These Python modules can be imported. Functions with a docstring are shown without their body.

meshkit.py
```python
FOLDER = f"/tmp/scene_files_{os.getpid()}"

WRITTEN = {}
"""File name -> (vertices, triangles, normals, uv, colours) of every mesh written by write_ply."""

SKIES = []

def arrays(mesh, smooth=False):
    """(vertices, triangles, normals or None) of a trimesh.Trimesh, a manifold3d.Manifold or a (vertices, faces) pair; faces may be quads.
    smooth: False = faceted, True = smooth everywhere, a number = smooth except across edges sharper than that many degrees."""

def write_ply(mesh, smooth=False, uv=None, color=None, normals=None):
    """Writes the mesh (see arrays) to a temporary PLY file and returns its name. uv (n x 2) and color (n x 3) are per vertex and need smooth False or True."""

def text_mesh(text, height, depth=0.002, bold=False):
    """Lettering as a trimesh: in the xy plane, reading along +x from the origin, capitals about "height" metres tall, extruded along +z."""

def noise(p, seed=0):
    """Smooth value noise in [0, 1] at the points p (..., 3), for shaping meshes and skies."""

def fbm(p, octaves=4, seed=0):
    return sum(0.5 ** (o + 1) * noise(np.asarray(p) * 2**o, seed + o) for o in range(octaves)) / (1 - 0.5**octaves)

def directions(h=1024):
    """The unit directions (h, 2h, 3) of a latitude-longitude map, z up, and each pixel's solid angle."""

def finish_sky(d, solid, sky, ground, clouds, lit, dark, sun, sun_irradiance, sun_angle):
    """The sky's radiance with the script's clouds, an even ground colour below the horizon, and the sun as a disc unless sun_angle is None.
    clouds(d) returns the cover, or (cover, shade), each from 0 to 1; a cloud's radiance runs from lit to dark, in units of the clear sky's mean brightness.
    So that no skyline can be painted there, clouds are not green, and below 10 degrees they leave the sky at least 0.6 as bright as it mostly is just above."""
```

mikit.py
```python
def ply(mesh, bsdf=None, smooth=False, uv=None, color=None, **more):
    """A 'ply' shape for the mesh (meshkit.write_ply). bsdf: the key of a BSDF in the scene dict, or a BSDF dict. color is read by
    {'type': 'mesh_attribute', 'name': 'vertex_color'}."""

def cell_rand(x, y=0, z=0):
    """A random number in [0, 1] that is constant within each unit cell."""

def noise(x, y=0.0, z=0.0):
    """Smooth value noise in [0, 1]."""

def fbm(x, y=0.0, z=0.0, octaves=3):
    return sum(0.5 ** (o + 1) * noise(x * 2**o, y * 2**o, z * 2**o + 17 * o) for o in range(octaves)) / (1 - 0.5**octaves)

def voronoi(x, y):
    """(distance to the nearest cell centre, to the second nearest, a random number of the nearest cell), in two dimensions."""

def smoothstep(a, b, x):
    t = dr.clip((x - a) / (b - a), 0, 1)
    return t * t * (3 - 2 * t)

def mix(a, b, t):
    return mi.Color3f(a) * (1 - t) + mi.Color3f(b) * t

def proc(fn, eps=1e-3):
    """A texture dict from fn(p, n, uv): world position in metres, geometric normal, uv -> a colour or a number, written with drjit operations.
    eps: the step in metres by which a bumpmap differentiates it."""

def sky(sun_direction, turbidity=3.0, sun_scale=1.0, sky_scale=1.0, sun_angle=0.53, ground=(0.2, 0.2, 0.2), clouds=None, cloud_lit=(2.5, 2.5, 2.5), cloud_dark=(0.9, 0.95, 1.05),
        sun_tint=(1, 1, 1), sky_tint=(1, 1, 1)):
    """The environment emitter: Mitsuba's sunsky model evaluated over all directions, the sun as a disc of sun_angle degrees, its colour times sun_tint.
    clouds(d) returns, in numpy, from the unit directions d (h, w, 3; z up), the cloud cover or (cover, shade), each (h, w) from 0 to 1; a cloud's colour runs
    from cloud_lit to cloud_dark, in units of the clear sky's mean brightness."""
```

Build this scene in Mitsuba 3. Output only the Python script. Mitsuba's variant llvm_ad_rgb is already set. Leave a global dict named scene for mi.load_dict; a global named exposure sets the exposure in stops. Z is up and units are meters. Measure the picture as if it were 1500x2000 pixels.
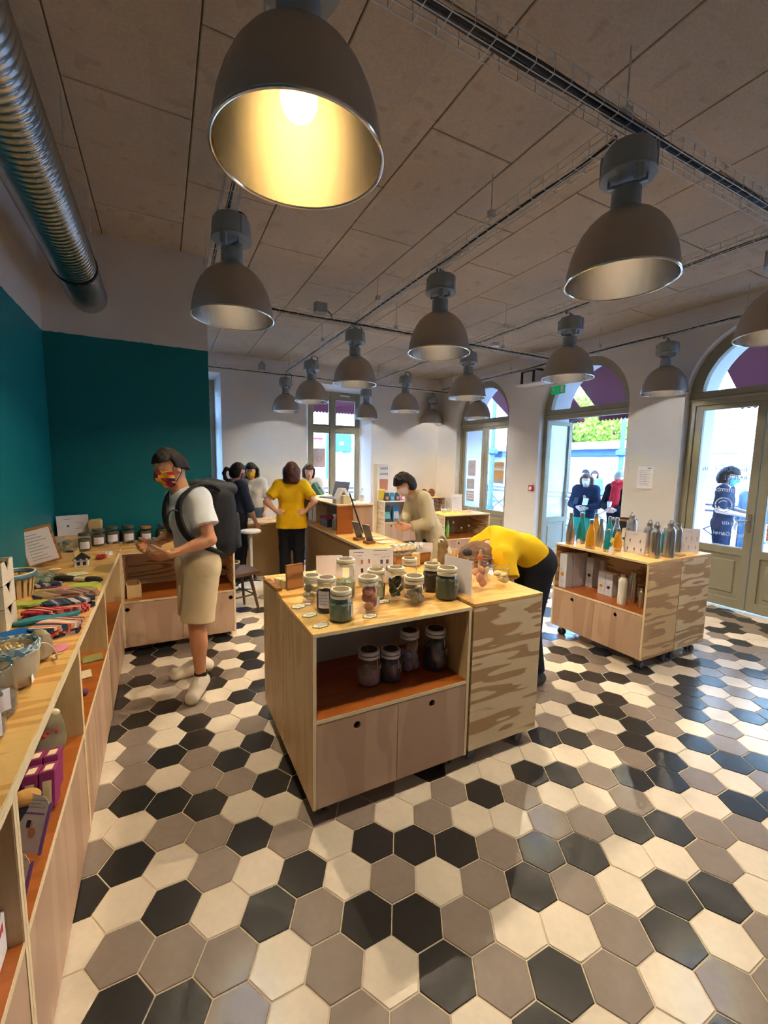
import math, random
import numpy as np
import trimesh
import manifold3d as m3
import drjit as dr
import mitsuba as mi
import mikit, meshkit
from mikit import noise, fbm, smoothstep, mix, proc, cell_rand, voronoi
from shapely.geometry import Polygon, Point, box as sbox

scene, labels = {}, {}
T = mi.ScalarTransform4f
V3 = np.array

# ---------------------------------------------------------------- camera
EYE = V3([0.0, 0.0, 1.65])
FW = V3([0.458298, 0.881339, -0.114916])
RT = V3([0.887216, -0.461354, 0.0])
UP = V3([0.053017, 0.101956, 0.993375])
ROLL = 0.017566
up = math.cos(ROLL) * UP - math.sin(ROLL) * RT
scene['camera'] = {'type': 'perspective', 'fov': 84.04411, 'fov_axis': 'x', 'near_clip': 0.05, 'far_clip': 300.0,
                   'to_world': T().look_at(origin=EYE.tolist(), target=(EYE + FW).tolist(), up=up.tolist())}

# ---------------------------------------------------------------- sky, sun, exposure
exposure = -0.08
SUN = (-0.62, -0.30, 0.72)
SKY_SCALE = 1.0
LAMP = V3([1.0, 0.82, 0.58]) * 9.5          # the beam of one pendant lamp
scene['sky'] = mikit.sky(SUN, turbidity=3.0, sun_scale=5.0 * SKY_SCALE, sky_scale=150.0 * SKY_SCALE, ground=(0.3, 0.3, 0.3),
                         sky_tint=(0.74, 1.0, 1.22))

# ---------------------------------------------------------------- helpers
def lin(h):
    h = h.lstrip('#')
    c = [int(h[i:i + 2], 16) / 255 for i in (0, 2, 4)]
    return [x / 12.92 if x < 0.04045 else ((x + 0.055) / 1.055) ** 2.4 for x in c]

def rgb(c):
    return {'type': 'rgb', 'value': lin(c) if isinstance(c, str) else list(map(float, c))}

def mat(name, color, rough=0.6, metal=0.0, spec=0.4, **kw):
    d = {'type': 'principled', 'base_color': color if isinstance(color, dict) else rgb(color), 'roughness': rough, 'metallic': metal, 'specular': spec}
    d.update(kw)
    scene['m_' + name] = {'type': 'twosided', 'bsdf': d}
    return 'm_' + name

def dif(name, color):
    scene['m_' + name] = {'type': 'twosided', 'bsdf': {'type': 'diffuse', 'reflectance': color if isinstance(color, dict) else rgb(color)}}
    return 'm_' + name

def numbered(base):
    if base not in USED:
        USED.add(base); return base
    i = 1
    while f'{base}_{i:03d}' in USED: i += 1
    k = f'{base}_{i:03d}'
    USED.add(k); return k
USED = set()

def thing(name, label, cat, group=None):
    k = numbered(name)
    labels[k] = {'label': label, 'category': cat}
    if group: labels[k]['group'] = group
    return k

def obj(name, mesh, m, parent=None, label=None, smooth=30, kind=None, **kw):
    """one shape entry; parent + '__' + name, numbered when taken"""
    k = numbered((parent + '__' if parent else '') + name)
    scene[k] = mikit.ply(mesh, m, smooth=smooth, **kw)
    if label or kind:
        labels.setdefault(k, {})
        if label: labels[k]['label'] = label
        if kind: labels[k]['kind'] = kind
    return k

def solo(name, label, cat, mesh, m, group=None, smooth=30, kind=None, **kw):
    k = thing(name, label, cat, group)
    scene[k] = mikit.ply(mesh, m, smooth=smooth, **kw)
    if kind: labels[k]['kind'] = kind
    return k

def struct(name, mesh, m, parent=None, label=None, smooth=30, kw=None):
    k = numbered((parent + '__' if parent else '') + name)
    scene[k] = mikit.ply(mesh, m, smooth=smooth)
    if not parent: labels[k] = {'kind': 'structure'}
    if label: labels.setdefault(k, {})['label'] = label
    return k

def tm(v, f):
    return trimesh.Trimesh(np.asarray(v, float), np.asarray(f, int), process=False)

def man2tm(m):
    q = m.to_mesh()
    return tm(q.vert_properties[:, :3], q.tri_verts)

def tm2man(t):
    return m3.Manifold(m3.Mesh(np.asarray(t.vertices, np.float32), np.asarray(t.faces, np.uint32)))

def cat(*ms):
    ms = [m for m in (ms[0] if len(ms) == 1 and isinstance(ms[0], (list, tuple)) else ms)]
    return trimesh.util.concatenate(ms)

def bx(x0, y0, z0, x1, y1, z1, b=0.0):
    """box from corner to corner, edges chamfered by b"""
    x0, x1 = sorted((x0, x1)); y0, y1 = sorted((y0, y1)); z0, z1 = sorted((z0, z1))
    if b <= 0:
        m = trimesh.creation.box((x1 - x0, y1 - y0, z1 - z0))
        m.apply_translation(((x0 + x1) / 2, (y0 + y1) / 2, (z0 + z1) / 2)); return m
    b = min(b, (x1 - x0) * .45, (y1 - y0) * .45, (z1 - z0) * .45)
    P = []
    for x, sx in ((x0, 1), (x1, -1)):
        for y, sy in ((y0, 1), (y1, -1)):
            for z, sz in ((z0, 1), (z1, -1)):
                P += [(x + sx * b, y + sy * b, z), (x + sx * b, y, z + sz * b), (x, y + sy * b, z + sz * b)]
    return man2tm(m3.Manifold.hull_points(np.array(P)))

def move(m, p=(0, 0, 0), rz=0.0, s=1.0):
    m = m.copy()
    M = np.eye(4); c, sn = math.cos(rz), math.sin(rz)
    M[:3, :3] = V3([[c, -sn, 0], [sn, c, 0], [0, 0, 1]]) * s
    M[:3, 3] = p
    m.apply_transform(M); return m

def rot(m, axis, ang, about=(0, 0, 0)):
    m = m.copy(); m.apply_transform(trimesh.transformations.rotation_matrix(ang, axis, about)); return m

def lathe(prof, n=32, cap=True):
    """profile [(r, z)...] turned about z"""
    prof = np.asarray(prof, float); k = len(prof)
    a = np.arange(n) * 2 * np.pi / n
    v = np.stack([np.outer(np.cos(a), prof[:, 0]), np.outer(np.sin(a), prof[:, 0]), np.outer(np.ones(n), prof[:, 1])], -1).reshape(-1, 3)
    i, j = np.meshgrid(np.arange(n), np.arange(k - 1), indexing='ij')
    i2 = (i + 1) % n
    A, B, C, D = i * k + j, i2 * k + j, i2 * k + j + 1, i * k + j + 1
    f = np.concatenate([np.stack([A, B, C], -1).reshape(-1, 3), np.stack([A, C, D], -1).reshape(-1, 3)])
    m = tm(v, f)
    m.merge_vertices(); m.update_faces(m.nondegenerate_faces())
    return m

def tube(pts, r, n=8, closed=False):
    """tube along a polyline"""
    P = np.asarray(pts, float); k = len(P)
    rr = np.full(k, r) if np.isscalar(r) else np.asarray(r, float)
    d = np.gradient(P, axis=0)
    if closed: d = np.roll(P, -1, 0) - np.roll(P, 1, 0)
    d /= np.linalg.norm(d, axis=1, keepdims=True) + 1e-12
    nrm = np.cross(d[0], [0, 0, 1.0])
    if np.linalg.norm(nrm) < 1e-3: nrm = np.cross(d[0], [1.0, 0, 0])
    nrm /= np.linalg.norm(nrm)
    v = []
    a = np.arange(n) * 2 * np.pi / n
    for i in range(k):
        nrm = nrm - d[i] * (nrm @ d[i]); nrm /= np.linalg.norm(nrm) + 1e-12
        b = np.cross(d[i], nrm)
        v.append(P[i] + rr[i] * (np.outer(np.cos(a), nrm) + np.outer(np.sin(a), b)))
    v = np.concatenate(v); f = []
    K = k if closed else k - 1
    for i in range(K):
        i1 = (i + 1) % k
        for j in range(n):
            j1 = (j + 1) % n
            f += [(i * n + j, i * n + j1, i1 * n + j1), (i * n + j, i1 * n + j1, i1 * n + j)]
    if not closed:
        c0, c1 = len(v), len(v) + 1
        v = np.vstack([v, P[:1], P[-1:]])
        for j in range(n):
            j1 = (j + 1) % n
            f += [(c0, j1, j), (c1, (k - 1) * n + j, (k - 1) * n + j1)]
    return tm(v, f)

def spline(pts, n=24):
    from scipy.interpolate import CubicSpline
    P = np.asarray(pts, float)
    t = np.r_[0, np.cumsum(np.linalg.norm(np.diff(P, axis=0), axis=1))]
    return CubicSpline(t, P)(np.linspace(0, t[-1], n))

def prism(poly, h, M=None):
    """extrude a shapely polygon by h along z"""
    gs = getattr(poly, 'geoms', [poly])
    m = cat([trimesh.creation.extrude_polygon(g, h, engine='earcut') for g in gs])
    if M is not None: m.apply_transform(M)
    return m

def frame(ex, ey, ez, o):
    M = np.eye(4); M[:3, 0], M[:3, 1], M[:3, 2], M[:3, 3] = ex, ey, ez, o
    return M

def onx(o, s=1):
    """frame for a picture plane whose right is -y (seen from -x), up z, outward -x"""
    return frame((0, -1, 0), (0, 0, 1), (-1, 0, 0), o)

def ony(o):
    """seen from -y: right +x, up z, outward -y"""
    return frame((1, 0, 0), (0, 0, 1), (0, -1, 0), o)

def ball(c, r, n=2):
    m = trimesh.creation.icosphere(n)
    m.apply_scale(r) if np.isscalar(r) else m.apply_transform(np.diag([*r, 1]))
    m.apply_translation(c); return m

def hullm(*pts):
    return man2tm(m3.Manifold.hull_points(np.concatenate([np.asarray(p, float) for p in pts])))

# ---------------------------------------------------------------- materials
def ply_uv(p, n):
    ax, ay, az = dr.abs(n.x), dr.abs(n.y), dr.abs(n.z)
    u = dr.select(az > 0.6, p.x, dr.select(ax > 0.6, p.y, p.x))
    v = dr.select(az > 0.6, p.y, p.z)
    return u, v, dr.select(az > 0.6, 3.1, dr.select(ax > 0.6, 7.7, 0.0))

def wood(light, dark, freq=9.0, warp=2.6, lo=0.35, hi=0.75, swap=False, stretch=1.6):
    L, D = lin(light), lin(dark)
    def fn(p, n, uv):
        u, v, w = ply_uv(p, n)
        if swap: u, v = v, u
        k = v * freq + warp * fbm(u * stretch + w, v * 2.2 + w, w, 3) + 0.35 * noise(u * 9, v * 30, w)
        s = dr.abs((k - dr.floor(k)) * 2 - 1)
        t = smoothstep(lo, hi, s) * (0.55 + 0.45 * noise(u * 3, v * 5, w + 9))
        fine = noise(u * 18, v * 420, w)
        return mix(L, D, dr.clip(t + (fine - 0.5) * 0.25, 0, 1))
    return proc(fn)

def plywood(light, dark, f=3.2, band=.5, seed=0.0, swap=False, amount=1.0, fine=.22):
    """rotary cut veneer: flame shaped bands from the level lines of a stretched noise"""
    L, D = lin(light), lin(dark)
    def fn(p, n, uv):
        u, v, w = ply_uv(p, n)
        if swap: u, v = v, u
        w = w + seed
        h = fbm(u * f * .34 + w, v * f * 2.3 + w, w, 4) * 6.5 + v * .8
        s = dr.abs((h - dr.floor(h)) * 2 - 1)
        t = smoothstep(band, band + .16, s) * (.45 + .55 * smoothstep(.3, .6, noise(u * 2.2 + w, v * 3.1, w + 4)))
        g = noise(u * 7, v * 190 + 8 * fbm(u * 2, v * 4, w, 2), w) * .6 + noise(u * 30, v * 700, w) * .4
        return mix(L, D, dr.clip(amount * t + (g - .5) * fine + .05, 0, 1))
    return proc(fn)
mat('ply_top', plywood('#dcae66', '#bd8740', 3.0, .50, 1.0, amount=.65, fine=.45), 0.40, spec=.5)
mat('ply_side', plywood('#d8c19a', '#a37f52', 3.4, .48, 2.3), 0.5)
mat('ply_knot', plywood('#cfae78', '#9a6f42', 2.4, .55, 5.1, amount=.8, fine=.3), 0.5)
mat('ply_plain', plywood('#bb9f72', '#9a7a4e', 2.0, .5, 3.7, swap=True, amount=.45, fine=.5), 0.5)
mat('ply_door', plywood('#b3957c', '#9c7a62', 1.3, .35, 7.7, swap=True, amount=.5, fine=.18), 0.5)
mat('ply_shelf', plywood('#93501f', '#7c3f16', 2.0, .5, 9.2, amount=.5, fine=.4), 0.4)
mat('ply_edge', '#d6c3a0', 0.6)
mat('ply_dark', '#8f7048', 0.5)
mat('wood_brown', wood('#8a5c2e', '#5e3a18', 14, 1.5, .3, .9), 0.5)
mat('wood_dark', '#4b3524', 0.5)
mat('wood_pale', '#c7a877', 0.6)

def plaster(c, amp=.06):
    C = lin(c)
    def fn(p, n, uv):
        g = 1 - amp * (fbm(p.x * 1.3 + p.y, p.y * 1.3 - p.x, p.z * 1.3, 3) - .3)
        return mi.Color3f(C) * g
    return proc(fn)
dif('wall_white', plaster('#d9d6d2'))
WH, TE = lin('#d9d6d2'), lin('#025a61')
def two_tone(p, n, uv):
    g = 1 - .06 * (fbm(p.x * 1.3 + p.y, p.y * 1.3 - p.x, p.z * 1.3, 3) - .3)
    e = TEAL_Z + 0.006 * (noise(p.x * 30 + p.y * 30, 1.0) - .5)
    return dr.select(p.z < e, mi.Color3f(TE), mi.Color3f(WH)) * g
TEAL_Z = 2.70
mat('wall_teal', proc(two_tone), 0.55, spec=.25)
PB = lin('#b2a593')
def panel_fn(p, n, uv):
    g = fbm(p.x * 90, p.y * 160, 1.0, 3)
    big = fbm(p.x * 2, p.y * 2, 4.0, 3)
    spot = smoothstep(.80, .9, noise(p.x * 14, p.y * 14, 2.0))
    pc = cell_rand(dr.floor((p.x + 50) / .61), dr.floor(p.y / .6))
    return mi.Color3f(PB) * (0.86 + .24 * (g - .35) + .16 * (big - .5) - .12 * spot + .08 * (pc - .5))
dif('ceiling_panel', proc(panel_fn))
dif('joint', '#6a5d48')
dif('grout', '#cdbfa6')
def tile_mat(name, c, amp, rough):
    C = lin(c)
    def fn(p, n, uv):
        return mi.Color3f(C) * (1 + amp * (fbm(p.x * 5, p.y * 5, 2.0, 3) - .5) + amp * .5 * (noise(p.x * 60, p.y * 60, 1.) - .5))
    return mat(name, proc(fn), rough, spec=.5)
tile_mat('tile_white', '#d9cdba', .12, .27)
tile_mat('tile_grey', '#7c7066', .15, .25)
tile_mat('tile_black', '#242322', .25, .25)
mat('frame_paint', '#87836f', 0.45)
mat('frame_white', '#cfd4d6', 0.5)
mat('aluminium', '#a9a49b', 0.42, .85, .5)
scene['m_reflector'] = {'type': 'twosided', 'bsdf': {'type': 'roughconductor', 'material': 'Al', 'distribution': 'beckmann', 'alpha': .22, 'specular_reflectance': {'type': 'rgb', 'value': [.80, .76, .68]}}}
mat('rim', '#d8d8d8', 0.18, 1.0)
mat('lamp_grey', '#7c8587', 0.5)
mat('galvanised', '#a8b0b2', 0.28, 1.0)
mat('galv_dull', '#9aa0a2', 0.5, .9)
mat('wire', '#c3c5c4', 0.5, .1)
mat('rubber', '#3b3e41', 0.5)
mat('black', '#17171a', 0.55)
mat('white_plastic', '#e4e4e6', 0.4)
mat('paper', '#e9e6ea', 0.7)
mat('steel', '#c3c0ba', 0.25, 1.0)
mat('chrome', '#d9d9d9', 0.12, 1.0)
scene['m_pane'] = {'type': 'thindielectric', 'int_ior': 1.5}
scene['m_glass'] = {'type': 'thindielectric', 'int_ior': 1.5, 'specular_transmittance': {'type': 'rgb', 'value': [.96, .97, .96]}}
scene['m_glass_solid'] = {'type': 'dielectric', 'int_ior': 1.5}

# ================================================================ the room
XL, XR, YB, YF, YE, ZC = -0.85, 5.78, 8.45, -2.6, 4.62, 3.56
TS = 0.104855
TILE_ROWS = {   # row: (first column, colours along the row)
    -2: (-4, 'WBBGWGGWBWWBW'), -1: (-6, 'WWGGGWGWBGBGWGG'), 0: (-7, 'WBWBWBGBBGWWGBWGG'), 1: (-7, 'GBWGWBWGWGBGWBBWW'),
    2: (-8, 'WWGGBGWBBBGBBWWGWW'), 3: (-9, 'GBBBWWGGWGWWGGBBGGW'), 4: (-10, 'WGWGGBBGGWGBGWWGWWBB'), 5: (-11, 'WGBGBWBGGBBWWBBGBBGWG'),
    6: (-12, 'BGWBWBGGBWGGWWWWWGBWB'), 7: (-13, 'GBWBWGWBGWBBGWGBBGBWBGW'), 8: (-14, 'BGBGGWBWBGWBGWBWGWWBGWGW'), 9: (-15, 'BWWGWBGWBGWGBWBGWWBBGGBWBB'),
    10: (-16, 'GBGWBWBGWBWGBWGWBGGWBWGBGWBW'), 11: (-17, 'WGGBBGWGBWGBWGBWGBGWGWWGBWGW'), 12: (-18, 'WBWWGWBWGBWGBWGBWGBGBBBGWBBWG'),
    13: (-18, 'BBGBGBWGWBGWBGWBWGBWWGWBWWGGBB'), 14: (-15, 'WWGBGWBWGWBGWBGWGBGWGGBBWW'), 15: (-16, 'BGGWBGWGBWGBWGBWWBGBGWGWGGBG'),
    16: (-16, 'WBWGGBWGBWGBWGWBGWWGWBGGWBGG'), 17: (-17, 'BWGWBGWBGWWBGWBGWBGWBGGWBGWB'), 18: (-17, 'GWBGWWGBWGBWGBWGWWBGBWGBWWGW'), 19: (-17, 'WGBWGBWGWBGWBGWBWGGBWGBWGWBBGB')}
TO, TA = V3([0.602393, 1.236689]), math.radians(-29.751967)
TR = V3([[math.cos(TA), -math.sin(TA)], [math.sin(TA), math.cos(TA)]])

def tile_mesh(c, rng):
    a = np.radians(90 + 60 * np.arange(6))
    r0, r1, h = TS - .0028, TS - .0048, .0022
    ring = lambda r: (np.stack([np.cos(a), np.sin(a)], 1) * r) @ TR.T + c
    tz = rng.uniform(-.0004, .0004, 2)
    z = lambda P, b: b + (P - c) @ tz * 3
    A, B = ring(r0), ring(r1)
    v = np.vstack([np.c_[A, np.full(6, -.02)], np.c_[A, z(A, -h)], np.c_[B, z(B, 0)], [[*c, 0]]])
    f = []
    for i in range(6):
        j = (i + 1) % 6
        f += [(i, j, 6 + j), (i, 6 + j, 6 + i), (6 + i, 6 + j, 12 + j), (6 + i, 12 + j, 12 + i), (12 + i, 12 + j, 18)]
    return tm(v, f)

struct('floor', bx(XL - .3, YF - .3, -.12, XR + .25, YB + .4, -.003), 'm_grout')
rng = np.random.default_rng(5)
tiles = []
for r in range(-30, 62):
    for q in range(-70, 70):
        c = TR @ (TS * V3([math.sqrt(3) * (q + r / 2), 1.5 * r])) + TO
        if not (XL - .1 < c[0] < XR + .16 and YF < c[1] < YB + .05): continue
        row = TILE_ROWS.get(r)
        col = row[1][q - row[0]] if row and 0 <= q - row[0] < len(row[1]) else 'WGB'[int(rng.choice(3, p=[.4, .32, .28]))]
        d = V3([*c, 0]) - EYE
        w = d @ FW
        seen = w > .3 and abs(d @ RT / w) < .93 and abs(d @ UP / w) < 1.26 and c[0] > -.36 and not (.55 < c[0] < 1.95 and 1.8 < c[1] < 2.7) and not (3.4 < c[0] < 4.3 and 2. < c[1] < 2.8)
        tiles.append((not seen, w, c, col))
tiles.sort(key=lambda t: t[:2])
TM = {'W': 'm_tile_white', 'G': 'm_tile_grey', 'B': 'm_tile_black'}
for i, (_, _, c, col) in enumerate(tiles[:300]):
    struct('tile', tile_mesh(c, rng), TM[col], 'floor', smooth=False)
for col, nm in (('W', 'far_white_tiles'), ('G', 'far_grey_tiles'), ('B', 'far_black_tiles')):
    k = struct(nm, cat([tile_mesh(t[2], rng) for t in tiles[300:] if t[3] == col]), TM[col], 'floor', smooth=False)
    labels[k] = {'kind': 'stuff'}

struct('ceiling', bx(XL - .2, YF - .2, ZC + .012, XR + .7, YB + .5, ZC + .1), 'm_joint')
for i in range(-1, 11):
    xa = -.385 + .61 * i
    for j in range(-5, 7):
        ya = (2.27 if i % 2 else 2.88) + 1.205 * j
        x0, x1, y0, y1 = max(xa, XL), min(xa + .61, XR), max(ya, YF), min(ya + 1.205, YB)
        if x1 - x0 < .03 or y1 - y0 < .03: continue
        g = .0035
        struct('panel', bx(x0 + g, y0 + g, ZC, x1 - g, y1 - g, ZC + .02, .004), 'm_ceiling_panel', 'ceiling', smooth=False)

# walls
struct('wall_left', bx(XL - .2, YF - .2, -.02, XL, YB + .5, ZC + .02), 'm_wall_teal')
struct('wall_end', bx(XL - .01, YE, -.02, .437, YE + .3, ZC + .02), 'm_wall_teal')
struct('wall_front', bx(XL - .2, YF - .2, -.02, XR + .7, YF, ZC + .02), 'm_wall_white')

ARCH = [6.92, 4.595, 2.30, 0.005]
AR, ASP = .79, 2.53
def arch_poly(c, r, z0, spring=ASP, n=40):
    a = np.linspace(0, math.pi, n)
    return Polygon([(c - r, z0)] + [(c - r * math.cos(t), spring + r * math.sin(t)) for t in a] + [(c + r, z0)])
P = sbox(YF - .2, -.02, YB + .5, ZC + .02)
for c in ARCH: P = P.difference(arch_poly(c, AR, 0.0 if c != ARCH[0] else 0.0))
# polygon is (y, z): extrude along +x
MX = frame((0, 1, 0), (0, 0, 1), (1, 0, 0), (XR, 0, 0))
struct('wall_right', prism(P, .72, MX), 'm_wall_white')
WB = tm2man(bx(XL - .2, YB, -.02, XR + .7, YB + .55, ZC + .02))
def splay(x0, x1, X0, X1, z0, z1, Z0, Z1):
    a = [(x, YB - .01, z) for x in (x0, x1) for z in (z0, z1)]
    b = [(x, YB + .35, z) for x in (X0, X1) for z in (Z0, Z1)]
    return m3.Manifold.hull_points(V3(a + b)) + tm2man(bx(X0, YB + .34, Z0, X1, YB + .6, Z1))
WB = WB - splay(2.60, 4.06, 2.75, 3.92, .42, 3.22, .45, 3.13) - splay(-.46, 1.0, -.31, .92, .42, 3.22, .45, 3.13)
struct('wall_back', man2tm(WB), 'm_wall_white', smooth=False)

# windows in the back wall: frame at y = 8.80
def sash_window(key, x0, x1, m0, m1):
    y0, y1 = YB + .345, YB + .41
    z0, zt0, zt1, z1 = .45, 2.30, 2.40, 3.13
    k = struct(key, cat(bx(x0, y0, z0, x0 + .09, y1, z1, .006), bx(x1 - .08, y0, z0, x1, y1, z1, .006), bx(x0, y0, z1 - .14, x1, y1, z1, .006),
                        bx(x0, y0, z0, x1, y1, z0 + .06, .006), bx(x0, y0, zt0 - .01, x1, y1, zt1 + .01, .006), bx(m0, y0 - .012, z0, m1, y1, z1, .006)), 'm_frame_paint')
    for a, b in ((x0 + .09, m0), (m1, x1 - .08)):
        for c, d in ((z0 + .06, zt0 - .01), (zt1 + .01, z1 - .14)):
            struct('sash', cat(bx(a, y0 + .012, c, a + .025, y1 - .01, d, .004), bx(b - .025, y0 + .012, c, b, y1 - .01, d, .004),
                               bx(a, y0 + .012, c, b, y1 - .01, c + .03, .004), bx(a, y0 + .012, d - .03, b, y1 - .01, d, .004)), 'm_frame_paint', k)
            struct('pane', (V3([(a + .02, y0 + .03, c + .02), (b - .02, y0 + .03, c + .02), (b - .02, y0 + .03, d - .02), (a + .02, y0 + .03, d - .02)]), V3([[0, 1, 2, 3]])), 'm_pane', k, smooth=False)
    struct('vent', bx(m1 + .1, y0 - .02, z1 - .08, m1 + .34, y0, z1 - .05, .004), 'm_white_plastic', k)
    struct('sill', bx(x0 - .06, YB + .02, z0 - .03, x1 + .06, y0 + .01, z0, .006), 'm_frame_white', k)
    return k
W2 = sash_window('window_2', 2.75, 3.92, 3.235, 3.345)
W1 = sash_window('window_1', -.31, .92, .25, .36)

# arched openings
FX0, FX1 = XR + .11, XR + .19
def arch_ring(c, r0, r1, x0, x1, z0=None):
    p = arch_poly(c, r1, ASP if z0 is None else z0).difference(arch_poly(c, r0, (ASP if z0 is None else z0) - .01))
    return prism(p, x1 - x0, frame((0, 1, 0), (0, 0, 1), (1, 0, 0), (x0, 0, 0)))
def leaf(parent, ya, yb, za, zb, xo, opened=None, handle=None, kick=.735):
    """a glazed door leaf between y = ya and yb in the plane x = xo; opened: angle about ya's edge"""
    w, t = .085, .05
    zg0, zg1 = kick, zb - .06
    def tr(m):
        return m if opened is None else rot(m, (0, 0, 1), opened, (xo, ya, 0))
    s = 1 if yb > ya else -1
    parts = [bx(xo, ya, za, xo + t, ya + s * w, zb, .005), bx(xo, yb - s * w, za, xo + t, yb, zb, .005), bx(xo, ya, zg1, xo + t, yb, zb, .005),
             bx(xo, ya, zg0 - .09, xo + t, yb, zg0, .005), bx(xo, ya, za, xo + t, yb, za + .11, .005), bx(xo + .018, ya + s * .05, za + .05, xo + .034, yb - s * .05, zg0 - .04)]
    L = struct('leaf', tr(cat(parts)), 'm_frame_paint', parent)
    a, b = ya + s * w, yb - s * w
    struct('panel', tr(bx(xo + .004, a + s * .05, za + .17, xo + .046, b - s * .05, zg0 - .15, .012)), 'm_frame_paint', L)
    struct('pane', tr(tm([(xo + .025, a - s * .01, zg0 - .01), (xo + .025, b + s * .01, zg0 - .01), (xo + .025, b + s * .01, zg1 + .01), (xo + .025, a - s * .01, zg1 + .01)], [(0, 1, 2), (0, 2, 3)])), 'm_pane', L, smooth=False)
    if handle:
        yh = yb - s * .045
        struct('handle', tr(cat(bx(xo - .008, yh - .02, .93, xo, yh + .02, 1.15, .004), tube([(xo - .005, yh, 1.06), (xo - .05, yh, 1.06), (xo - .055, yh - s * .11, 1.06)], .009))), 'm_steel', L)
    return L
def arch_set(key, c, leaves):
    k = struct(key, cat(arch_ring(c, AR - .13, AR, FX0, FX1), bx(FX0, c - AR, 0, FX1, c - AR + .075, ASP, .004), bx(FX0, c + AR - .075, 0, FX1, c + AR, ASP, .004)), 'm_frame_paint')
    struct('transom', cat(bx(FX0 - .01, c - AR, 2.41, FX1, c + AR, 2.575, .008), bx(FX0 - .025, c - AR, 2.47, FX1, c + AR, 2.50, .008)), 'm_frame_paint', k)
    g = arch_poly(c, AR - .12, 2.57)
    struct('fanlight_pane', prism(g, .002, frame((0, 1, 0), (0, 0, 1), (1, 0, 0), (FX0 + .04, 0, 0))) if False else fan_pane(c), 'm_pane', k, smooth=False)
    return k
def fan_pane(c):
    a = np.linspace(0, math.pi, 33); r = AR - .12
    v = [(FX0 + .04, c, 2.57)] + [(FX0 + .04, c - r * math.cos(t), max(2.57, ASP + r * math.sin(t))) for t in a]
    return tm(v, [(0, i, i + 1) for i in range(1, 33)])
W3 = arch_set('window_3', ARCH[0], 2)
for s in (1, -1): leaf(W3, ARCH[0] + s * (AR - .078), ARCH[0] + s * .004, 0.02, 2.41, FX0 + .01)
D1 = arch_set('door_1', ARCH[1], 2)
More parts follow.
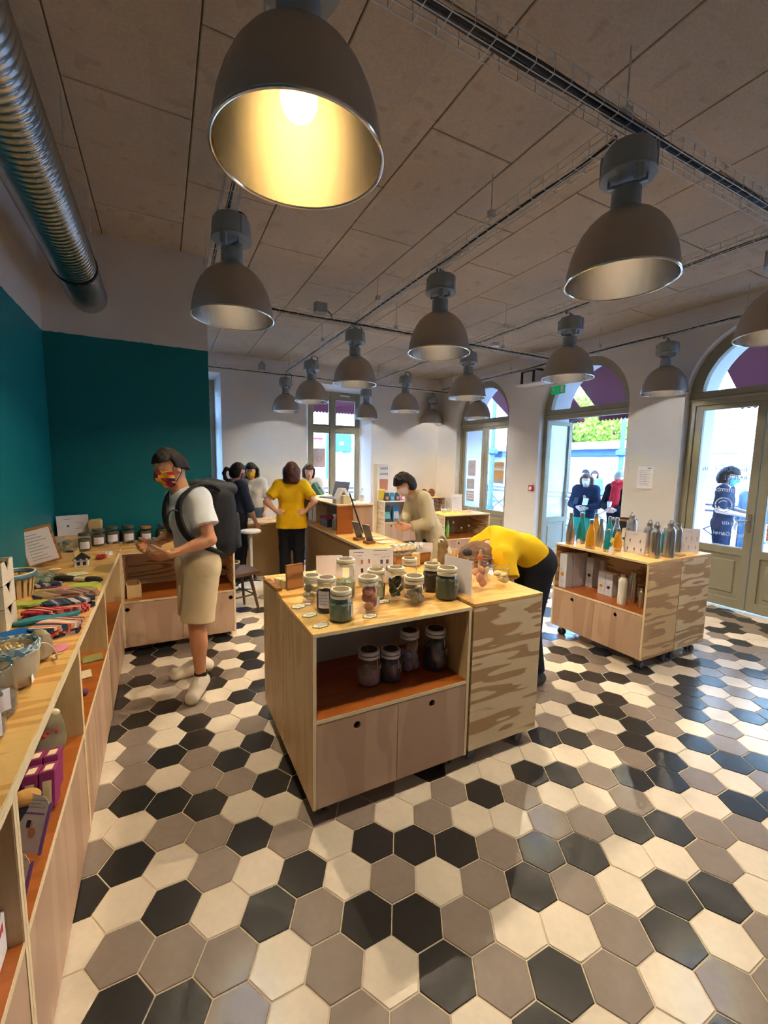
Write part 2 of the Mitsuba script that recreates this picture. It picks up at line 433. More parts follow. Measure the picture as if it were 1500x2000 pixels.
leaf(D1, ARCH[1] + AR - .078, ARCH[1] + .07, 0.02, 2.41, FX0 + .02, opened=math.radians(92), handle=True)
leaf(D1, ARCH[1] - AR + .078, ARCH[1] - .07, 0.02, 2.41, FX0 + .02, opened=math.radians(-100))
D2 = arch_set('door_2', ARCH[2], 2)
leaf(D2, ARCH[2] + AR - .078, ARCH[2] + .004, 0.02, 2.41, FX0 + .01, handle=True)
leaf(D2, ARCH[2] - AR + .078, ARCH[2] - .004, 0.02, 2.41, FX0 + .01)
W4 = arch_set('window_4', ARCH[3], 2)
for s in (1, -1): leaf(W4, ARCH[3] + s * (AR - .078), ARCH[3] + s * .004, 0.02, 2.41, FX0 + .01)

# ================================================================ pendant lamps
SH = [(.2495, 0), (.2475, .02), (.243, .06), (.233, .11), (.216, .16), (.192, .21), (.163, .25), (.128, .283), (.092, .305), (.068, .315)]
def lamp_parts():
    d = {}
    d['shade'] = (lathe(SH, 64), 'm_aluminium')
    d['reflector'] = (lathe([(r - .004, z + .002) for r, z in SH], 64), 'm_reflector')
    d['rim'] = (tube([(.25 * math.cos(a), .25 * math.sin(a), 0) for a in np.linspace(0, 2 * np.pi, 73)[:-1]], .0055, 8, True), 'm_rim')
    d['neck'] = (lathe([(.0, .30), (.072, .30), (.074, .315), (.066, .325), (.064, .41), (.0, .41)], 32), 'm_lamp_grey')
    body = lathe([(0, .475), (.112, .475), (.116, .485), (.118, .52), (.112, .575), (.098, .596), (0, .598)], 40)
    skirt = lathe([(0, .462), (.119, .462), (.123, .468), (.121, .48), (0, .48)], 40)
    ribs = [rot(bx(.09, -.02, .40, .118, .02, .475, .006), (0, 0, 1), a) for a in (0.5, 0.5 + math.pi)]
    d['housing'] = (cat([body, skirt, bx(-.02, -.122, .47, .02, -.108, .585, .005), bx(-.02, .108, .47, .02, .122, .585, .005)] + ribs), 'm_lamp_grey')
    d['bracket'] = (cat(bx(-.012, -.085, .43, .012, .085, .445, .003), bx(-.012, -.085, .43, .012, -.075, .48), bx(-.012, .075, .43, .012, .085, .48), bx(-.02, -.02, .59, .02, .02, .635, .004)), 'm_galv_dull')
    d['bulb'] = (ball((0, 0, .165), (.055, .055, .062), 3), None)
    c = spline([(.03, .05, .66), (.07, .06, .69), (.11, .03, .68), (.115, 0, .63), (.105, 0, .595)], 18)
    d['cable'] = (tube(c, .006, 6), 'm_black')
    return d
LP = lamp_parts()
scene['m_bulb'] = {'type': 'diffuse', 'reflectance': {'type': 'rgb', 'value': [.8, .8, .8]}}
ZR = 2.55
LAMPS = [(0.40, 1.36, 'nearest and largest pendant lamp, its bulb glowing in the yellow-lit shade'),
         (0.44, 2.98, 'aluminium pendant lamp hanging in front of the white pillar above the teal wall'),
         (2.02, 1.43, 'large aluminium pendant lamp high over the middle, right of the biggest lamp'),
         (2.05, 3.02, 'aluminium pendant lamp in the centre of the photo below a black cable'),
         (2.03, 4.70, 'aluminium pendant lamp under the grey junction box tray, left of the central one'),
         (2.05, 6.39, 'aluminium pendant lamp just left of the back window head, second smallest of that row'),
         (2.05, 7.90, 'small pendant lamp farthest left before the plain back wall'),
         (3.80, 8.20, 'small pendant lamp against the right pane of the back window'),
         (3.82, 6.62, 'pendant lamp before the back wall right of the back window'),
         (5.50, 8.30, 'smallest pendant lamp, in the far corner of the room'),
         (3.75, 4.80, 'pendant lamp overlapping the top left of the leftmost arch'),
         (5.50, 6.70, 'pendant lamp hanging inside the leftmost arched window outline'),
         (3.76, 3.17, 'pendant lamp hanging left of the open door arch near the exit sign'),
         (5.48, 3.18, 'pendant lamp against the white wall between the open door and the right arch'),
         (3.76, 1.45, 'pendant lamp cut by the right edge of the photo, in front of the right arch')]
for i, (x, y, lb) in enumerate(LAMPS):
    k = thing('pendant_lamp', lb, 'lamp', 'industrial pendant lamps')
    for nm, (m, mm) in LP.items():
        mo = move(m, (x, y, ZR), rz=.35 + .2 * math.sin(i * 7))
        if nm == 'bulb':
            kk = numbered(k + '__bulb')
            glow = V3([14., 8.6, 2.6]) if i == 0 else V3([3.0, 2.3, 1.5])
            scene[kk] = mikit.ply(mo, 'm_bulb', smooth=True, emitter={'type': 'area', 'radiance': {'type': 'rgb', 'value': glow.tolist()}})
            scene[k + '__beam'] = {'type': 'spot', 'to_world': T().look_at(origin=[x, y, ZR + .095], target=[x, y, 0], up=[0, 1, 0]), 'intensity': {'type': 'rgb', 'value': LAMP.tolist()}, 'cutoff_angle': 69.0, 'beam_width': 44.0}
        else: obj(nm, mo, mm, k, smooth=35)

# ================================================================ cable trays, cables, duct
def tray(axis, a0, a1, other, z=3.205, w=.10, h=.075):
    L = lambda t, o, zz: (t, other + o, zz) if axis == 'x' else (other + o, t, zz)
    ms = []
    for o, zz in ((-w / 2, z + h), (-w / 2, z + h / 2), (-w / 2, z), (-w / 6, z), (w / 6, z), (w / 2, z), (w / 2, z + h / 2), (w / 2, z + h)):
        ms.append(tube([L(a0, o, zz), L(a1, o, zz)], .0024, 5))
    t = a0 + .05
    while t < a1:
        ms.append(tube([L(t, -w / 2, z + h), L(t, -w / 2, z), L(t, w / 2, z), L(t, w / 2, z + h)], .0022, 5)); t += .1
    return cat(ms)
def cable(axis, a0, a1, other, z, r, n, seed, amp=.012):
    rg = np.random.default_rng(seed); ms = []
    for i in range(n):
        t = np.linspace(a0, a1, max(4, int((a1 - a0) / .25)))
        o = other + rg.uniform(-.5, .5) * r * n * .45 + rg.normal(0, amp * .4, len(t)); zz = z + rg.uniform(0, 1) * r * n * .5 + rg.normal(0, amp * .3, len(t))
        P = np.stack([t, o, zz] if axis == 'x' else [o, t, zz], 1)
        ms.append(tube(spline(P, 3 * len(t)), r, 6))
    return cat(ms)
TRAYS = [('x', -.3, XR - .02, 1.43, 'wire cable tray crossing the ceiling over the nearest lamps with a thick black cable bundle', 5, .011),
         ('x', .3, XR - .02, 4.72, 'wire cable tray crossing the middle of the room with the grey junction box', 4, .009),
         ('x', .3, XR - .02, 8.02, 'wire cable tray along the back wall above the windows', 1, .009),
         ('y', 1.5, 7.95, 2.06, 'wire cable tray running from the nearest tray over the central lamp to the back', 1, .009),
         ('y', 1.5, 7.95, 3.78, 'wire cable tray running lengthwise between the central and right lamp rows', 1, .009),
         ('y', 1.5, 7.95, 5.50, 'wire cable tray running lengthwise close to the arched wall', 2, .010),
         ('y', 1.5, 4.65, .44, 'wire cable tray running lengthwise to the lamp beside the white pillar', 2, .010)]
for i, (ax, a0, a1, o, lb, n, r) in enumerate(TRAYS):
    k = thing('cable_tray', lb, 'cable tray', None)
    z = 3.205 if ax == 'x' else 3.235
    obj('basket', tray(ax, a0, a1, o, z), 'm_wire', k, smooth=False)
    for t in np.arange(a0 + (.62 if ax == 'x' else .9), a1, 1.7):
        p = (t, o, 0) if ax == 'x' else (o, t, 0)
        obj('rod', cat(tube([(p[0] - .045, p[1], z + .075), (p[0] - .045, p[1], ZC)], .004, 6), bx(p[0] - .065, p[1] - .02, z + .05, p[0] - .025, p[1] + .02, z + .10, .004)), 'm_wire', k)
    kc = 'black cable bundle lying in the wire tray over the nearest lamps' if i == 0 else lb.replace('wire cable tray', 'black cable in the tray').replace(' over the central lamp to the back', ' to the back').replace(' with the grey junction box', '')
    solo('cable', kc, 'cable', cable(ax, a0 + .02, a1 - .05, o - .01, z + .012, r, n, 10 + i), 'm_black', smooth=True)
k = thing('junction_box', 'small grey junction box on the middle cable tray', 'junction box')
obj('case', bx(1.52, 4.60, 3.25, 1.66, 4.68, 3.36, .008), 'm_lamp_grey', k)
obj('cable_tail', tube(spline([(1.66, 4.64, 3.30), (1.72, 4.66, 3.26), (1.75, 4.70, 3.22)], 10), .005, 6), 'm_black', k)
k = thing('junction_box', 'junction box on the back tray left of the back window lamps', 'junction box')
obj('case', cat(bx(1.58, 7.92, 3.24, 1.70, 7.99, 3.36, .01), ball((1.64, 7.93, 3.37), .03, 2)), 'm_lamp_grey', k)

def spiral_duct(x, z, r, y0, y1, pitch=.045):
    n = int((y1 - y0) / pitch * 6); pr = []
    for i in range(n + 1):
        y = y0 + (y1 - y0) * i / n
        pr.append((r + (.006 if i % 6 in (0,) else (.003 if i % 6 in (1, 5) else 0)), y))
    m = lathe(pr, 48)
    m.apply_transform(frame((1, 0, 0), (0, 0, 1), (0, 1, 0), (x, 0, z)))
    return m
k = thing('ventilation_duct', 'round galvanised spiral duct under the ceiling along the teal wall', 'duct')
obj('pipe', spiral_duct(-.51, 3.03, .135, YF, YE), 'm_galvanised', k, smooth=50)
for y in (3.92, 1.2): obj('clamp', lathe([(.139, -.012), (.146, -.012), (.146, .012), (.139, .012)], 48).apply_transform(frame((1, 0, 0), (0, 0, 1), (0, 1, 0), (-.51, y, 3.03))), 'm_black', k)
for y in (3.92, 3.0, 1.2): obj('hanger', tube([(-.40, y, 3.12), (-.40, y, ZC)], .004, 6), 'm_wire', k)

# wall fittings
k = thing('exit_sign', 'green lit emergency exit sign hanging above the open door', 'exit sign')
EXM = onx((5.62, 5.03, 2.79))
scene['m_exit_lit'] = {'type': 'diffuse', 'reflectance': {'type': 'rgb', 'value': lin('#0f8a4c')}}
kk = numbered(k + '__face'); scene[kk] = mikit.ply(bx(5.615, 4.77, 2.78, 5.625, 5.03, 2.91), 'm_exit_lit', smooth=False, emitter={'type': 'area', 'radiance': {'type': 'rgb', 'value': [.005, .16, .06]}})
obj('canopy', bx(5.59, 4.76, 2.91, 5.66, 5.04, 2.935, .005), 'm_white_plastic', k)
obj('arm', bx(5.62, 4.80, 2.935, XR, 5.0, 2.945), 'm_white_plastic', k)
def man_icon():
    P = [ball((.035, .098, 0), (.009, .009, .002), 2)]
    for a, b in (((.033, .085), (.045, .055)), ((.045, .055), (.06, .03)), ((.06, .03), (.05, .01)), ((.045, .055), (.028, .035)), ((.028, .035), (.012, .03)), ((.033, .082), (.055, .07)), ((.055, .07), (.062, .085)), ((.033, .08), (.018, .07)), ((.018, .07), (.014, .055))):
        P.append(tube([(*a, 0), (*b, 0)], .0045, 6))
    arrow = prism(Polygon([(.118, .10), (.128, .10), (.128, .05), (.142, .05), (.123, .018), (.104, .05), (.118, .05)]), .003)
    door = prism(sbox(.175, .015, .235, .112).difference(sbox(.195, .015, .195, .1)), .003)
    door2 = prism(sbox(.19, .015, .225, .10), .004)
    return cat(P), cat(arrow, door)
mi_, ar_ = man_icon()
for nm, m in (('running_figure', mi_), ('arrow_and_door', ar_)):
    obj(nm, m.apply_transform(frame((0, -1, 0), (0, 0, 1), (-1, 0, 0), (5.6145, 5.02, 2.785))), 'm_white_plastic', k, smooth=False)
k = thing('wall_light', 'white emergency light fitting on a black bracket left of the exit sign', 'light fitting')
obj('panel', bx(5.52, 5.15, 3.0, 5.76, 5.72, 3.03, .006), 'm_white_plastic', k)
obj('bracket', cat(bx(5.55, 5.36, 3.24, 5.78, 5.39, 3.27), bx(5.55, 5.36, 3.03, 5.58, 5.39, 3.27), bx(5.55, 5.62, 3.03, 5.58, 5.65, 3.24), bx(5.55, 5.36, 3.22, 5.58, 5.65, 3.25)), 'm_black', k)
solo('smoke_detector', 'small white round detector under the middle cable tray', 'detector', lathe([(0, 3.30), (.05, 3.31), (.06, 3.33), (.06, 3.36), (0, 3.36)], 24).apply_translation((4.25, 4.85, .0)), 'm_white_plastic')
k = thing('fire_alarm_point', 'small red fire alarm call point left of the open door', 'alarm')
mat('red', '#b3202c', .5)
obj('box', bx(XR - .04, 5.43, 1.20, XR, 5.53, 1.30, .006), 'm_red', k)
obj('face', bx(XR - .044, 5.45, 1.22, XR - .04, 5.51, 1.28, .001), 'm_white_plastic', k)
k = thing('wall_notice', 'laminated notice sheet on the white wall between the arches', 'notice')
obj('sheet', bx(XR - .008, 3.39, 1.365, XR, 3.605, 1.66, .002), 'm_paper', k)
mat('print_grey', '#8d9298', .7)
ms = [bx(XR - .0095, 3.42, 1.63, XR - .0075, 3.47, 1.645)]
for i in range(9): ms.append(bx(XR - .0095, 3.44 + (.03 if i % 2 else 0), 1.60 - i * .024, XR - .0075, 3.58, 1.604 - i * .024))
obj('lines', cat(ms), 'm_print_grey', k, smooth=False)

# ================================================================ outside
mat('pavement', proc(lambda p, n, uv: mi.Color3f(lin('#9c9a97')) * (.85 + .3 * fbm(p.x * 2, p.y * 2, 1., 3))), .8)
mat('asphalt', '#6e6f72', .9)
mat('stone_pale', proc(lambda p, n, uv: mi.Color3f(lin('#dcd6c8')) * (.9 + .2 * (fbm(p.y * 1.5 + p.x, p.z * 2.5, 3., 3) - .4))), .85)
mat('stone_grey', '#aab3b8', .85)
mat('steel_blue', '#3f5877', .6)
mat('iron_dark', '#2d3440', .5)
mat('awning', '#5d1f2c', .8)
mat('shop_blue', '#3c6ea8', .5)
mat('shop_white', '#e6ecee', .6)
mat('window_dark', '#6f8da0', .15, spec=.6)
mat('bark', '#5a4a3a', .9)
scene['m_leaf'] = {'type': 'principledthin', 'base_color': rgb('#a9b04a'), 'roughness': .6, 'spec_trans': 0.0, 'diff_trans': 1.0}
scene['m_leaf2'] = {'type': 'principledthin', 'base_color': rgb('#8a9c3e'), 'roughness': .6, 'spec_trans': 0.0, 'diff_trans': 1.0}
struct('pavement', bx(XR + .72, -14, -.35, 10.2, 40, -.14), 'm_pavement', smooth=False)
struct('pavement', bx(-30, YB + .55, -.35, XR + .72, 11.6, -.14), 'm_pavement', smooth=False)
struct('street', bx(-40, -20, -.45, 60, 60, -.28), 'm_asphalt', smooth=False)
struct('doorstep', bx(XR + .0, 3.81, -.14, XR + .95, 5.38, -.005, .01), 'm_stone_grey')

def wall_block(key, label, x0, y0, x1, y1, z1, course, face, wins=(), m='m_stone_pale', cornice=True):
    """building front in coursed stone: separate courses with open joints, framed windows; face 'x' looks to -x, 'y' to -y"""
    k = thing(key, label, 'building')
    obj('core', bx(x0 + .05, y0 + .05, -.3, x1, y1, z1), 'm_stone_grey', k, smooth=False)
    z = -.28
    i = 0
    while z < z1 - .05:
        zz = min(z + course, z1)
        segs = [(y0, y1) if face == 'x' else (x0, x1)]
        for (a, b, c, d) in wins:
            if c < zz - .02 and d > z + .02:
                segs = [t for s in segs for t in ((s[0], min(s[1], a)), (max(s[0], b), s[1])) if t[1] - t[0] > .05]
        for a, b in segs:
            obj('course', bx(x0, a, z, x0 + .3, b, zz - .035, .008) if face == 'x' else bx(a, y0, z, b, y0 + .3, zz - .035, .008), m, k, smooth=False)
        z = zz; i += 1
    for a, b, c, d in wins:
        if face == 'x':
            w = obj('window', cat(bx(x0 + .05, a, c, x0 + .16, a + .09, d), bx(x0 + .05, b - .09, c, x0 + .16, b, d), bx(x0 + .05, a, d - .09, x0 + .16, b, d), bx(x0 + .05, a, c, x0 + .16, b, c + .09), bx(x0 + .05, (a + b) / 2 - .04, c, x0 + .14, (a + b) / 2 + .04, d)), 'm_frame_white', k)
            obj('pane', bx(x0 + .12, a, c, x0 + .13, b, d), 'm_window_dark', w, smooth=False)
        else:
            w = obj('window', cat(bx(a, y0 + .05, c, a + .09, y0 + .16, d), bx(b - .09, y0 + .05, c, b, y0 + .16, d), bx(a, y0 + .05, d - .09, b, y0 + .16, d), bx(a, y0 + .05, c, b, y0 + .16, c + .09), bx((a + b) / 2 - .04, y0 + .05, c, (a + b) / 2 + .04, y0 + .14, d)), 'm_frame_white', k)
            obj('pane', bx(a, y0 + .12, c, b, y0 + .13, d), 'm_window_dark', w, smooth=False)
    if cornice: obj('cornice', bx(x0 - .25, y0 - .1, z1, x1, y1 + .1, z1 + .3, .03) if face == 'x' else bx(x0 - .1, y0 - .25, z1, x1 + .1, y1, z1 + .3, .03), 'm_stone_pale', k)
    return k
# low pavilion across the square, seen through the open door and the left arch
k = wall_block('pavilion', 'low pale pavilion with a flat white roof across the street behind the open door', 16.0, 9.8, 20, 24, 2.1, .62, 'x',
               [(10.6, 11.0, .75, 1.55), (11.9, 12.3, .75, 1.55), (13.4, 13.8, .75, 1.55), (15.6, 16.0, .75, 1.55), (18, 18.4, .75, 1.55)], cornice=False)
obj('eave', bx(15.2, 9.6, 2.34, 20, 24.2, 2.62, .02), 'm_shop_white', k)
obj('soffit_band', bx(15.7, 9.7, 2.08, 20, 24.1, 2.34), 'm_steel_blue', k)
# tall fronts
wall_block('stone_building', 'tall pale building with horizontal stone courses seen through the right arched door', 14.5, -16, 20, 8.0, 9.0, .34, 'x', [(-6, -4.6, 1, 3.2), (-10, -8.6, 1, 3.2), (-2.4, -1.0, 1, 3.2)])
k = wall_block('shop_building', 'shop front across the street with a blue sign board, seen through the back window', -6, 16.0, 14, 21, 8.5, .5, 'y',
               [(4.9, 5.75, .2, 1.9), (6.35, 7.3, .2, 1.9), (2.4, 4.2, .2, 2.2), (8.2, 10.0, .2, 2.2), (5.0, 6.0, 3.4, 5.2), (7.0, 8.0, 3.4, 5.2), (-1, .6, .2, 2.2)], 'm_shop_white')
obj('sign_board', bx(5.95, 15.9, 2.05, 6.75, 16.0, 2.75, .02), 'm_shop_blue', k)
obj('sign_plate', bx(6.25, 15.88, 2.30, 6.42, 15.9, 2.45), 'm_shop_white', k)
obj('red_stripe', bx(5.05, 15.92, 2.50, 5.55, 16.0, 2.56), 'm_red', k)
obj('pilaster', bx(6.2, 15.85, -.2, 6.34, 16.0, 2.05), 'm_stone_grey', k)
obj('blue_pilaster', bx(5.72, 15.9, 1.0, 5.9, 16.0, 2.7), 'm_shop_blue', k)
mat('yellow_print', '#d8c04a', .6)
def tree(x, y, h, r, seed, label):
    rg = np.random.default_rng(seed)
    k = thing('tree', label, 'tree', None)
    br = [tube(spline([(x, y, -.3), (x + .05, y, h * .3), (x, y + .05, h * .62)], 8), np.linspace(.16, .09, 8), 8)]
    for i in range(7):
        a = rg.uniform(0, 6.28); e = V3([x + math.cos(a) * r * .7, y + math.sin(a) * r * .7, h * .62 + rg.uniform(.2, 1) * r])
        br.append(tube([(x, y, h * .5), (V3([x, y, h * .6]) + e) / 2 + V3([0, 0, .2]), e], [.06, .04, .02], 6))
    obj('trunk', cat(br), 'm_bark', k)
    for j, mm in ((0, 'm_leaf'), (1, 'm_leaf2')):
        n = 1300
        d = rg.normal(size=(n, 3)); d /= np.linalg.norm(d, axis=1, keepdims=True)
        c = V3([x, y, h * .62 + r * .55]) + d * (r * rg.uniform(.35, 1, (n, 1)) ** .6) * [1, 1, .8] + rg.normal(0, .12, (n, 3))
        u = rg.normal(size=(n, 3)); u /= np.linalg.norm(u, axis=1, keepdims=True)
        w = np.cross(u, rg.normal(size=(n, 3))); w /= np.linalg.norm(w, axis=1, keepdims=True)
        s = rg.uniform(.10, .17, (n, 1))
        v = np.stack([c - u * s, c + w * s * .55, c + u * s, c - w * s * .55], 1).reshape(-1, 3)
        kk = obj('leaves', (v, np.arange(4 * n).reshape(n, 4)), mm, k, smooth=False, kind='stuff')
tree(21.5, 17.2, 5.0, 2.0, 1, 'yellow green tree rising behind the pavilion roof, left of the lamp post')
tree(21.0, 14.0, 4.6, 1.9, 2, 'yellow green tree behind the pavilion roof, right in the open doorway')
tree(22.5, 20.5, 5.2, 2.2, 3, 'yellow green tree behind the pavilion, seen in the leftmost arch')
def post(x, y, h, label):
    k = thing('lamp_post', label, 'lamp post')
    obj('pole', lathe([(.12, -.3), (.12, .3), (.07, .4), (.055, h), (0, h)], 16).apply_translation((x, y, 0)), 'm_steel_blue', k)
    obj('collar', lathe([(.08, 1.95), (.16, 2.0), (.16, 2.12), (.08, 2.17)], 16).apply_translation((x, y, 0)), 'm_steel_blue', k)
    obj('arm', tube([(x, y, h - .2), (x - .6, y, h + .1), (x - 1.0, y, h + .1)], .03, 8), 'm_steel_blue', k)
    obj('lantern', bx(x - 1.35, y - .12, h + .04, x - .95, y + .12, h + .14, .03), 'm_steel_blue', k)
post(12.2, 8.15, 6.0, 'blue grey lamp post at the right side of the open doorway')
post(9.2, 10.40, 6.0, 'slim blue grey post seen through the right pane of the leftmost arch')
def railing(key, label, P0, P1, h=1.0):
    k = thing(key, label, 'railing')
    P0, P1 = V3(P0), V3(P1); L = np.linalg.norm(P1 - P0); d = (P1 - P0) / L; n = int(L / 1.2)
    obj('rail', cat([tube([P0 + [0, 0, z], P1 + [0, 0, z]], .022, 6) for z in (h, h - .12, .14)]), 'm_iron_dark', k)
    for i in range(n + 1):
        q = P0 + d * L * i / n
        obj('post', tube([q, q + [0, 0, h + .06]], .028, 6), 'm_iron_dark', k)
        if i < n:
            e = P0 + d * L * (i + 1) / n
            obj('cross_bars', cat(tube([q + [0, 0, .14], e + [0, 0, h - .12]], .012, 5), tube([q + [0, 0, h - .12], e + [0, 0, .14]], .012, 5)), 'm_iron_dark', k)
railing('street_railing', 'dark street railing with crossed bars behind the people outside the open door', (10.0, -2.0, -.14), (10.0, 16.4, -.14), 1.05)
railing('street_railing', 'dark street railing seen low through the back window', (-2, 11.4, -.14), (9.6, 11.4, -.14), 1.05)
def awning(key, label, face, a, b, z0, z1, out, base):
    k = thing(key, label, 'awning')
    n = 26; t = np.linspace(a, b, n * 4 + 1)
    def P(u, o, z): return (base + o, u, z) if face == 'x' else (u, base + o, z)
    v = [P(a, .02, z1), P(b, .02, z1), P(b, out, z0), P(a, out, z0), P(a, .02, z1 - .02), P(b, .02, z1 - .02), P(b, out, z0 - .02), P(a, out, z0 - .02)]
    obj('canopy', hullm(v), 'm_awning', k, smooth=False)
    lo = z0 - .16 - .035 * np.abs(np.sin((t - a) / (b - a) * n * math.pi))
    poly = Polygon([(a, z0)] + list(zip(t, lo)) + [(b, z0)])
    M = frame((0, 1, 0), (0, 0, 1), (1, 0, 0), (base + out - .01, 0, 0)) if face == 'x' else frame((1, 0, 0), (0, 0, 1), (0, -1, 0), (0, base + out + .01, 0))
    obj('valance', prism(poly, .012, M), 'm_awning', k, smooth=False)
    for u in (a + .1, b - .1): obj('arm', tube([P(u, .03, z0 - .3), P(u, out - .05, z0 - .03)], .015, 6), 'm_iron_dark', k)
for i, (c, lb) in enumerate(((6.92, 'maroon awning outside above the leftmost arch'), (4.595, 'maroon awning with a scalloped edge outside above the open door'), (2.30, 'maroon awning outside above the right arched door'))):
    awning('awning', lb, 'x', c - 1.0, c + 1.0, 2.72, 3.5, 1.1, XR + .72)
awning('awning', 'maroon awning outside the back window, seen at the top of its right pane', 'y', 2.3, 4.4, 3.0, 3.5, .9, YB + .55)

# ================================================================ plywood cabinets
mat('panel_white', '#c9cbd0', .5)
def cabinet(key, label, o, rz, w, d, z0, z1, shelf, back='m_ply_side', doors=2, casters=True, top='m_ply_top', holes=None, side='m_ply_side', wheels=None):
    """open shelf above two doors; local x along the front, y into the depth, front at y = 0"""
    k = thing(key, label, 'cabinet')
    t = .018
    P = lambda m: move(m, (o[0], o[1], 0), rz)
    tp = obj('top', P(bx(0, .002, z1 - t, w, d, z1, .0015)), top, k)
    obj('edge', P(bx(.001, 0, z1 - t + .001, w - .001, .0025, z1 - .001)), 'm_ply_edge', tp, smooth=False)
    for i, x in enumerate((0, w - t)):
        s = obj('side_panel', P(bx(x, .002, z0, x + t, d, z1 - t - .0006, .001)), side, k)
        obj('edge', P(bx(x + .001, 0, z0 + .001, x + t - .001, .0025, z1 - t - .001)), 'm_ply_edge', s, smooth=False)
    obj('back_panel', P(bx(t, d - .012, z0, w - t, d - .002, z1 - t)), back, k, smooth=False)
    s = obj('shelf', P(bx(t, .003, shelf - t, w - t, d - .012, shelf, .001)), 'm_ply_shelf', k)
    obj('edge', P(bx(t, 0, shelf - t, w - t, .003, shelf - .0005)), 'm_ply_edge', s, smooth=False)
    obj('bottom', P(bx(t, .02, z0, w - t, d - .012, z0 + t)), 'm_ply_side', k)
    if doors:
        dw = (w - 2 * t) / doors
        for i in range(doors):
            a, b = t + i * dw + .0015, t + (i + 1) * dw - .0015
            h = sbox(a, z0 + .002, b, shelf - t - .003)
            hx = holes[i] if holes else (b - a) * .36 + a if i == 0 else a + (b - a) * .36
            if hx is not None: h = h.difference(Point(hx, shelf - t - .055).buffer(.0175, 24))
            obj('door', P(prism(h, .015, frame((1, 0, 0), (0, 0, 1), (0, -1, 0), (0, .0165, 0)))), 'm_ply_door', k, smooth=40)
    if casters:
        for (x, y) in wheels or ((.07, .07), (w - .07, .07), (.07, d - .07), (w - .07, d - .07)):
            c = obj('caster', P(cat(bx(x - .028, y - .028, z0 - .006, x + .028, y + .028, z0, .001), hullm([(x - .016, y - .02, z0 - .012), (x + .016, y - .02, z0 - .012), (x + .016, y + .02, z0 - .012), (x - .016, y + .02, z0 - .012), (x - .014, y + .01, .03), (x + .014, y + .01, .03), (x + .014, y + .035, .03), (x - .014, y + .035, .03)]))), 'm_galv_dull', k)
            wh = lathe([(0, -.011), (.026, -.011), (.03, -.006), (.03, .006), (.026, .011), (0, .011)], 24)
            wh.apply_transform(frame((0, 1, 0), (0, 0, 1), (1, 0, 0), (x + .019, y + .015, .0302)))
            wh2 = wh.copy(); wh2.apply_translation((-.038, 0, 0))
            obj('wheel', P(wh), 'm_rubber', c); obj('wheel', P(wh2), 'm_rubber', c)
    return k
H2 = math.pi / 2
# central island: front, right, rear units
CA = cabinet('display_cabinet', 'front cabinet of the central island, its shelf open over two pinkish doors', (.545, 1.69), 0, .862, .545, .082, .912, .512, back='m_panel_white', holes=[.214, .630], side='m_ply_plain')
CB = cabinet('display_cabinet', 'right hand unit of the central island, a blank plywood side with swirling grain', (1.925, 1.695), H2, .98, .50, .09, .922, .512, top='m_ply_top')
CC = cabinet('display_cabinet', 'rear unit of the central island behind the white seam, its back to the jars', (1.405, 2.70), math.pi, .86, .455, .082, .922, .512, side='m_ply_plain')
obj('seam_strip', bx(.5435, 2.236, .09, .546, 2.2445, .90), 'm_ply_edge', CC, smooth=False)
# right-hand island
CR = cabinet('display_cabinet', 'cabinet near the right arch with boxes in its open shelf and bottles on top', (3.36, 2.845), -H2, .905, .452, .10, .907, .478, holes=[.225, .655], side='m_ply_knot')
CR2 = cabinet('display_cabinet', 'plain rear half of the right cabinet, with the darker knotty plywood seam', (4.275, 1.94), H2, .905, .455, .10, .907, .478)
# end unit under the teal wall
CE = cabinet('display_cabinet', 'cabinet under the dark teal end wall behind the man with the backpack', (-.341, 4.055), 0, .906, .555, .052, .872, .455, holes=[.025 + .01, .862], top='m_ply_top')
# long left counter: one cabinet per module
for i, (a, b, lb) in enumerate(((3.03, 4.05, 'farthest module of the long left counter, next to the corner of the teal walls'), (2.11, 3.03, 'left counter module in front of the patterned cloths'),
                                (1.22, 2.11, 'left counter module holding the purple packets and the printed sack'), (.32, 1.22, 'nearest module of the left counter, with white boxes in its shelf'))):
    cabinet('counter_module', lb, (-.34, a), H2, b - a, .505, .012, .862, .475, back='m_ply_dark', doors=1, holes=[None], casters=False, top='m_ply_side', side='m_ply_plain')
k = thing('worktop', 'long plywood worktop of the left counter, covered with cloths and jars', 'worktop')
obj('board', bx(-.848, .30, .8625, -.342, 4.617, .880, .0015), 'm_ply_top', k)
obj('edge', bx(-.3425, .301, .8635, -.3395, 4.055, .8795), 'm_ply_edge', k, smooth=False)
# rear cabinets by the back wall and the left arch
CW = cabinet('display_cabinet', 'rear cabinet with pouches on its shelf, left of the person in the jacket', (3.80, 7.30), 0, .87, .5, .09, .90, .49, back='m_panel_white', top='m_panel_white')
CX = cabinet('display_cabinet', 'cabinet with carafes and glasses on top, in front of the leftmost arch', (3.60, 5.03), 0, .855, .5, .09, .905, .55, back='m_ply_dark', top='m_ply_top', holes=[.28, .62])

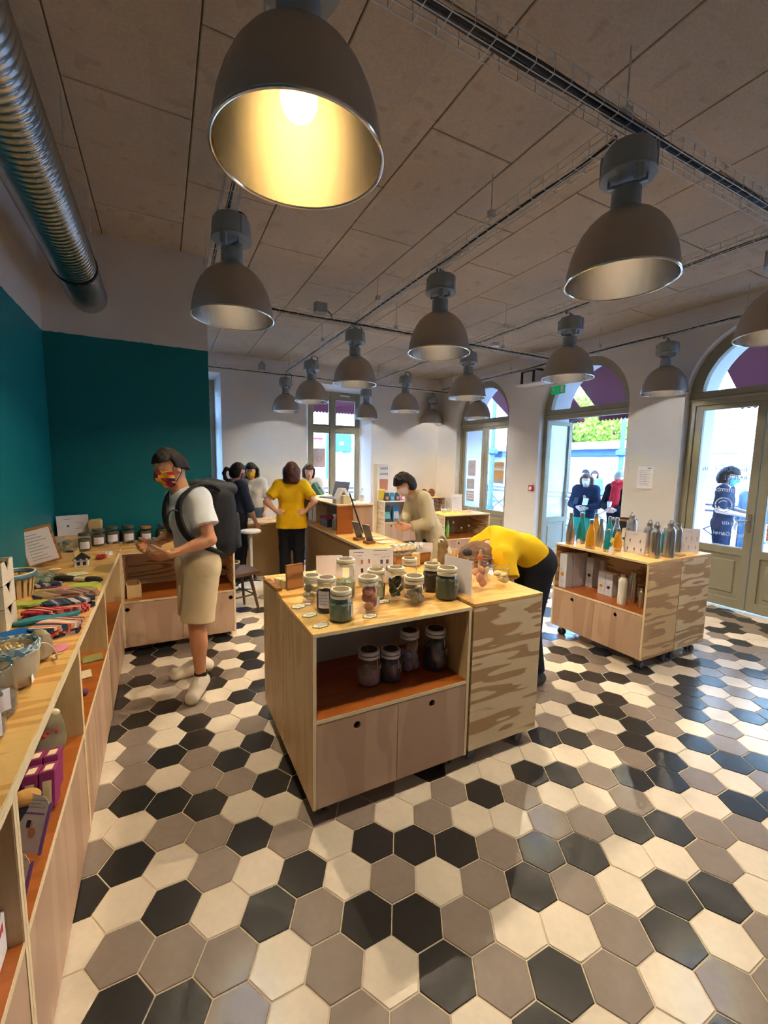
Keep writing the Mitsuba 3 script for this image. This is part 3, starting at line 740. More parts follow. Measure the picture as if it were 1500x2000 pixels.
# ================================================================ people
class Sdf:
    def __init__(self, lo, hi, h):
        self.h, self.lo = h, V3(lo, float)
        self.n = np.ceil((V3(hi, float) - self.lo) / h).astype(int) + 1
        self.ax = [(self.lo[i] + h * np.arange(self.n[i])).astype(np.float32) for i in range(3)]
        self.F = np.full(self.n, .25, np.float32)
    def _win(self, lo, hi):
        a = np.clip(np.floor((lo - self.lo) / self.h).astype(int), 0, self.n - 1); b = np.clip(np.ceil((hi - self.lo) / self.h).astype(int) + 1, 1, self.n)
        sl = tuple(slice(a[i], b[i]) for i in range(3))
        g = [self.ax[i][sl[i]] for i in range(3)]
        return sl, g[0][:, None, None], g[1][None, :, None], g[2][None, None, :]
    def _join(self, sl, d, k, cut):
        if cut is not None: d = np.maximum(d, cut)
        A = self.F[sl]
        h = np.maximum(k - np.abs(A - d), 0) / k if k > 0 else 0
        self.F[sl] = np.minimum(A, d) - (h * h * k * .25 if k > 0 else 0)
    def cone(self, a, b, ra, rb, k=.02, flat=None, cuts=()):
        """tapered capsule; flat=(axis, factor) squeezes it along a unit axis; cuts = [(point, normal)...] keep the side against the normal"""
        a, b = V3(a, float), V3(b, float); m = max(ra, rb) + .07 + k
        sl, X, Y, Z = self._win(np.minimum(a, b) - m, np.maximum(a, b) + m)
        if 0 in self.F[sl].shape: return
        ab = b - a; L2 = float(ab @ ab) + 1e-12
        px, py, pz = X - a[0], Y - a[1], Z - a[2]
        t = np.clip((px * ab[0] + py * ab[1] + pz * ab[2]) / L2, 0, 1)
        dx, dy, dz = px - t * ab[0], py - t * ab[1], pz - t * ab[2]
        d2 = dx * dx + dy * dy + dz * dz
        if flat is not None:
            e, q = flat; c = dx * e[0] + dy * e[1] + dz * e[2]
            d2 = d2 + c * c * (q * q - 1)
        d = np.sqrt(np.maximum(d2, 0)) - (ra + (rb - ra) * t)
        cut = None
        for p, n in cuts:
            c = (X - p[0]) * n[0] + (Y - p[1]) * n[1] + (Z - p[2]) * n[2]
            cut = c if cut is None else np.maximum(cut, c)
        self._join(sl, d.astype(np.float32), k, cut)
    def ell(self, c, r, R, k=.02, cuts=()):
        c, r = V3(c, float), V3(r, float); m = r.max() + .06 + k
        sl, X, Y, Z = self._win(c - m, c + m)
        if 0 in self.F[sl].shape: return
        p = [X - c[0], Y - c[1], Z - c[2]]
        q = [p[0] * R[0, i] + p[1] * R[1, i] + p[2] * R[2, i] for i in range(3)]
        k0 = np.sqrt(sum((q[i] / r[i]) ** 2 for i in range(3)) + 1e-9); k1 = np.sqrt(sum((q[i] / r[i] ** 2) ** 2 for i in range(3)) + 1e-9)
        d = k0 * (k0 - 1) / k1
        cut = None
        for pp, n in cuts:
            cc = (X - pp[0]) * n[0] + (Y - pp[1]) * n[1] + (Z - pp[2]) * n[2]
            cut = cc if cut is None else np.maximum(cut, cc)
        self._join(sl, d.astype(np.float32), k, cut)
    def minus_cone(self, a, b, ra, rb):
        g = Sdf.__new__(Sdf); g.h, g.lo, g.n, g.ax = self.h, self.lo, self.n, self.ax
        g.F = np.full(self.n, .25, np.float32); g.cone(a, b, ra, rb, 0)
        self.F = np.maximum(self.F, -g.F)
    def keep(self, p, n):
        c = (self.ax[0] - p[0])[:, None, None] * n[0] + (self.ax[1] - p[1])[None, :, None] * n[1] + (self.ax[2] - p[2])[None, None, :] * n[2]
        self.F = np.maximum(self.F, c.astype(np.float32))
    def mesh(self, smooth=2, fold=0.0, seed=0, fs=9.0):
        F = self.F; S = F < 0
        c8 = [F[i:F.shape[0] - 1 + i, j:F.shape[1] - 1 + j, k:F.shape[2] - 1 + k] for i in (0, 1) for j in (0, 1) for k in (0, 1)]
        s8 = sum((c < 0).astype(np.int8) for c in c8)
        act = np.argwhere((s8 > 0) & (s8 < 8))
        if not len(act): return None
        idx = np.full(s8.shape, -1, np.int64); idx[tuple(act.T)] = np.arange(len(act))
        vals = np.stack([c[tuple(act.T)] for c in c8], 1)
        off = V3([(i, j, k) for i in (0, 1) for j in (0, 1) for k in (0, 1)], float)
        acc, cnt = np.zeros((len(act), 3)), np.zeros(len(act))
        for a in range(8):
            for b in range(a + 1, 8):
                if np.abs(off[a] - off[b]).sum() != 1: continue
                m = (vals[:, a] < 0) != (vals[:, b] < 0)
                t = np.where(m, vals[:, a] / np.where(m, vals[:, a] - vals[:, b], 1), 0)
                acc += np.where(m[:, None], off[a] + t[:, None] * (off[b] - off[a]), 0); cnt += m
        v = self.lo + self.h * (act + acc / cnt[:, None])
        faces = []
        for ax in range(3):
            o1, o2 = [(0, 1, 0), (0, 0, 1)] if ax == 0 else ([(0, 0, 1), (1, 0, 0)] if ax == 1 else [(1, 0, 0), (0, 1, 0)])
            A = np.take(S, range(0, S.shape[ax] - 1), ax); B = np.take(S, range(1, S.shape[ax]), ax)
            for flip, M in ((False, A & ~B), (True, ~A & B)):
                e = np.argwhere(M)
                if not len(e): continue
                ok = np.all(e > 0, 1) & np.all(e < V3(s8.shape), 1)
                e = e[ok]
                q = [idx[tuple((e - V3(x)).T)] for x in ((0, 0, 0), o1, tuple(V3(o1) + V3(o2)), o2)]
                q = np.stack(q, 1)
                q = q[np.all(q >= 0, 1)]
                faces.append(q if not flip else q[:, ::-1])
        f = np.concatenate(faces)
        f = np.vstack([f[:, [0, 1, 2]], f[:, [0, 2, 3]]])
        m = tm(v, f)
        if smooth:
            e = m.edges_unique; n = len(v)
            from scipy.sparse import coo_matrix
            A = coo_matrix((np.ones(2 * len(e)), (np.r_[e[:, 0], e[:, 1]], np.r_[e[:, 1], e[:, 0]])), shape=(n, n)).tocsr()
            dg = np.maximum(np.asarray(A.sum(1)).ravel(), 1)[:, None]; p = v.copy()
            for i in range(smooth):
                p = p + .5 * (A @ p / dg - p)
                if i < smooth - 1: p = p - .45 * (A @ p / dg - p)
            m.vertices = p
        if fold:
            p = m.vertices
            w = meshkit.fbm(p * [fs, fs, fs * .55] + 3 * meshkit.noise(p * 3)[:, None], 3, seed)
            m.vertices = p + m.vertex_normals * ((w - .5) * 2 * fold)[:, None]
        return m

def basis(d, a):
    d = nrm(d); a = V3(a, float); a = nrm(a - d * (a @ d)); return np.stack([a, np.cross(d, a), d], 1)
def nrm(v): v = V3(v, float); return v / (np.linalg.norm(v) + 1e-12)

SKEL = dict(head=(.03, 0, 1.575), neck=(0, 0, 1.43), chest=(.005, 0, 1.24), waist=(.01, 0, 1.05), pelvis=(0, 0, .94),
            shL=(0, .165, 1.385), shR=(0, -.165, 1.385), elL=(-.03, .23, 1.10), elR=(-.03, -.23, 1.10), wrL=(.04, .245, .86), wrR=(.04, -.245, .86),
            hipL=(0, .085, .92), hipR=(0, -.085, .92), knL=(.025, .095, .50), knR=(.025, -.095, .50), anL=(-.01, .095, .085), anR=(-.01, -.095, .085),
            toeL=(.135, .115, .03), toeR=(.135, -.115, .03))
def skeleton(x, y, heading, height=1.70, z=0.0, **over):
    s = height / 1.70; c, sn = math.cos(heading), math.sin(heading)
    J = {}
    for k, p in {**SKEL, **{a: b for a, b in over.items()}}.items():
        p = V3(p, float) * s
        J[k] = V3([x + c * p[0] - sn * p[1], y + sn * p[0] + c * p[1], z + p[2]])
    J['_f'] = V3([c, sn, 0])
    return J

SKINS = {'light': '#d9a58a', 'tan': '#bd8460', 'pale': '#e0b5a0'}
for a, b in SKINS.items(): mat('skin_' + a, b, .5, spec=.3)
mat('eye_white', '#e9e4df', .3); mat('iris', '#2b2018', .25); mat('lips', '#a8574f', .5)

def hand(S, wr, hd, pn, side, s, curl=.5, spread=1.0, thumb=.6, k=.008):
    """palm and five fingers; hd: direction of the fingers, pn: palm normal (the side the fingers curl to), side: towards the thumb"""
    hd, pn = nrm(hd), V3(pn, float); pn = nrm(pn - hd * (pn @ hd)); lat = nrm(np.cross(hd, pn)); lat = lat if lat @ V3(side) > 0 else -lat
    kn = []
    for i, o in enumerate((.030, .010, -.010, -.028)):
        b = wr + hd * (.088 - .004 * abs(i - 1)) * s + lat * o * s * spread
        S.cone(wr + hd * .012 * s + lat * o * .55 * s, b, .0145 * s, .0125 * s, .012)
        kn.append(b)
    for i, b in enumerate(kn):
        L = (.042, .047, .043, .034)[i] * s; r = (.0098, .0100, .0096, .0086)[i] * s
        p, a, d = b, curl * .5, hd
        for j, l in enumerate((L, L * .68, L * .52)):
            d = nrm(hd * math.cos(a) + pn * math.sin(a) + lat * (.06, .015, -.03, -.08)[i] * spread)
            q = p + d * l
            S.cone(p, q, r * (1 - .07 * j), r * (.94 - .08 * j), k); p = q; a += curl * (.9, .75, .5)[j]
    b = wr + hd * .025 * s + lat * .026 * s
    d1 = nrm(hd * .75 + lat * .65 + pn * .35 * thumb); m = b + d1 * .042 * s
    S.cone(b - hd * .01 * s, m, .0155 * s, .0115 * s, .012)
    d2 = nrm(hd * .85 + lat * .30 + pn * .5 * thumb); e = m + d2 * .034 * s
    S.cone(m, e, .0112 * s, .0102 * s, k); S.cone(e, e + nrm(d2 + pn * .3 * thumb) * .026 * s, .0102 * s, .0085 * s, k)

def person(label, J, skin='light', height=1.70, h=.009, face=None, facing_up=None, top=None, bottom=None, shoes='black', hair=None, mask=None, hands=None, group=None, build=1.0, eyes=True):
    """one continuous body (head, neck, torso, limbs, hands) with clothing, hair and mask as children"""
    s = height / 1.70
    key = thing('person', label, 'person', group)
    pts = np.array([v for n, v in J.items() if n[0] != '_'])
    lo, hi = pts.min(0) - .24, pts.max(0) + .26
    f = nrm(J['_f'] if face is None else face)
    upv = nrm(J['head'] - J['neck']) if facing_up is None else nrm(facing_up)
    f = nrm(f - upv * (f @ upv)); left = np.cross(upv, f)
    R = np.stack([f, left, upv], 1)
    hc = J['head']
    lat = nrm(J['shL'] - J['shR']); hl = nrm(J['hipL'] - J['hipR'])
    spine = nrm(J['chest'] - J['pelvis']); fw = nrm(np.cross(lat, spine))
    def headf(S, g=0.0, k=.02):
        S.ell(hc + upv * .012 * s, V3([.096, .076, .108]) * s + g, R, k)
        S.ell(hc + (f * .032 - upv * .062) * s, V3([.058, .054, .058]) * s + g, R, .03)
    def torso(S, g=0.0, k=.05, low=True, fat=1.0):
        B = build * s
        for q in (1, -1):
            S.cone(J['chest'] + lat * q * .066 * B, J['waist'] + hl * q * .058 * B, .098 * B + g, .084 * B * fat + g, k, flat=(fw, 1.12))
            S.cone(J['neck'] + lat * q * .03 * s - spine * .035 * s, (J['shL'] if q > 0 else J['shR']), .052 * s + g, .056 * B + g, k)
            S.cone(J['shL'] if q > 0 else J['shR'], J['chest'] + lat * q * .07 * B, .06 * B + g, .09 * B + g, k, flat=(fw, 1.1))
            if low: S.cone(J['waist'] + hl * q * .058 * B, J['pelvis'] + hl * q * .07 * B, .084 * B * fat + g, .104 * B + g, k, flat=(fw, 1.05))
    S = Sdf(lo, hi, h)
    torso(S)
    S.cone(J['neck'] - upv * .03 * s, hc - upv * .05 * s - f * .015 * s, .058 * s, .052 * s, .03)
    headf(S)
    S.cone(hc + (f * .088 + upv * .005) * s, hc + (f * .112 - upv * .030) * s, .010 * s, .0145 * s, .012)
    S.ell(hc + (f * .086 - upv * .068) * s, V3([.018, .026, .012]) * s, R, .012)
    S.ell(hc + (f * .078 - upv * .098) * s, V3([.02, .022, .016]) * s, R, .02)
    for q in (1, -1):
        S.ell(hc + (left * q * .078 - f * .008 - upv * .012) * s, V3([.02, .009, .031]) * s, R, .008)
        S.ell(hc + (f * .082 + left * q * .03 + upv * .028) * s, V3([.014, .022, .008]) * s, R, .012)
    for n in 'LR':
        q = 1 if n == 'L' else -1
        S.cone(J['sh' + n], J['el' + n], .052 * s * build, .039 * s, .03)
        S.cone(J['el' + n], J['wr' + n], .041 * s, .027 * s, .015)
        S.ell(J['el' + n] * .72 + J['wr' + n] * .28, V3([.03, .03, .05]) * s, basis(J['wr' + n] - J['el' + n], lat + fw * .3), .04)
        H = (hands or {}).get(n, {})
        hd = nrm(H.get('dir', J['wr' + n] - J['el' + n]))
        pn = H.get('palm', -lat * q)
        hand(S, J['wr' + n], hd, pn, H.get('side', fw), s, H.get('curl', .45), H.get('spread', 1), H.get('thumb', .6))
        S.cone(J['hip' + n], J['kn' + n], .084 * s * build, .054 * s, .04)
        S.cone(J['kn' + n], J['an' + n], .052 * s, .036 * s, .02)
        dk = nrm(J['an' + n] - J['kn' + n]); ft = J['toe' + n] - J['an' + n]; ft = nrm(ft * [1, 1, 0])
        S.ell(J['kn' + n] * .70 + J['an' + n] * .30 - ft * .018 * s, V3([.05, .05, .11]) * s, basis(dk, ft), .04)
        S.cone(J['an' + n] - ft * .035 * s - [0, 0, .035 * s], J['toe' + n], .034 * s, .026 * s, .03, flat=(np.cross(ft, [0, 0, 1]), .85))
    scene[numbered(key + '__body')] = mikit.ply(S.mesh(3), 'm_skin_' + skin, smooth=True)
    # shoes
    if shoes:
        for n in 'LR':
            S = Sdf(np.minimum(J['an' + n], J['toe' + n]) - .14, np.maximum(J['an' + n], J['toe' + n]) + .14, max(.006, h * .8))
            ft = nrm((J['toe' + n] - J['an' + n]) * [1, 1, 0]); sd = np.cross(ft, [0, 0, 1])
            z0 = min(J['toe' + n][2], J['an' + n][2]) - .055 * s
            heel = J['an' + n] - ft * .045 * s; heel[2] = J['toe' + n][2] + .012
            S.cone(heel, J['toe' + n] + ft * .035 * s, .044 * s, .043 * s, .03, flat=(sd, .92))
            S.cone(J['an' + n] + [0, 0, .0], J['toe' + n] * .55 + J['an' + n] * .45 + [0, 0, .004], .046 * s, .042 * s, .04)
            S.keep((0, 0, J['an' + n][2] + .028 * s), (0, 0, 1)); S.keep((0, 0, z0 + .022 * s), (0, 0, -1))
            sh = obj('shoe', S.mesh(2), 'm_' + shoes, key, smooth=True)
            S2 = Sdf(S.lo, S.lo + S.h * (S.n - 1), S.h)
            S2.cone(heel, J['toe' + n] + ft * .035 * s, .047 * s, .047 * s, .03, flat=(sd, .92))
            S2.keep((0, 0, z0 + .030 * s), (0, 0, 1)); S2.keep((0, 0, z0 + .006 * s), (0, 0, -1))
            obj('sole', S2.mesh(1), 'm_sole', sh, smooth=True)
    # trousers, shorts or skirt
    if bottom:
        b = dict(g=.018, leg=.92, waist=.03, fold=.004, loose=.0); b.update(bottom)
        S = Sdf(lo, hi, h)
        top_p = J['pelvis'] + spine * (.10 + b['waist']) * s
        for q in (1, -1):
            S.cone(J['waist'] + hl * q * .055 * s * build, J['pelvis'] + hl * q * .07 * s * build, .086 * s * build + b['g'], .106 * s * build + b['g'], .05, flat=(fw, 1.05))
        if b.get('skirt'):
            e = (J['knL'] + J['knR']) / 2
            for q in (1, -1): S.cone(J['pelvis'] + hl * q * .06 * s, e + hl * q * .13 * s + (J['pelvis'] - e) * (1 - b['leg']), .11 * s, .12 * s, .06)
        else:
            for n in 'LR':
                fr = b['leg']; kn, an, hp = J['kn' + n], J['an' + n], J['hip' + n]
                if fr <= .5:
                    e = hp + (kn - hp) * fr * 2; d = nrm(kn - hp)
                    S.cone(hp, e + d * .03, .092 * s * build + b['g'], .070 * s + b['g'] + b['loose'], .04, cuts=[(e, d)])
                else:
                    e = kn + (an - kn) * (fr - .5) * 2; d = nrm(an - kn)
                    S.cone(hp, kn, .088 * s * build + b['g'], .060 * s + b['g'], .04)
                    S.cone(kn, e + d * .03, .060 * s + b['g'], .046 * s + b['g'] + b['loose'], .03, cuts=[(e, d)])
        S.keep(top_p, spine)
        obj(b.get('name', 'trousers'), S.mesh(2, b['fold'], 3), 'm_' + b['m'], key, smooth=True)
    # shirt or jacket
    if top:
        t = dict(g=.014, sleeve=.45, hem=-.02, fold=.005, loose=.012, neck=.068, fat=1.06); t.update(top)
        S = Sdf(lo, hi, h)
        torso(S, t['g'], .05, True, t['fat'])
        if t['hem'] < -.10:
            for q in (1, -1): S.cone(J['pelvis'] + hl * q * .07 * s, J['pelvis'] + hl * q * (.085 + t.get('flare', 0)) * s + spine * (t['hem'] - .03) * s, .106 * s * build + t['g'], .112 * s * build + t['g'] + t.get('flare', 0), .05)
        for n in 'LR':
            a, e, w = J['sh' + n], J['el' + n], J['wr' + n]
            if t['sleeve'] <= .5:
                en = a + (e - a) * t['sleeve'] * 2; d = nrm(e - a)
                S.cone(a, en + d * .03, .058 * s * build + t['g'], .048 * s * build + t['g'] + t['loose'], .035, cuts=[(en, d)])
            else:
                en = e + (w - e) * (t['sleeve'] - .5) * 2; d = nrm(w - e)
                S.cone(a, e, .058 * s * build + t['g'], .045 * s + t['g'] + .004, .035)
                S.cone(e, en + d * .02, .045 * s + t['g'] + .004, .034 * s + t['g'], .02, cuts=[(en, d)])
        S.minus_cone(J['neck'] + spine * .002 * s, hc + upv * .1, t['neck'] * s, .12 * s)
        if t.get('open'):      # open front: a wedge is left out
            S.minus_cone(J['neck'] + fw * .13 * s, J['pelvis'] + fw * .18 * s - spine * .15 * s, .05 * s, .07 * s)
        S.keep(J['pelvis'] + spine * t['hem'] * s, -spine)
        obj(t.get('name', 'shirt'), S.mesh(2, t['fold'], 7), 'm_' + t['m'], key, smooth=True)
    if hair:
        a = dict(m='hair_dark', g=.014, line=.045, back=-.045, long=0.0, bulk=0, fold=.006, tail=None, part=0.0); a.update(hair)
        S = Sdf(hc - .34 * s, hc + .24 * s, max(.007, h * .85))
        face_cut = hc + f * .045 * s
        S.ell(hc + upv * .018 * s - f * .004 * s, V3([.098, .080, .110]) * s + a['g'], R, .01)
        S.ell(hc - f * .035 * s - upv * .02 * s, V3([.072, .078, .085]) * s + a['g'] + a['bulk'], R, .02)
        if a['long']:
            for q in (1, -1):
                S.cone(hc + left * q * .055 * s - f * .035 * s, hc + left * q * (.062 + a['bulk']) * s - f * .045 * s - upv * a['long'] * s, .045 * s + a['g'] + a['bulk'], .030 * s + a['g'] + a['bulk'] * .7, .04)
            S.cone(hc - f * .06 * s, hc - f * .075 * s - upv * a['long'] * s, .05 * s + a['g'], .035 * s + a['g'], .04)
        # the face stays free: everything before the ears and below the hairline is cut away
        g1 = (S.ax[0] - face_cut[0])[:, None, None], (S.ax[1] - face_cut[1])[None, :, None], (S.ax[2] - face_cut[2])[None, None, :]
        cf = g1[0] * f[0] + g1[1] * f[1] + g1[2] * f[2] + (.038 if not a['long'] else .035) * s
        q0 = hc + upv * a['line'] * s
        cu = (S.ax[0] - q0[0])[:, None, None] * upv[0] + (S.ax[1] - q0[1])[None, :, None] * upv[1] + (S.ax[2] - q0[2])[None, None, :] * upv[2]
        cs = np.abs((S.ax[0] - hc[0])[:, None, None] * left[0] + (S.ax[1] - hc[1])[None, :, None] * left[1] + (S.ax[2] - hc[2])[None, None, :] * left[2])
        cutf = np.minimum(cf, -cu - a['part'] * cs)
        S.F = np.maximum(S.F, cutf.astype(np.float32))
        if not a['long']:
            S.keep(hc + upv * (a['back'] - .03) * s, -nrm(upv * 1.0 - f * .45))
        if a['tail'] is not None:
            P = [V3(p) for p in a['tail']]
            for p, q in zip(P[:-1], P[1:]): S.cone(p, q, .026 * s, .02 * s, .02)
        obj('hair', S.mesh(2, a['fold'], 5, 38), 'm_' + a['m'], key, smooth=True)
    if mask:
        S = Sdf(hc - .2 * s, hc + .2 * s, min(h, .0065))
        headf(S, .007 * s, .02)
        S.cone(hc + (f * .088 + upv * .005) * s, hc + (f * .112 - upv * .030) * s, .016 * s, .020 * s, .04)
        S.keep(hc - upv * .016 * s, upv * .97 - f * .25); S.keep(hc - upv * .116 * s, -upv); S.keep(hc + f * .022 * s, nrm(-f - upv * .1))
        mk = obj('mask', S.mesh(2), 'm_' + mask, key, smooth=True)
        for q in (1, -1):
            ear = hc + (left * q * .083 - f * .01) * s
            obj('ear_loop', tube(spline([hc + (f * .03 + left * q * .078 - upv * .02) * s, ear + upv * .012 * s, ear - f * .018 * s - upv * .02 * s, ear - upv * .05 * s, hc + (f * .03 + left * q * .066 - upv * .088) * s], 14), .0022, 5), 'm_black' if mask == 'mask_patch' else 'm_' + mask, mk)
    if eyes:
        for q in (1, -1):
            c = hc + (f * .0835 + left * q * .031 + upv * .010) * s
            e = obj('eye', ball(c - f * .004 * s, .0115 * s, 2), 'm_eye_white', key, smooth=True)
            obj('iris', ball(c + f * .0045 * s, .0055 * s, 1), 'm_iris', e, smooth=True)
            obj('eyebrow', tube([c + (left * q * -.014 + upv * .017 + f * .003) * s, c + (upv * .022 + f * .004) * s, c + (left * q * .018 + upv * .016 - f * .006) * s], .0035 * s, 5), 'm_' + (hair or {}).get('m', 'hair_dark'), key)
        if not mask: obj('mouth', ball(hc + (f * .098 - upv * .066) * s, V3([.006, .022, .006]) * s, 2).apply_transform(np.eye(4)), 'm_lips', key, smooth=True)
    return key, R
mat('hair_dark', '#120d0b', .6, spec=.2); mat('hair_brown', '#2e1c13', .55, spec=.25); mat('hair_light', '#5d402a', .55, spec=.25); mat('hair_red', '#351710', .5, spec=.3); mat('hair_grey', '#a7a19b', .5)
mat('sole', '#b9ab97', .6); mat('sneaker', '#d8cdb8', .6); mat('tee_white', '#d5d5d2', .85, spec=.2); mat('tee_yellow', '#e8b51a', .85, spec=.2); mat('denim', '#4d6376', .85, spec=.2)
mat('cloth_black', '#16181f', .85, spec=.2); mat('cloth_navy', '#20283a', .85, spec=.2); mat('jacket_sand', '#b5a888', .85, spec=.2); mat('shorts_beige', '#cbb690', .85, spec=.2)
mat('mask_yellow', '#dbae2c', .8, spec=.2); mat('mask_dark', '#5a4350', .8, spec=.2); mat('mask_white', '#d9cfd2', .8); mat('mask_red', '#d8433a', .8); mat('mask_blue', '#6fb1d6', .8); mat('scarf_red', '#c3252d', .9); mat('dress_green', '#1e8d6c', .85)
MP = [lin(c) for c in ('#7c1128', '#d3951f', '#4a1d4f', '#b3182e', '#e0a93a')]
def patch(p, n, uv):
    u, w = (p.x * .45 - p.y * .9) * 44, p.z * 46
    r = cell_rand(dr.floor(u + .35 * dr.floor(w)), dr.floor(w), 3)
    c = mi.Color3f(MP[0])
    for i in range(1, 5): c = dr.select(r > i * .2, mi.Color3f(MP[i]), c)
    return c
mat('mask_patch', proc(patch), .8)
PI = math.pi
# the customer with the backpack
J = dict(head=(.050, 3.275, 1.585), neck=(.112, 3.283, 1.425), chest=(.155, 3.275, 1.235), waist=(.185, 3.26, 1.05), pelvis=(.20, 3.245, .93), shL=(.205, 3.125, 1.385), shR=(.10, 3.435, 1.385),
         elL=(.265, 3.015, 1.12), wrL=(.028, 2.985, 1.045), elR=(.06, 3.465, 1.11), wrR=(-.075, 3.33, 1.055), hipL=(.225, 3.155, .90), hipR=(.175, 3.325, .90),
         knL=(.175, 3.12, .50), anL=(.19, 3.16, .10), toeL=(.135, 3.035, .045), knR=(.17, 3.34, .49), anR=(.215, 3.43, .10), toeR=(.065, 3.415, .045))
J = {k: V3(v) for k, v in J.items()}; J['_f'] = nrm((-1, -.35, -.25))
FM = nrm((-.88, -.44, -.30))
MAN, RM = person('young man with a big black backpack and patchwork mask holding a glass jar', J, 'tan', 1.72, .006, face=FM, top=dict(m='tee_white', sleeve=.33, hem=-.03, g=.016, fold=.006, loose=.02),
       bottom=dict(m='shorts_beige', leg=.455, name='shorts', g=.018, loose=.022, fold=.007), shoes='sneaker', hair=dict(m='hair_dark', g=.014, line=.070, back=.025, part=.15, fold=.010), mask='mask_patch', build=1.03,
       hands=dict(L=dict(dir=(-.86, .42, -.16), palm=(.35, .75, .55), side=(-.1, -.3, 1), curl=.62, thumb=.8), R=dict(dir=(-.62, -.72, -.12), palm=(.45, -.6, .5), side=(-.2, .2, 1), curl=.60, thumb=.8)))
mat('green_stripe', '#2f6f66', .6)
for dz in (0, .022):
    obj('stripe', bx(.205, 3.085, .075, .2115, 3.10, .125).apply_translation((-.002, .022 * (dz > 0), 0)) if False else tube([(.2145 - dz * .45, 3.104 - dz * 1.0, .045), (.199 - dz * .45, 3.112 - dz * 1.0, .088)], .0065, 6), 'm_green_stripe', MAN)
obj('laces', cat([tube(spline([(.143 + .012 * i - .018, 3.088 + .017 * i, .098 + .008 * i), (.155 + .012 * i - .006, 3.075 + .017 * i, .104 + .008 * i), (.173 + .012 * i - .01, 3.068 + .017 * i, .088 + .008 * i)], 6), .0032, 5) for i in range(5)]), 'm_paper', MAN, kind='stuff')
obj('sock', lathe([(.043, 0), (.045, .02), (.043, .035)], 24).apply_translation((.19, 3.16, .115)), 'm_black', MAN)
solo('glass_jar', 'small clear glass jar held in the hands of the man with the backpack', 'jar', lathe([(0, 0), (.036, 0), (.041, .006), (.041, .055), (.036, .066), (.036, .078), (.0325, .078), (.0325, .066), (.037, .055), (.037, .009), (0, .007)], 32).apply_transform(trimesh.transformations.rotation_matrix(.5, (0, 1, .3))).apply_translation((-.085, 3.135, 1.03)), 'm_glass', smooth=40)
# backpack
mat('pack', '#141416', .75, spec=.3); mat('pack_grey', '#24262a', .7)
k = thing('backpack', 'large black backpack worn by the man in the white T-shirt', 'backpack')
bd = nrm((.93, .30, 0)); bl = V3([-bd[1], bd[0], 0])
BM = frame(bd, bl, (0, 0, 1), (.325, 3.335, 1.02))
S = Sdf((-.24, -.28, -.22), (.28, .28, .56), .009)
S.cone((.0, -.07, .05), (.01, -.075, .36), .115, .10, .06); S.cone((.0, .07, .05), (.01, .075, .36), .115, .10, .06); S.cone((.07, 0, .0), (.065, 0, .28), .10, .095, .06); S.cone((-.03, 0, .40), (.03, 0, .40), .10, .085, .08)
obj('pack_body', S.mesh(2, .007, 4, 9).apply_transform(BM), 'm_pack', k, smooth=True)
obj('lid', hullm(*[ball(c, .05, 1).vertices for c in ((-.07, -.1, .44), (-.07, .1, .44), (.09, -.09, .42), (.09, .09, .42))]).apply_transform(BM), 'm_pack_grey', k, smooth=True)
obj('front_pocket', hullm(*[ball(c, .03, 1).vertices for c in ((.14, -.08, .0), (.14, .08, .0), (.13, -.07, .22), (.13, .07, .22))]).apply_transform(BM), 'm_pack_grey', k, smooth=True)
def strapmesh(P, w, t, wd):
    P = spline(P, 24); ms = []
    d = np.gradient(P, axis=0); v = []
    for p, dd in zip(P, d):
        a = nrm(wd - nrm(dd) * (wd @ nrm(dd))); n = np.cross(nrm(dd), a)
        v += [p + a * w + n * t, p - a * w + n * t, p - a * w - n * t, p + a * w - n * t]
    f = []
    for i in range(len(P) - 1):
        for j in range(4):
            f += [(4 * i + j, 4 * i + (j + 1) % 4, 4 * i + 4 + (j + 1) % 4, 4 * i + 4 + j)]
    f += [(3, 2, 1, 0), tuple(4 * (len(P) - 1) + i for i in range(4))]
    return tm(v, [t for q in f for t in ((q[0], q[1], q[2]), (q[0], q[2], q[3]))])
obj('shoulder_strap', strapmesh([(.34, 3.21, 1.42), (.275, 3.145, 1.475), (.18, 3.10, 1.468), (.105, 3.085, 1.40), (.085, 3.065, 1.27), (.13, 3.055, 1.15), (.235, 3.07, 1.06), (.33, 3.16, .99)], .030, .008, V3([.35, -.6, .35])), 'm_pack', k, smooth=40)
obj('shoulder_strap', strapmesh([(.26, 3.45, 1.42), (.17, 3.44, 1.475), (.08, 3.42, 1.455), (.02, 3.36, 1.38), (.0, 3.35, 1.26), (.05, 3.40, 1.12)], .028, .008, V3([.2, -.8, .2])), 'm_pack', k, smooth=40)
obj('strap_tail', tube(spline([(.085, 3.055, 1.31), (.035, 3.04, 1.315), (.02, 3.035, 1.27), (.028, 3.035, 1.20)], 14), .006, 6), 'm_black', k)

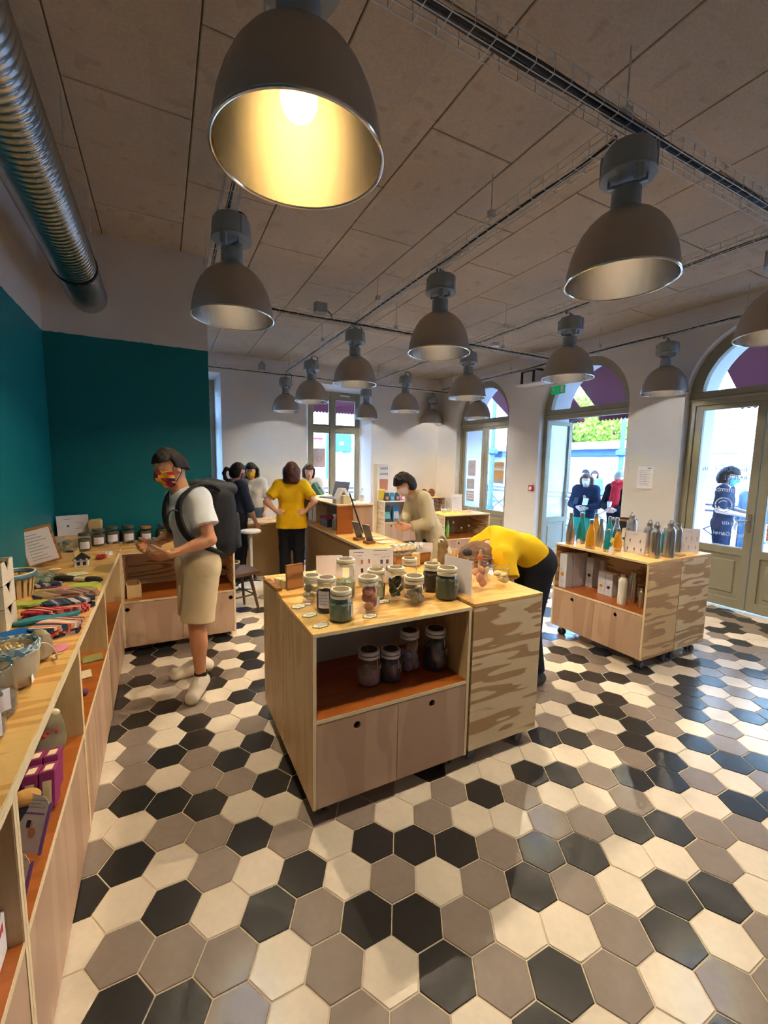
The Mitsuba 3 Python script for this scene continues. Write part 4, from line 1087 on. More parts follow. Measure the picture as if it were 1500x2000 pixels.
# staff and visitors
Y1 = skeleton(1.515, 5.60, math.radians(70), 1.63, head=(.02, -.005, 1.575), elL=(-.10, .325, 1.17), wrL=(-.085, .195, 1.03), elR=(-.10, -.325, 1.17), wrR=(-.085, -.195, 1.03))
person('woman in a yellow T-shirt seen from behind with hands on her hips', Y1, 'light', 1.63, .008, top=dict(m='tee_yellow', sleeve=.36, hem=-.15, fold=.007, g=.016, flare=.004), bottom=dict(m='cloth_black', leg=.97, g=.020), shoes='sneaker',
       hair=dict(m='hair_red', long=.13, g=.016, bulk=.004), hands=dict(L=dict(dir=(.75, -.45, -.30), palm=(.34, .94, 0), side=(0, 0, 1), curl=.25), R=dict(dir=(-.85, .15, -.30), palm=(.34, .94, 0), side=(0, 0, 1), curl=.25)))
W1p = skeleton(2.20, 7.02, math.radians(-100), 1.60, elL=(.05, .25, 1.10), elR=(.05, -.25, 1.10), wrL=(.25, .18, 1.02), wrR=(.25, -.18, 1.02))
person('long haired person half hidden behind the standing woman in yellow', W1p, 'pale', 1.60, .009, top=dict(m='tee_white', sleeve=.4, hem=-.08), bottom=dict(m='denim', leg=.95), shoes='black', hair=dict(m='hair_brown', long=.14, line=.05))
W2p = skeleton(1.25, 6.98, math.radians(-112), 1.60, elL=(-.05, .235, 1.10), wrL=(.10, .235, .90), head=(.03, .0, 1.575))
person('woman in a white T-shirt and yellow mask behind the counter', W2p, 'light', 1.60, .008, top=dict(m='tee_white', sleeve=.42, hem=.02, fold=.008, g=.02, loose=.02), bottom=dict(m='denim', leg=.97, g=.014), shoes='black', hair=dict(m='hair_dark', long=.075, g=.02, bulk=.008, line=.055), mask='mask_yellow')
W3p = skeleton(.885, 6.09, math.radians(18), 1.61, wrR=(.22, -.16, .83), elR=(.10, -.20, 1.06), wrL=(.1, .22, .86))
person('woman in navy with a looped ponytail and dark mask, behind the backpack', W3p, 'light', 1.61, .008, face=(.96, .30, -.1), top=dict(m='cloth_navy', sleeve=.55, hem=-.06, g=.016), bottom=dict(m='cloth_black', leg=.96), shoes='black',
       hair=dict(m='hair_dark', g=.012, line=.05, tail=[V3([.885, 6.09, 0]) + V3(q) for q in ((-.07, -.02, 1.52), (-.125, -.03, 1.535), (-.155, -.03, 1.47), (-.14, -.03, 1.40), (-.11, -.03, 1.38))]), mask='mask_dark')
J = dict(head=(2.455, 4.235, 1.405), neck=(2.605, 4.22, 1.315), chest=(2.70, 4.22, 1.13), waist=(2.76, 4.22, .97), pelvis=(2.79, 4.22, .87), shL=(2.615, 4.065, 1.245), shR=(2.67, 4.375, 1.255),
         elL=(2.63, 3.975, .985), wrL=(2.43, 4.035, .945), elR=(2.60, 4.41, 1.0), wrR=(2.42, 4.20, .955), hipL=(2.78, 4.13, .86), hipR=(2.80, 4.31, .86), knL=(2.74, 4.12, .47), anL=(2.80, 4.12, .085), toeL=(2.66, 4.10, .03), knR=(2.80, 4.33, .47), anR=(2.86, 4.34, .085), toeR=(2.72, 4.34, .03))
J = {k: V3(v) for k, v in J.items()}; J['_f'] = nrm((-1, -.1, -.5))
person('dark haired person in a long sand coloured jacket bending over a glass', J, 'light', 1.66, .008, face=(-.85, -.15, -.75), facing_up=(-.55, 0, .85), top=dict(m='jacket_sand', sleeve=.97, hem=-.34, flare=.035, g=.024, fold=.010, name='jacket', neck=.064), bottom=dict(m='cloth_black', leg=.97), shoes='black',
       hair=dict(m='hair_dark', g=.026, bulk=.012, line=.045, fold=.012), mask='mask_white', hands=dict(L=dict(dir=(-.9, .3, -.2), palm=(0, .8, .3), side=(-.3, 0, 1), curl=.7), R=dict(dir=(-.8, -.3, -.2), palm=(-.3, -.8, .2), side=(-.3, 0, 1), curl=.7)))
solo('glass_jar', 'clear glass held by the person in the sand coloured jacket', 'glass', lathe([(0, 0), (.035, 0), (.042, .11), (.045, .16), (.042, .16), (.038, .11), (.032, .006), (0, .006)], 24).apply_translation((2.335, 4.13, .93)), 'm_glass', smooth=40)
J = dict(head=(1.955, 2.335, .965), neck=(2.085, 2.365, 1.04), chest=(2.215, 2.36, 1.075), waist=(2.36, 2.32, 1.035), pelvis=(2.45, 2.29, .95), shL=(2.14, 2.50, 1.03), shR=(2.09, 2.21, 1.015),
         elL=(2.04, 2.62, .84), wrL=(1.99, 2.66, .62), elR=(2.065, 2.115, .84), wrR=(2.03, 2.16, .62), hipL=(2.44, 2.37, .90), hipR=(2.45, 2.20, .90), knL=(2.40, 2.38, .49), anL=(2.46, 2.40, .085), toeL=(2.32, 2.41, .03), knR=(2.39, 2.20, .49), anR=(2.46, 2.18, .085), toeR=(2.32, 2.17, .03))
J = {k: V3(v) for k, v in J.items()}; J['_f'] = nrm((-.3, 0, -1))
person('woman in a yellow T-shirt bent far over beside the central island', J, 'light', 1.66, .007, face=(-.25, -.05, -1), facing_up=(-.95, -.15, -.05), top=dict(m='tee_yellow', sleeve=.40, hem=-.03, fold=.006, g=.016, loose=.02), bottom=dict(m='cloth_black', leg=.97, g=.014), shoes='black', build=1.08,
       hair=dict(m='hair_light', long=.05, g=.020, bulk=.010, line=.02, fold=.010))
# outside
O1 = skeleton(7.40, 5.62, math.radians(205), 1.64, z=-.14, wrL=(.26, .08, 1.02), elL=(.05, .25, 1.08), wrR=(.26, -.08, 1.03), elR=(.05, -.25, 1.08))
OK1, _ = person('woman in a dark jacket and green dress waiting outside the open door', O1, 'pale', 1.64, .010, top=dict(m='cloth_navy', sleeve=.93, hem=-.12, g=.026, name='jacket', open=True, fold=.006), bottom=dict(m='dress_green', leg=.9, skirt=True, name='dress', waist=.38, g=.016), shoes='black',
       hair=dict(m='hair_light', long=.20, g=.02, bulk=.012, line=.06), mask='mask_white', hands=dict(L=dict(curl=.8), R=dict(curl=.8)))
solo('phone', 'dark phone held up by the woman in the dark jacket outside', 'phone', move(rot(bx(-.005, -.037, -.07, .005, .037, .07, .004), (0, 1, 0), .5), (7.13, 5.62, 1.02 - .04), .4), 'm_iron_dark')
solo('leaflet', 'pale leaflet held by the woman in the dark jacket outside', 'leaflet', move(rot(bx(-.002, -.05, -.07, .002, .05, .07), (0, 1, 0), .5), (7.14, 5.42, .98), .3), 'm_paper')
O2 = skeleton(7.42, 4.93, math.radians(190), 1.70, z=-.14, wrL=(.28, .06, 1.02), elL=(.06, .24, 1.08), wrR=(.27, -.05, 1.02), elR=(.06, -.24, 1.08))
OK2, R2 = person('grey haired person in a red scarf and red mask outside the open door', O2, 'pale', 1.70, .010, top=dict(m='cloth_black', sleeve=.95, hem=-.08, g=.026, name='jacket', fold=.006), bottom=dict(m='cloth_black', leg=.97), shoes='black', hair=dict(m='hair_grey', g=.022, bulk=.006, line=.055), mask='mask_red', hands=dict(L=dict(curl=.9), R=dict(curl=.9)))
S = Sdf((7.1, 4.65, .8), (7.75, 5.2, 1.5), .01)
a = O2['neck']
S.cone(a + [-.05, .07, .03], a + [-.05, -.07, .03], .075, .075, .03); S.cone(a + [.05, .07, .03], a + [.05, -.07, .03], .06, .06, .03); S.cone(a + [-.12, .03, -.02], a + [-.17, .03, -.36], .05, .06, .03); S.cone(a + [-.12, -.04, -.02], a + [-.17, -.05, -.30], .05, .055, .03)
solo('scarf', 'red scarf around the neck of the grey haired person outside', 'scarf', S.mesh(2, .008, 2, 16), 'm_scarf_red', smooth=True)
solo('cup', 'white paper cup held by the person with the red scarf', 'cup', lathe([(0, 0), (.03, 0), (.04, .11), (.0415, .112), (.038, .112), (.028, .004), (0, .004)], 24).apply_translation((7.105, 4.90, .915)), 'm_paper', smooth=40)
O3 = skeleton(7.45, 3.30, math.radians(-75), 1.80, z=-.14, wrL=(.30, .12, 1.08), elL=(.02, .22, 1.12), elR=(-.02, -.22, 1.12), wrR=(.26, -.10, 1.06))
person('person in a black T-shirt and blue mask outside the right arched door', O3, 'pale', 1.80, .010, top=dict(m='cloth_navy', sleeve=.45, hem=-.08, g=.018), bottom=dict(m='cloth_navy', leg=.97), shoes='black', hair=dict(m='hair_brown', g=.03, bulk=.012, line=.05), mask='mask_blue')
O4 = skeleton(9.2, 3.62, math.radians(170), 1.62, z=-.14)
person('person in a blue grey shirt farther off behind the right arched door', O4, 'pale', 1.62, .012, top=dict(m='denim', sleeve=.9, hem=-.1), bottom=dict(m='denim', leg=.97), shoes='black', hair=dict(m='hair_grey', g=.02))
O5 = skeleton(13.2, 10.05, math.radians(120), 1.80, z=-.28, **{})
person('far passer-by with dark hair on the left behind the street railing', O5, 'pale', 1.80, .014, top=dict(m='cloth_navy', sleeve=.9, hem=-.1), bottom=dict(m='cloth_black', leg=.97), shoes='black', hair=dict(m='hair_dark', g=.02))
O6 = skeleton(13.3, 9.80, math.radians(210), 1.78, z=-.28)
person('far passer-by with long hair on the right behind the street railing', O6, 'pale', 1.78, .014, top=dict(m='denim', sleeve=.9, hem=-.1), bottom=dict(m='cloth_black', leg=.97), shoes='black', hair=dict(m='hair_brown', g=.02, long=.2))
k = thing('stall_table', 'white stall table outside the right arched door with coloured bags', 'table')
obj('table_top', bx(7.6, 2.2, .60, 8.4, 3.0, .63, .005), 'm_shop_white', k)
for x, y in ((7.65, 2.25), (8.35, 2.25), (7.65, 2.95), (8.35, 2.95)): obj('leg', tube([(x, y, .60), (x, y, -.14)], .015, 6), 'm_wire', k)
mat('orange', '#d9622f', .6); mat('bag_blue', '#3f62c8', .6)
for nm, lb, c, r, mm in (('paper_bag', 'orange bag on the stall table outside the right door', (7.75, 2.75, .77), (.09, .1, .14), 'm_orange'), ('paper_bag', 'blue bag on the stall table outside the right door', (7.78, 2.52, .75), (.08, .09, .12), 'm_bag_blue')):
    solo(nm, lb, 'bag', hullm(*[ball((c[0] + sx * r[0] * .7, c[1] + sy * r[1] * .7, c[2] + sz * r[2] * .9), .02, 1).vertices for sx in (1, -1) for sy in (1, -1) for sz in (1, -1)]), mm)

# ================================================================ goods: builders
mat('lid_cream', '#d9cfb4', .4); mat('lid_white', '#d4d6dc', .4); mat('lid_print', '#5b4a30', .5); mat('lid_print_dark', '#2b2b33', .5)
mat('card_white', '#d9d5da', .7); mat('card_cream', '#e6d7ad', .7); mat('ink', '#4a4a52', .7); mat('ink_light', '#9c9ca4', .7)
mat('gold_ink', '#e0d08a', .5)
def lid_pattern(r, z, th=.0012):
    ps = []
    d = r * .44
    P = [(i * d + (j % 2) * d / 2, j * d * .866) for i in range(-3, 4) for j in range(-3, 4)]
    for (x, y) in P:
        for a in (0, 60, 120):
            t = math.radians(a)
            q = (x + d * math.cos(t), y + d * math.sin(t))
            c1, c2 = Point((x + q[0]) / 2 - math.sin(t) * d * .42, (y + q[1]) / 2 + math.cos(t) * d * .42).buffer(d * .62, 6), Point((x + q[0]) / 2 + math.sin(t) * d * .42, (y + q[1]) / 2 - math.cos(t) * d * .42).buffer(d * .62, 6)
            ps.append(c1.intersection(c2))
    from shapely import union_all
    u = union_all(ps).intersection(Point(0, 0).buffer(r * .93, 24))
    m = prism(u, th); m.apply_translation((0, 0, z)); return m
def jar_mesh(r, h, neck):
    """thin walled jar, lid excluded"""
    zn = h - .042
    return lathe([(0, .004), (r * .80, .004), (r * .93, .008), (r * .99, .022), (r, .04), (r, zn - .032), (r * .97, zn - .018), (r * .90, zn - .006), (neck, zn + .004), (neck, zn + .022)], 40)
LUMP = np.random.default_rng(3)
def lumps(r, h, n, size, flat=1.0):
    ms = []
    for i in range(n):
        a, q = LUMP.uniform(0, 6.28), r * .62 * math.sqrt(LUMP.uniform(0, 1)); s = size * LUMP.uniform(.75, 1.15)
        m = ball((0, 0, 0), (s, s, s * flat), 2); m.apply_transform(trimesh.transformations.random_rotation_matrix(LUMP.uniform(0, 1, 3)))
        m.apply_translation((q * math.cos(a), q * math.sin(a), .012 + s * .8 + (h - 2 * s) * i / max(n - 1, 1))); ms.append(m)
    return cat(ms)
def fill(r, h):
    m = lathe([(0, .007), (r * .78, .007), (r * .92, .012), (r * .96, .03), (r * .96, h * .9), (r * .7, h), (0, h * 1.05)], 32)
    v = m.vertices; n = meshkit.noise(v * 70) - .5
    v[:, 2] += np.where(v[:, 2] > h * .6, n * .02, 0); m.vertices = v
    return m
def jar(label, x, y, z, r, h, content=None, lid='cream', text=None, tag=None, group=None, rz=0.0, note=None):
    k = thing('storage_jar', label, 'jar', group)
    P = lambda m: move(m, (x, y, z), rz)
    nk = r * .76
    obj('glass', P(jar_mesh(r, h, nk)), 'm_glass', k, smooth=40)
    zl = h - .020
    ld = obj('lid', P(lathe([(0, zl - .006), (nk + .006, zl - .006), (nk + .008, zl - .004), (nk + .008, zl + .009), (nk + .004, zl + .013), (nk - .002, zl + .012), (0, zl + .011)], 40)), 'm_lid_' + lid, k, smooth=40)
    obj('ring', P(lathe([(nk + .001, zl - .028), (nk + .008, zl - .026), (nk + .008, zl - .012), (nk + .001, zl - .010)], 40)), 'm_lid_' + lid, k)
    obj('pattern', P(lid_pattern(nk * .97, zl + .0121)), 'm_lid_print' if lid == 'cream' else 'm_lid_print_dark', ld, smooth=False)
    obj('clasp', P(tube(spline([(0, -nk - .006, zl - .018), (0, -nk - .014, zl - .03), (0, -r - .004, zl - .05), (0, -r - .003, zl - .075)], 10), .002, 5)), 'm_steel', k)
    if content:
        kind, m_, a, b = content[:4]
        obj('contents', P(fill(r, a) if kind == 'fill' else lumps(r, a, *b)), 'm_' + m_, k, kind='stuff')
    if text:
        ms = []
        for i, t in enumerate(text):
            q = meshkit.text_mesh(t, .017, .001); q.apply_transform(np.array([[1, .25, 0, 0], [0, 1, 0, 0], [0, 0, 1, 0], [0, 0, 0, 1.]])); q.apply_translation((-.012 + .010 * i, -.022 * i, 0)); ms.append(q)
        t = cat(ms); v = t.vertices.copy(); an = v[:, 0] / r - math.pi / 2; rr = r + .0006 + v[:, 2]
        t.vertices = np.stack([rr * np.cos(an), rr * np.sin(an), v[:, 1] + h * .46], 1)
        obj('writing', P(move(t, rz=TEXT_RZ)), 'm_gold_ink', k, smooth=False)
    if tag:
        a = np.linspace(-tag[0], tag[0], 7) + tag[2] - math.pi / 2
        v = np.concatenate([np.stack([(r + .001) * np.cos(a), (r + .001) * np.sin(a), np.full(7, zz)], 1) for zz in (h * .16, h * .16 + tag[1])])
        obj('paper_label', P(tm(v, [f for i in range(6) for f in ((i, i + 1, i + 8), (i, i + 8, i + 7))])), 'm_card_white', k, smooth=True)
        n = 4; b = np.linspace(-tag[0] * .7, tag[0] * .7, 5) + tag[2] - math.pi / 2
        ms = []
        for j in range(n):
            zz = h * .16 + tag[1] * (.22 + .18 * j)
            v = np.concatenate([np.stack([(r + .0018) * np.cos(b), (r + .0018) * np.sin(b), np.full(5, q)], 1) for q in (zz, zz + .003)])
            ms.append(tm(v, [f for i in range(4) for f in ((i, i + 1, i + 6), (i, i + 6, i + 5))]))
        obj('label_print', P(cat(ms)), 'm_ink_light', k, smooth=False, kind='stuff')
    if note: obj('note', P(bx(-.025, -.004, h, .025, -.002, h + .022)), 'm_card_cream', k)
    return k
TEXT_RZ = .35
def card(label, p0, p1, z, h, lean=.06, m='card_white', prints=None, name='sign_card', cat_='sign', group=None, side=1):
    """upright card from p0 to p1 (ground points, left to right as seen from the front), prints = list of (u, v, w, h, material) on its face"""
    k = thing(name, label, cat_, group)
    p0, p1 = V3([*p0, z]), V3([*p1, z]); L = np.linalg.norm(p1 - p0); ex = (p1 - p0) / L; n = np.cross(ex, (0, 0, 1)) * side
    ez = nrm(V3([0, 0, 1]) - n * lean); nn = np.cross(ex, ez)
    M = frame(ex, ez, nn, p0)
    obj('card', bx(0, 0, -.003, L, h, 0).apply_transform(M), 'm_' + m, k, smooth=False)
    if prints:
        by = {}
        for (u, v, w, hh, mm) in prints: by.setdefault(mm, []).append(bx(u * L, v * h, 0, (u + w) * L, (v + hh) * h, .0006))
        for mm, ms in by.items(): obj('print', cat(ms).apply_transform(M), 'm_' + mm, k, smooth=False, kind='stuff')
    obj('foot', bx(L * .2, 0, -.05, L * .8, .004, -.003).apply_transform(M), 'm_' + m, k, smooth=False)
    return k
def icons(n0, n1, mm='ink'):
    P = [(.36, .86, .28, .02, 'ink_light')]
    for row, n in ((.52, n0), (.14, n1)):
        for i in range(n):
            u = (i + .5) / n - .025
            P += [(u, row, .05, .12, mm), (u + .015, row + .12, .02, .03, mm), (u - .02, row - .05, .09, .012, 'ink_light')]
    return P
def bottle_mesh(kind, r, h):
    if kind == 'curvy':
        return lathe([(0, 0), (r * .86, 0), (r * .95, .004), (r, .02), (r, h * .34), (r * .97, h * .45), (r * .80, h * .60), (r * .55, h * .74), (r * .43, h * .82), (r * .40, h * .86), (0, h * .86)], 36)
    return lathe([(0, 0), (r * .93, 0), (r, .005), (r, h * .74), (r * .96, h * .79), (r * .78, h * .84), (r * .56, h * .87), (r * .52, h * .91), (0, h * .91)], 36)
def bottle(label, x, y, z, r, h, kind='curvy', m='steel', cap='steel', tag=False, loop=False, group='insulated bottles on the right cabinet'):
    k = thing('bottle', label, 'bottle', group)
    P = lambda q: move(q, (x, y, z))
    obj('body', P(bottle_mesh(kind, r, h)), 'm_' + m, k, smooth=45)
    if kind == 'curvy':
        obj('cap', P(lathe([(0, h * .86), (r * .46, h * .86), (r * .47, h * .88), (r * .47, h * .96), (r * .40, h), (0, h)], 28)), 'm_' + cap, k, smooth=40)
        if m != 'steel': obj('base_ring', P(lathe([(0, .0005), (r * .90, .0005), (r * .97, .004), (r * 1.012, .02), (r * 1.012, .026), (r * .9, .027)], 36)), 'm_steel', k, smooth=40)
    else:
        obj('cap', P(lathe([(0, h * .91), (r * .60, h * .91), (r * .62, h * .92), (r * .62, h * .99), (r * .55, h), (0, h)], 28)), 'm_' + cap, k, smooth=40)
        if loop: obj('loop', P(tube([(r * .62 * math.cos(a), 0, h * .985 + r * .75 * math.sin(a)) for a in np.linspace(0, math.pi, 13)], .004, 6)), 'm_steel', k)
    if tag:
        obj('tag', P(rot(bx(-.018, -r - .004, h * .42, .018, -r - .003, h * .66), (0, 1, 0), .5, (0, 0, h * .55))), 'm_card_cream', k, smooth=False)
    return k
def tumbler(label, x, y, z, r, h, content=None, name='glass_tumbler', r2=None, group=None):
    k = thing(name, label, 'glass', group)
    r2 = r2 or r * .9
    obj('glass', move(lathe([(0, .003), (r2 * .92, .003), (r2, .008), (r, h - .004)], 36), (x, y, z)), 'm_glass', k, smooth=40)
    obj('rim', move(tube([(r * math.cos(a), r * math.sin(a), h - .002) for a in np.linspace(0, 6.2832, 37)[:-1]], .0016, 6, True), (x, y, z)), 'm_chrome', k)
    if content: obj('contents', move(content[1], (x, y, z)), 'm_' + content[0], k, kind='stuff')
    return k

# ---------------------------------------------------------------- central island, on top
for nm, c in (('soap_white', '#d9cda8'), ('seed_black', '#241f1c'), ('herb_green', '#55685a'), ('soap_pink', '#b98069'), ('herb_pale', '#9aa38a'), ('leaf_dark', '#2e3326'), ('grain_grey', '#77705e'), ('coffee', '#2b211b'), ('dust', '#6a6358'), ('balls_pink', '#9a8484'), ('peel', '#c98f6a'), ('ginger', '#d9c490'), ('moss', '#3c4534'), ('purple_grey', '#7d7a90'), ('indigo', '#2c3040')):
    mat(nm, c, .7)
Z1 = .9121
jar('jar of white soap pieces, back left of the island jars beside the wooden stand', .672, 2.095, Z1, .050, .158, ('lumps', 'soap_white', .10, (7, .024, .6)), rz=.3)
jar('jar with black stuff and a white label, second from the left on the island', .70, 1.95, Z1, .050, .180, ('fill', 'seed_black', .105, 0), tag=(.55, .085, -.75), rz=.1)
jar('front jar with pale green contents and a paper label, nearest the island corner', .72, 1.805, Z1, .056, .158, ('fill', 'herb_green', .09, 0), tag=(.38, .06, .75), rz=.2)
jar('tallest jar on the island top, pale contents, in front of the blank card', .872, 2.12, Z1, .056, .222, ('fill', 'herb_pale', .10, 0), rz=.4)
jar('jar of pink soaps with a round sticker, front middle of the island', .89, 1.870, Z1, .057, .183, ('lumps', 'soap_pink', .125, (9, .027, .8)), tag=(.34, .05, .55), rz=.2)
jar('jar with a small cream note standing on its lid', 1.012, 2.03, Z1, .054, .170, ('fill', 'herb_pale', .085, 0), rz=.2, note=True)
jar('jar of dark leaves in the middle of the island, left of the front label jar', 1.115, 1.99, Z1, .052, .182, ('lumps', 'leaf_dark', .12, (16, .022, .4)), rz=.1)
jar('jar at the back of the island before the tray of small bottles', 1.29, 2.14, Z1, .051, .185, ('fill', 'dust', .06, 0), rz=.3)
jar('squat jar of grey grains with a small cream word, front of the island', 1.155, 1.865, Z1, .060, .160, ('lumps', 'grain_grey', .08, (12, .026, .5)), text=['Bella'], rz=.15)
jar('jar of black coffee coloured pieces, second from the right on the island', 1.372, 2.02, Z1, .053, .172, ('fill', 'coffee', .115, 0), rz=.1)
jar('rightmost island jar of dark leaves with two cream handwritten words', 1.365, 1.862, Z1, .062, .183, ('fill', 'moss', .125, 0), text=['chanvre', 'graine'], rz=.1)
# shelf of the island
Z2 = .5121
jar('leftmost jar on the island shelf, mauve contents with a short cream word', .912, 1.895, Z2, .063, .190, ('fill', 'balls_pink', .075, 0), 'white', ['Bella'], rz=.3)
jar('jar of dark pieces with two handwritten words, second on the island shelf', 1.030, 1.877, Z2, .058, .178, ('fill', 'indigo', .115, 0), 'white', ['chanvre', 'graine'], rz=.3)
jar('tall jar of pale balls, third on the island shelf', 1.172, 1.925, Z2, .060, .238, ('lumps', 'purple_grey', .12, (9, .026, 1)), 'white', rz=.2)
jar('tall jar of dark blue contents, rightmost on the island shelf', 1.318, 1.885, Z2, .066, .238, ('fill', 'indigo', .14, 0), 'white', ['chanvre', 'bio'], rz=.2)
for i, (x, y, a, lb) in enumerate(((.592, 2.065, .3, 'cream paper name tag farthest left on the island, behind two other tags'), (.607, 1.925, .3, 'cream paper name tag in the middle of the row of three at the island edge'), (.610, 1.775, .25, 'cream paper name tag nearest the front left corner of the island'), (.865, 1.79, .2, 'cream paper name tag in front of the jar of pink soaps'), (1.02, 1.955, .1, 'small cream name tag between the pink soap jar and the dark leaf jar'))):
    k = thing('name_tag', lb, 'label', None)
    t = np.linspace(0, 6.2832, 49)[:-1]; rr = 1 + .10 * np.cos(6 * t)
    pl = Polygon(np.stack([.036 * rr * np.cos(t), .026 * rr * np.sin(t)], 1))
    obj('card', move(prism(pl, .003), (x, y, Z1), a), 'm_card_cream', k, smooth=False)
    obj('wavy_border', move(prism(pl.buffer(.003).difference(pl.buffer(-.001)), .0025), (x, y, Z1), a), 'm_herb_green', k, smooth=False)
    obj('print', move(cat([bx(-.02, -.012 + .01 * j, .003, .018 - .006 * j, -.008 + .01 * j, .0036) for j in range(3)]), (x, y, Z1), a), 'm_ink_light', k, smooth=False, kind='stuff')
Z3 = .9221
card('blank pale card standing behind the tall jar at the back of the island', (.845, 2.545), (1.002, 2.49), Z3, .135)
card('wide white card with printed dark soap pictures behind the island jars', (.985, 2.335), (1.262, 2.285), Z3, .20, prints=[(.10, .90, .22, .02, 'ink'), (.55, .93, .3, .02, 'ink'), (.16, .80, .12, .015, 'ink_light'), (.55, .80, .12, .015, 'ink_light'), (.72, .72, .2, .015, 'ink_light'), (.26, .55, .05, .13, 'soap_pink'), (.26, .28, .05, .13, 'coffee'), (.42, .56, .05, .13, 'soap_pink'), (.70, .52, .06, .13, 'ink'), (.83, .52, .06, .13, 'ink'), (.70, .30, .06, .13, 'ink'), (.83, .30, .06, .13, 'ink')])
card('blank grey card behind the jars at the right rear of the island', (1.62, 2.60), (1.73, 2.545), Z3, .155)
card('large blank grey card angled between the jars and the tumblers', (1.462, 2.02), (1.500, 1.815), Z3, .198, side=-1, lean=.03)
k = thing('wooden_stand', 'brown wooden stand holding pale bars at the left rear of the island', 'stand')
obj('board', move(rot(bx(-.055, 0, 0, .055, .014, .145, .004), (1, 0, 0), -.10), (.655, 2.335, Z3), .25), 'm_wood_brown', k)
obj('rail', move(bx(-.05, -.012, 0, -.01, .20, .022, .003), (.585, 2.345, Z3), .1), 'm_wood_brown', k)
for i in range(3): obj('pale_bar', move(bx(-.01, .0 + .06 * i, 0, .05, .045 + .06 * i, .05 - .010 * i, .004), (.60, 2.36, Z3), .1), 'm_ginger', k)
k = thing('wooden_tray', 'brown wooden tray full of small glass bottles at the rear of the island', 'tray')
obj('floor', bx(1.43, 2.555, Z3, 1.735, 2.69, Z3 + .008), 'm_wood_brown', k)
for a in ((1.43, 2.555, 1.735, 2.565), (1.43, 2.68, 1.735, 2.69), (1.43, 2.565, 1.44, 2.68), (1.725, 2.565, 1.735, 2.68)): obj('wall', bx(a[0], a[1], Z3 + .008, a[2], a[3], Z3 + .085, .002), 'm_wood_brown', k)
mat('frost', '#e4e4d6', .3, spec=.6)
n = 0
for i in range(6):
    for j in range(3):
        x, y = 1.462 + .048 * i, 2.588 + .035 * j
        k = thing('small_bottle', 'small clear bottle standing in the brown tray at the rear of the island', 'bottle', 'small bottles in the wooden tray')
        hh = .128 + .012 * ((i * 3 + j * 5) % 4) / 3
        obj('glass', move(lathe([(0, 0), (.016, 0), (.0175, .003), (.0175, hh * .62), (.014, hh * .74), (.009, hh * .80), (.009, hh * .9)], 20), (x, y, Z3 + .009)), 'm_glass', k, smooth=40)
        obj('cap', move(lathe([(0, hh * .88), (.0115, hh * .88), (.0115, hh), (0, hh)], 18), (x, y, Z3 + .009)), 'm_frost', k)
        obj('label', move(lathe([(.0178, hh * .18), (.0178, hh * .55)], 20), (x, y, Z3 + .009)), 'm_frost', k); n += 1
k = thing('kraft_bag', 'dark wrinkled kraft bag with a white handle behind the angled card', 'bag')
S = Sdf((-.08, -.08, -.02), (.08, .08, .24), .006)
S.cone((0, 0, .03), (0, 0, .14), .038, .034, .02); S.cone((.005, 0, .14), (-.01, .0, .185), .03, .022, .02)
mat('kraft', '#6d5a3e', .8)
obj('sack', S.mesh(2, .010, 3, 26).apply_translation((1.765, 2.47, Z3 + .012)), 'm_kraft', k, smooth=True)
obj('handle', tube(spline([(1.735, 2.46, Z3 + .17), (1.72, 2.455, Z3 + .19), (1.735, 2.45, Z3 + .195), (1.75, 2.45, Z3 + .17)], 10), .006, 6), 'm_frost', k)
for i, (x, y, h) in enumerate(((1.775, 2.41, .10), (1.815, 2.395, .132))):
    solo('bamboo_tube', ('shorter' if i == 0 else 'taller') + ' brown bamboo tube beside the kraft bag on the island', 'tube', lathe([(0, 0), (.019, 0), (.019, h * .45), (.0205, h * .47), (.019, h * .49), (.019, h), (.015, h), (.015, .02), (0, .02)], 20).apply_translation((x, y, Z3)), 'm_wood_pale', 'bamboo tubes beside the kraft bag')
solo('paper_sachet', 'small crumpled kraft sachet between the tray of bottles and the grey card', 'sachet', tm(*[(lambda m: (m.vertices + (meshkit.noise(m.vertices * 90)[:, None] - .5) * .01, m.faces))(bx(1.545, 2.50, Z3 + .006, 1.60, 2.545, Z3 + .10, .008).subdivide().subdivide())][0]), 'm_wood_pale')
def oblate(n, r, h, s, m_seed):
    rg = np.random.default_rng(m_seed); ms = []
    for i in range(n):
        m = ball((0, 0, 0), (s, s * .8, s * .45), 2); m.apply_transform(trimesh.transformations.random_rotation_matrix(rg.uniform(0, 1, 3)))
        m.apply_translation((rg.uniform(-r, r) * .45, rg.uniform(-r, r) * .45, .01 + s + (h - 2 * s) * i / max(1, n - 1))); ms.append(m)
    return cat(ms)
tumbler('glass tumbler of peach coloured discs with a wooden brush, on the right unit', 1.632, 1.905, Z3, .045, .160, ('peel', oblate(7, .05, .13, .028, 1)))
tumbler('tall clear glass behind the tumbler with the brush on the island', 1.790, 2.04, Z3, .045, .150, ('ginger', oblate(3, .05, .08, .026, 2)))
tumbler('short wide glass with cream slices, nearest the woman bending over', 1.785, 1.895, Z3, .050, .122, ('ginger', oblate(5, .05, .10, .032, 3)), r2=.036)
tumbler('slim glass with dark bristles behind the angled grey card', 1.708, 2.10, Z3, .030, .145, ('kraft', lathe([(0, .01), (.016, .01), (.014, .10), (0, .10)], 16)))
k = thing('dish_brush', 'round wooden dish brush with an orange band leaning in the front tumbler', 'brush')
BMx = frame(nrm((1, .2, -.1)), (0, 1, 0), nrm((.1, .05, 1)), (1.640, 1.93, Z3 + .035))
obj('stick', lathe([(0, 0), (.008, 0), (.009, .14), (.011, .165), (.009, .19), (0, .192)], 16).apply_transform(BMx), 'm_wood_pale', k)
